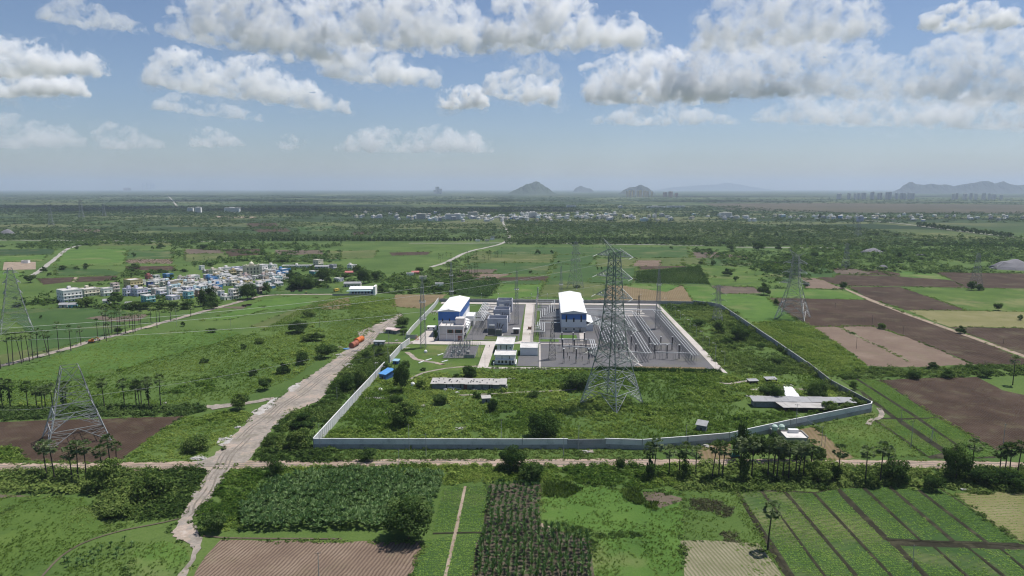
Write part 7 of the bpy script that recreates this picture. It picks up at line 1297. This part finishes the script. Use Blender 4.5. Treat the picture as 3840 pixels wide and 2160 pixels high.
# clouds: real bodies of scattering vapour
def cloudmat(name,d,k=8.0,lo=.465,hi=.565):
    t=NT(name); v=t.n('ShaderNodeVolumeScatter'); tc=t.n('ShaderNodeTexCoord').outputs['Object']
    n=t.n('ShaderNodeTexNoise'); t.l(tc,n.inputs['Vector']); n.inputs['Scale'].default_value=1/(45*k); n.inputs['Detail'].default_value=7; n.inputs['Roughness'].default_value=.63; n.inputs['Distortion'].default_value=.35
    mr=t.n('ShaderNodeMapRange'); mr.interpolation_type='SMOOTHSTEP'; t.l(n.outputs['Fac'],mr.inputs[0]); mr.inputs[1].default_value=lo; mr.inputs[2].default_value=hi; mr.inputs[3].default_value=0; mr.inputs[4].default_value=d
    t.l(mr.outputs[0],v.inputs['Density']); t.m.cycles.volume_step_rate=STEP; v.inputs['Color'].default_value=(.972,.977,.99,1); v.inputs['Anisotropy'].default_value=.0; t.l(v.outputs[0],t.out.inputs['Volume']); return t.m
tx=[bpy.data.textures.new('puff_'+str(i),'CLOUDS') for i in range(2)]
rc=random.Random(31)
_b=bmesh.new(); bmesh.ops.create_icosphere(_b,subdivisions=2,radius=1); ICV=np.array([v.co for v in _b.verts]); ICF=np.array([[v.index for v in f.verts] for f in _b.faces]); _b.free()
def puffs(L_):
    a=np.array(L_); V=(ICV[None]*a[:,None,3:6]+a[:,None,:3]).reshape(-1,3); return V,(ICF[None]+(np.arange(len(a))*len(ICV))[:,None,None]).reshape(-1,3)
def trimesh(name,V,Fc):
    me=bpy.data.meshes.new(name); n=len(Fc); me.vertices.add(len(V)); me.loops.add(n*3); me.polygons.add(n); me.vertices.foreach_set('co',V.astype(np.float32).ravel()); me.loops.foreach_set('vertex_index',Fc.astype(np.int32).ravel()); me.polygons.foreach_set('loop_start',np.arange(0,n*3,3,dtype=np.int32)); me.update(); me.validate(); return me
def cloud(label,prof,yb,dens=1.0,base=1500.0,depthk=.55,far=None):
    """prof: (x,top y) sky-line in D pixels, yb: base y at left and right ends"""
    yb=yb if isinstance(yb,tuple) else (yb,yb); ybm=(yb[0]+yb[1])/2; e=math.atan((724.5-ybm)/1717.3)-PITCH; Yd=far or min(24000,(base-H)/math.tan(max(e,.02))); k=Yd/1717.3
    xm=(prof[0][0]+prof[-1][0])/2; cx=(xm-1288)*k; PU=[]; span=prof[-1][0]-prof[0][0]; zb0=(724.5-ybm); toZ=lambda y:(math.tan(math.atan((724.5-y)/1717.3)-PITCH))*Yd+H
    x=prof[0][0]; zbase=toZ(ybm)
    while x<prof[-1][0]:
        for (a,c) in zip(prof[:-1],prof[1:]):
            if a[0]<=x<=c[0]: top=lerp(a[1],c[1],(x-a[0])/(c[0]-a[0])); break
        f=(x-prof[0][0])/span; ybx=lerp(yb[0],yb[1],f); zt,zb=toZ(top),toZ(ybx); hh=max(zt-zb,30); r0=max(7*k,min(hh*.30,21*k))
        z=zb+r0*.45
        while z<zt:
            for s in (-1,0,1):
                t=(z-zb)/hh; r=r0*rc.uniform(.45,1.2)*(1-.35*t); yy=s*depthk*hh*(1-t*.7)*rc.uniform(.6,1.3)+rc.uniform(-.2,.2)*hh
                PU.append(((x-xm)*k+rc.uniform(-.5,.5)*r0,yy,min(z,zt-r*.6)-zbase,r*1.25,r*1.2,r*1.0))
            z+=r0*.75
        x+=r0*.85/k
    V,Fc=puffs(PU); zl=np.array([toZ(lerp(yb[0],yb[1],min(1,max(0,(vx/k+xm-prof[0][0])/span))))-zbase for vx in V[:,0]])
    V[:,2]=np.where(V[:,2]<zl,zl+(V[:,2]-zl)*.3,V[:,2]); me=trimesh('cloud',V,Fc); o=bpy.data.objects.new('cloud',me); o.location=(cx,Yd,zbase); link(o)
    hpx=max(yb)-min(p_[1] for p_ in prof); me.materials.append(cloudmat('cloud_vapour',dens*CD*3.2/(hpx*k*.5),k))
    r_=o.modifiers.new('r','REMESH'); r_.mode='VOXEL'; r_.voxel_size=max(1.9*k,14)
    for tex,(sz,st) in zip('abc',((22*k,13*k),(8*k,7*k),(3.4*k,3.6*k))):
        d=o.modifiers.new('d','DISPLACE'); t2=bpy.data.textures.new('puff','CLOUDS'); t2.noise_scale=sz; t2.noise_depth=3; d.texture=t2; d.texture_coords='LOCAL'; d.strength=st; d.mid_level=.5
    tag(o,label,'cloud','clouds')
    V2,F2_=puffs([(a+rc.gauss(0,.5)*r,b_,c+rc.gauss(0,.35)*r,r*1.6,r2*1.3,r3*1.5) for a,b_,c,r,r2,r3 in PU[::2]]); me=trimesh('veil',V2,F2_); v=bpy.data.objects.new('veil',me); link(v,o); me.materials.append(cloudmat('veil_vapour',dens*CD*.45/(hpx*k*.5),k,.46,.66))
    r_=v.modifiers.new('r','REMESH'); r_.mode='VOXEL'; r_.voxel_size=max(3*k,20)
    for sz,st_ in ((26*k,26*k),(9*k,12*k)): d=v.modifiers.new('d','DISPLACE'); t2=bpy.data.textures.new('wisp','CLOUDS'); t2.noise_scale=sz; t2.noise_depth=4; d.texture=t2; d.texture_coords='LOCAL'; d.strength=st_; d.mid_level=.55
    return o
CLOUDS=[('huge grey-bottomed cloud at the top left of centre',[(430,70),(470,40),(510,0),(600,-70),(720,-80),(800,-20),(860,50)],(85,160),1.3),('large cloud at top centre reaching the grey-bottomed one',[(835,20),(900,-40),(1050,-60),(1150,-20),(1200,15),(1228,75)],(105,130),1.2),('large bright cloud right of top centre with flat grey base',[(1232,70),(1270,-20),(1380,-50),(1450,-10),(1500,45),(1560,22),(1610,55),(1652,95)],118,1.3),
 ('pale broad cloud at the top right',[(1740,60),(1790,-20),(1900,-50),(2050,-45),(2130,0),(2195,55)],(118,95),.75),('wide hazy cloud bank filling the right sky',[(1715,110),(1770,75),(1850,105),(1950,80),(2050,90),(2130,120),(2230,150),(2300,110),(2360,85),(2470,75),(2576,90),(2700,100)],(232,258),.8),('bright billowing cloud with crisp crest right of centre',[(1475,165),(1520,145),(1590,128),(1680,120),(1735,160),(1815,205)],255,1.4),('white cloud at the left edge, upper bank',[(-80,80),(30,85),(100,105),(170,100),(215,135),(265,128),(308,165)],188,1.1),('lower white bank at the left edge',[(-80,190),(60,182),(140,178),(220,186),(255,225)],240,.9),
 ('long slanting cumulus left of centre',[(415,155),(460,112),(520,128),(570,165),(620,142),(690,140),(730,180),(800,205),(850,240),(888,255)],(215,285),1.3),('mid-sized cumulus below top centre',[(822,165),(890,96),(950,112),(1000,122),(1045,165),(1090,175),(1118,195)],(190,222),1.0),('small neat cumulus left of the horizon centre column',[(1112,232),(1150,214),(1200,214),(1228,245)],270,1.1),('small tall cumulus just right of the neat one',[(1238,185),(1290,172),(1330,186),(1395,200)],(240,265),.9),('thin streaky cloud at the top left',[(170,15),(240,-12),(310,20),(400,60)],(50,85),.45),('small flat cloud at the top right corner',[(2285,30),(2340,8),(2400,0),(2470,15),(2505,45)],72,.8),
 ('faint pinkish puffs below the slanting cumulus',[(420,250),(480,235),(540,262),(600,262),(672,290)],(275,305),.42),('faint low puffs at the left',[(270,330),(310,308),(360,322),(428,360)],372,.35),('faint low puffs left of centre',[(490,335),(540,318),(590,330),(622,358)],368,.4),('faint low streaks near the horizon centre',[(860,365),(880,338),(940,315),(1020,330),(1100,312),(1180,325),(1240,355)],382,.4),('faint low bank at the left edge',[(-60,300),(40,285),(110,300),(180,312),(240,350)],370,.3),('tiny faint puff low left of centre',[(715,345),(740,336),(778,358)],372,.35),('faint low grey streaks right of centre',[(1480,300),(1600,262),(1680,255),(1760,275),(1850,300)],312,.35),('low pale bank in the right haze',[(1880,285),(1980,240),(2100,232),(2250,240),(2400,228),(2600,235)],(305,325),.45),('small flat cloud under the crisp crest',[(1770,235),(1830,182),(1920,190),(1990,222)],242,.6),('pale puff hanging left of the tall small cumulus',[(1300,125),(1350,130),(1400,165)],(180,205),.3)]
for c_ in CLOUDS: cloud(*c_)
# the flat-based cloud overhead, beyond the top of the picture, whose shadow lies across the plain
PU=[]
for i in range(70): r=rc.uniform(220,420); PU.append((rc.uniform(-4300,900),rc.uniform(3900,5150),1750+rc.uniform(-40,160),r*1.3,r*.7,r*.5))
me=trimesh('cloud',*puffs(PU)); o=bpy.data.objects.new('cloud',me); link(o); me.materials.append(cloudmat('cloud_vapour',.012,12)); r_=o.modifiers.new('r','REMESH'); r_.mode='VOXEL'; r_.voxel_size=70; tag(o,'flat cloud bank overhead shading the far plain','cloud','clouds')
# ---------------- camera and render -----------------
cam=bpy.data.cameras.new('camera'); co=bpy.data.objects.new('camera',cam); co.location=(0,0,H); co.rotation_euler=(math.pi/2-PITCH,0,0); cam.sensor_width=36; cam.lens=24; cam.clip_start=1; cam.clip_end=120000; link(co); sc.camera=co
sc.view_settings.view_transform='Standard'; sc.view_settings.look='None'; sc.view_settings.gamma=1; sc.view_settings.exposure=EXPO
cy=sc.cycles; cy.use_denoising=True; cy.max_bounces=7; cy.diffuse_bounces=3; cy.glossy_bounces=2; cy.transmission_bounces=2; cy.transparent_max_bounces=6; cy.volume_bounces=VB; cy.use_adaptive_sampling=True; cy.adaptive_threshold=.02; cy.pixel_filter_type='BLACKMAN_HARRIS'; cy.filter_width=1.15; cy.caustics_reflective=False; cy.caustics_refractive=False
try: cy.denoiser='OPENIMAGEDENOISE'; cy.denoising_input_passes='RGB_ALBEDO_NORMAL'; cy.denoising_prefilter='ACCURATE'
except Exception: pass
for o_ in ALL:
    if o_.get('same') and False: pass
finish_labels()
for o_ in ALL:
    if 'same' in o_: del o_['same']
for l_ in CR.values():
    for m_ in l_: del m_['zt']
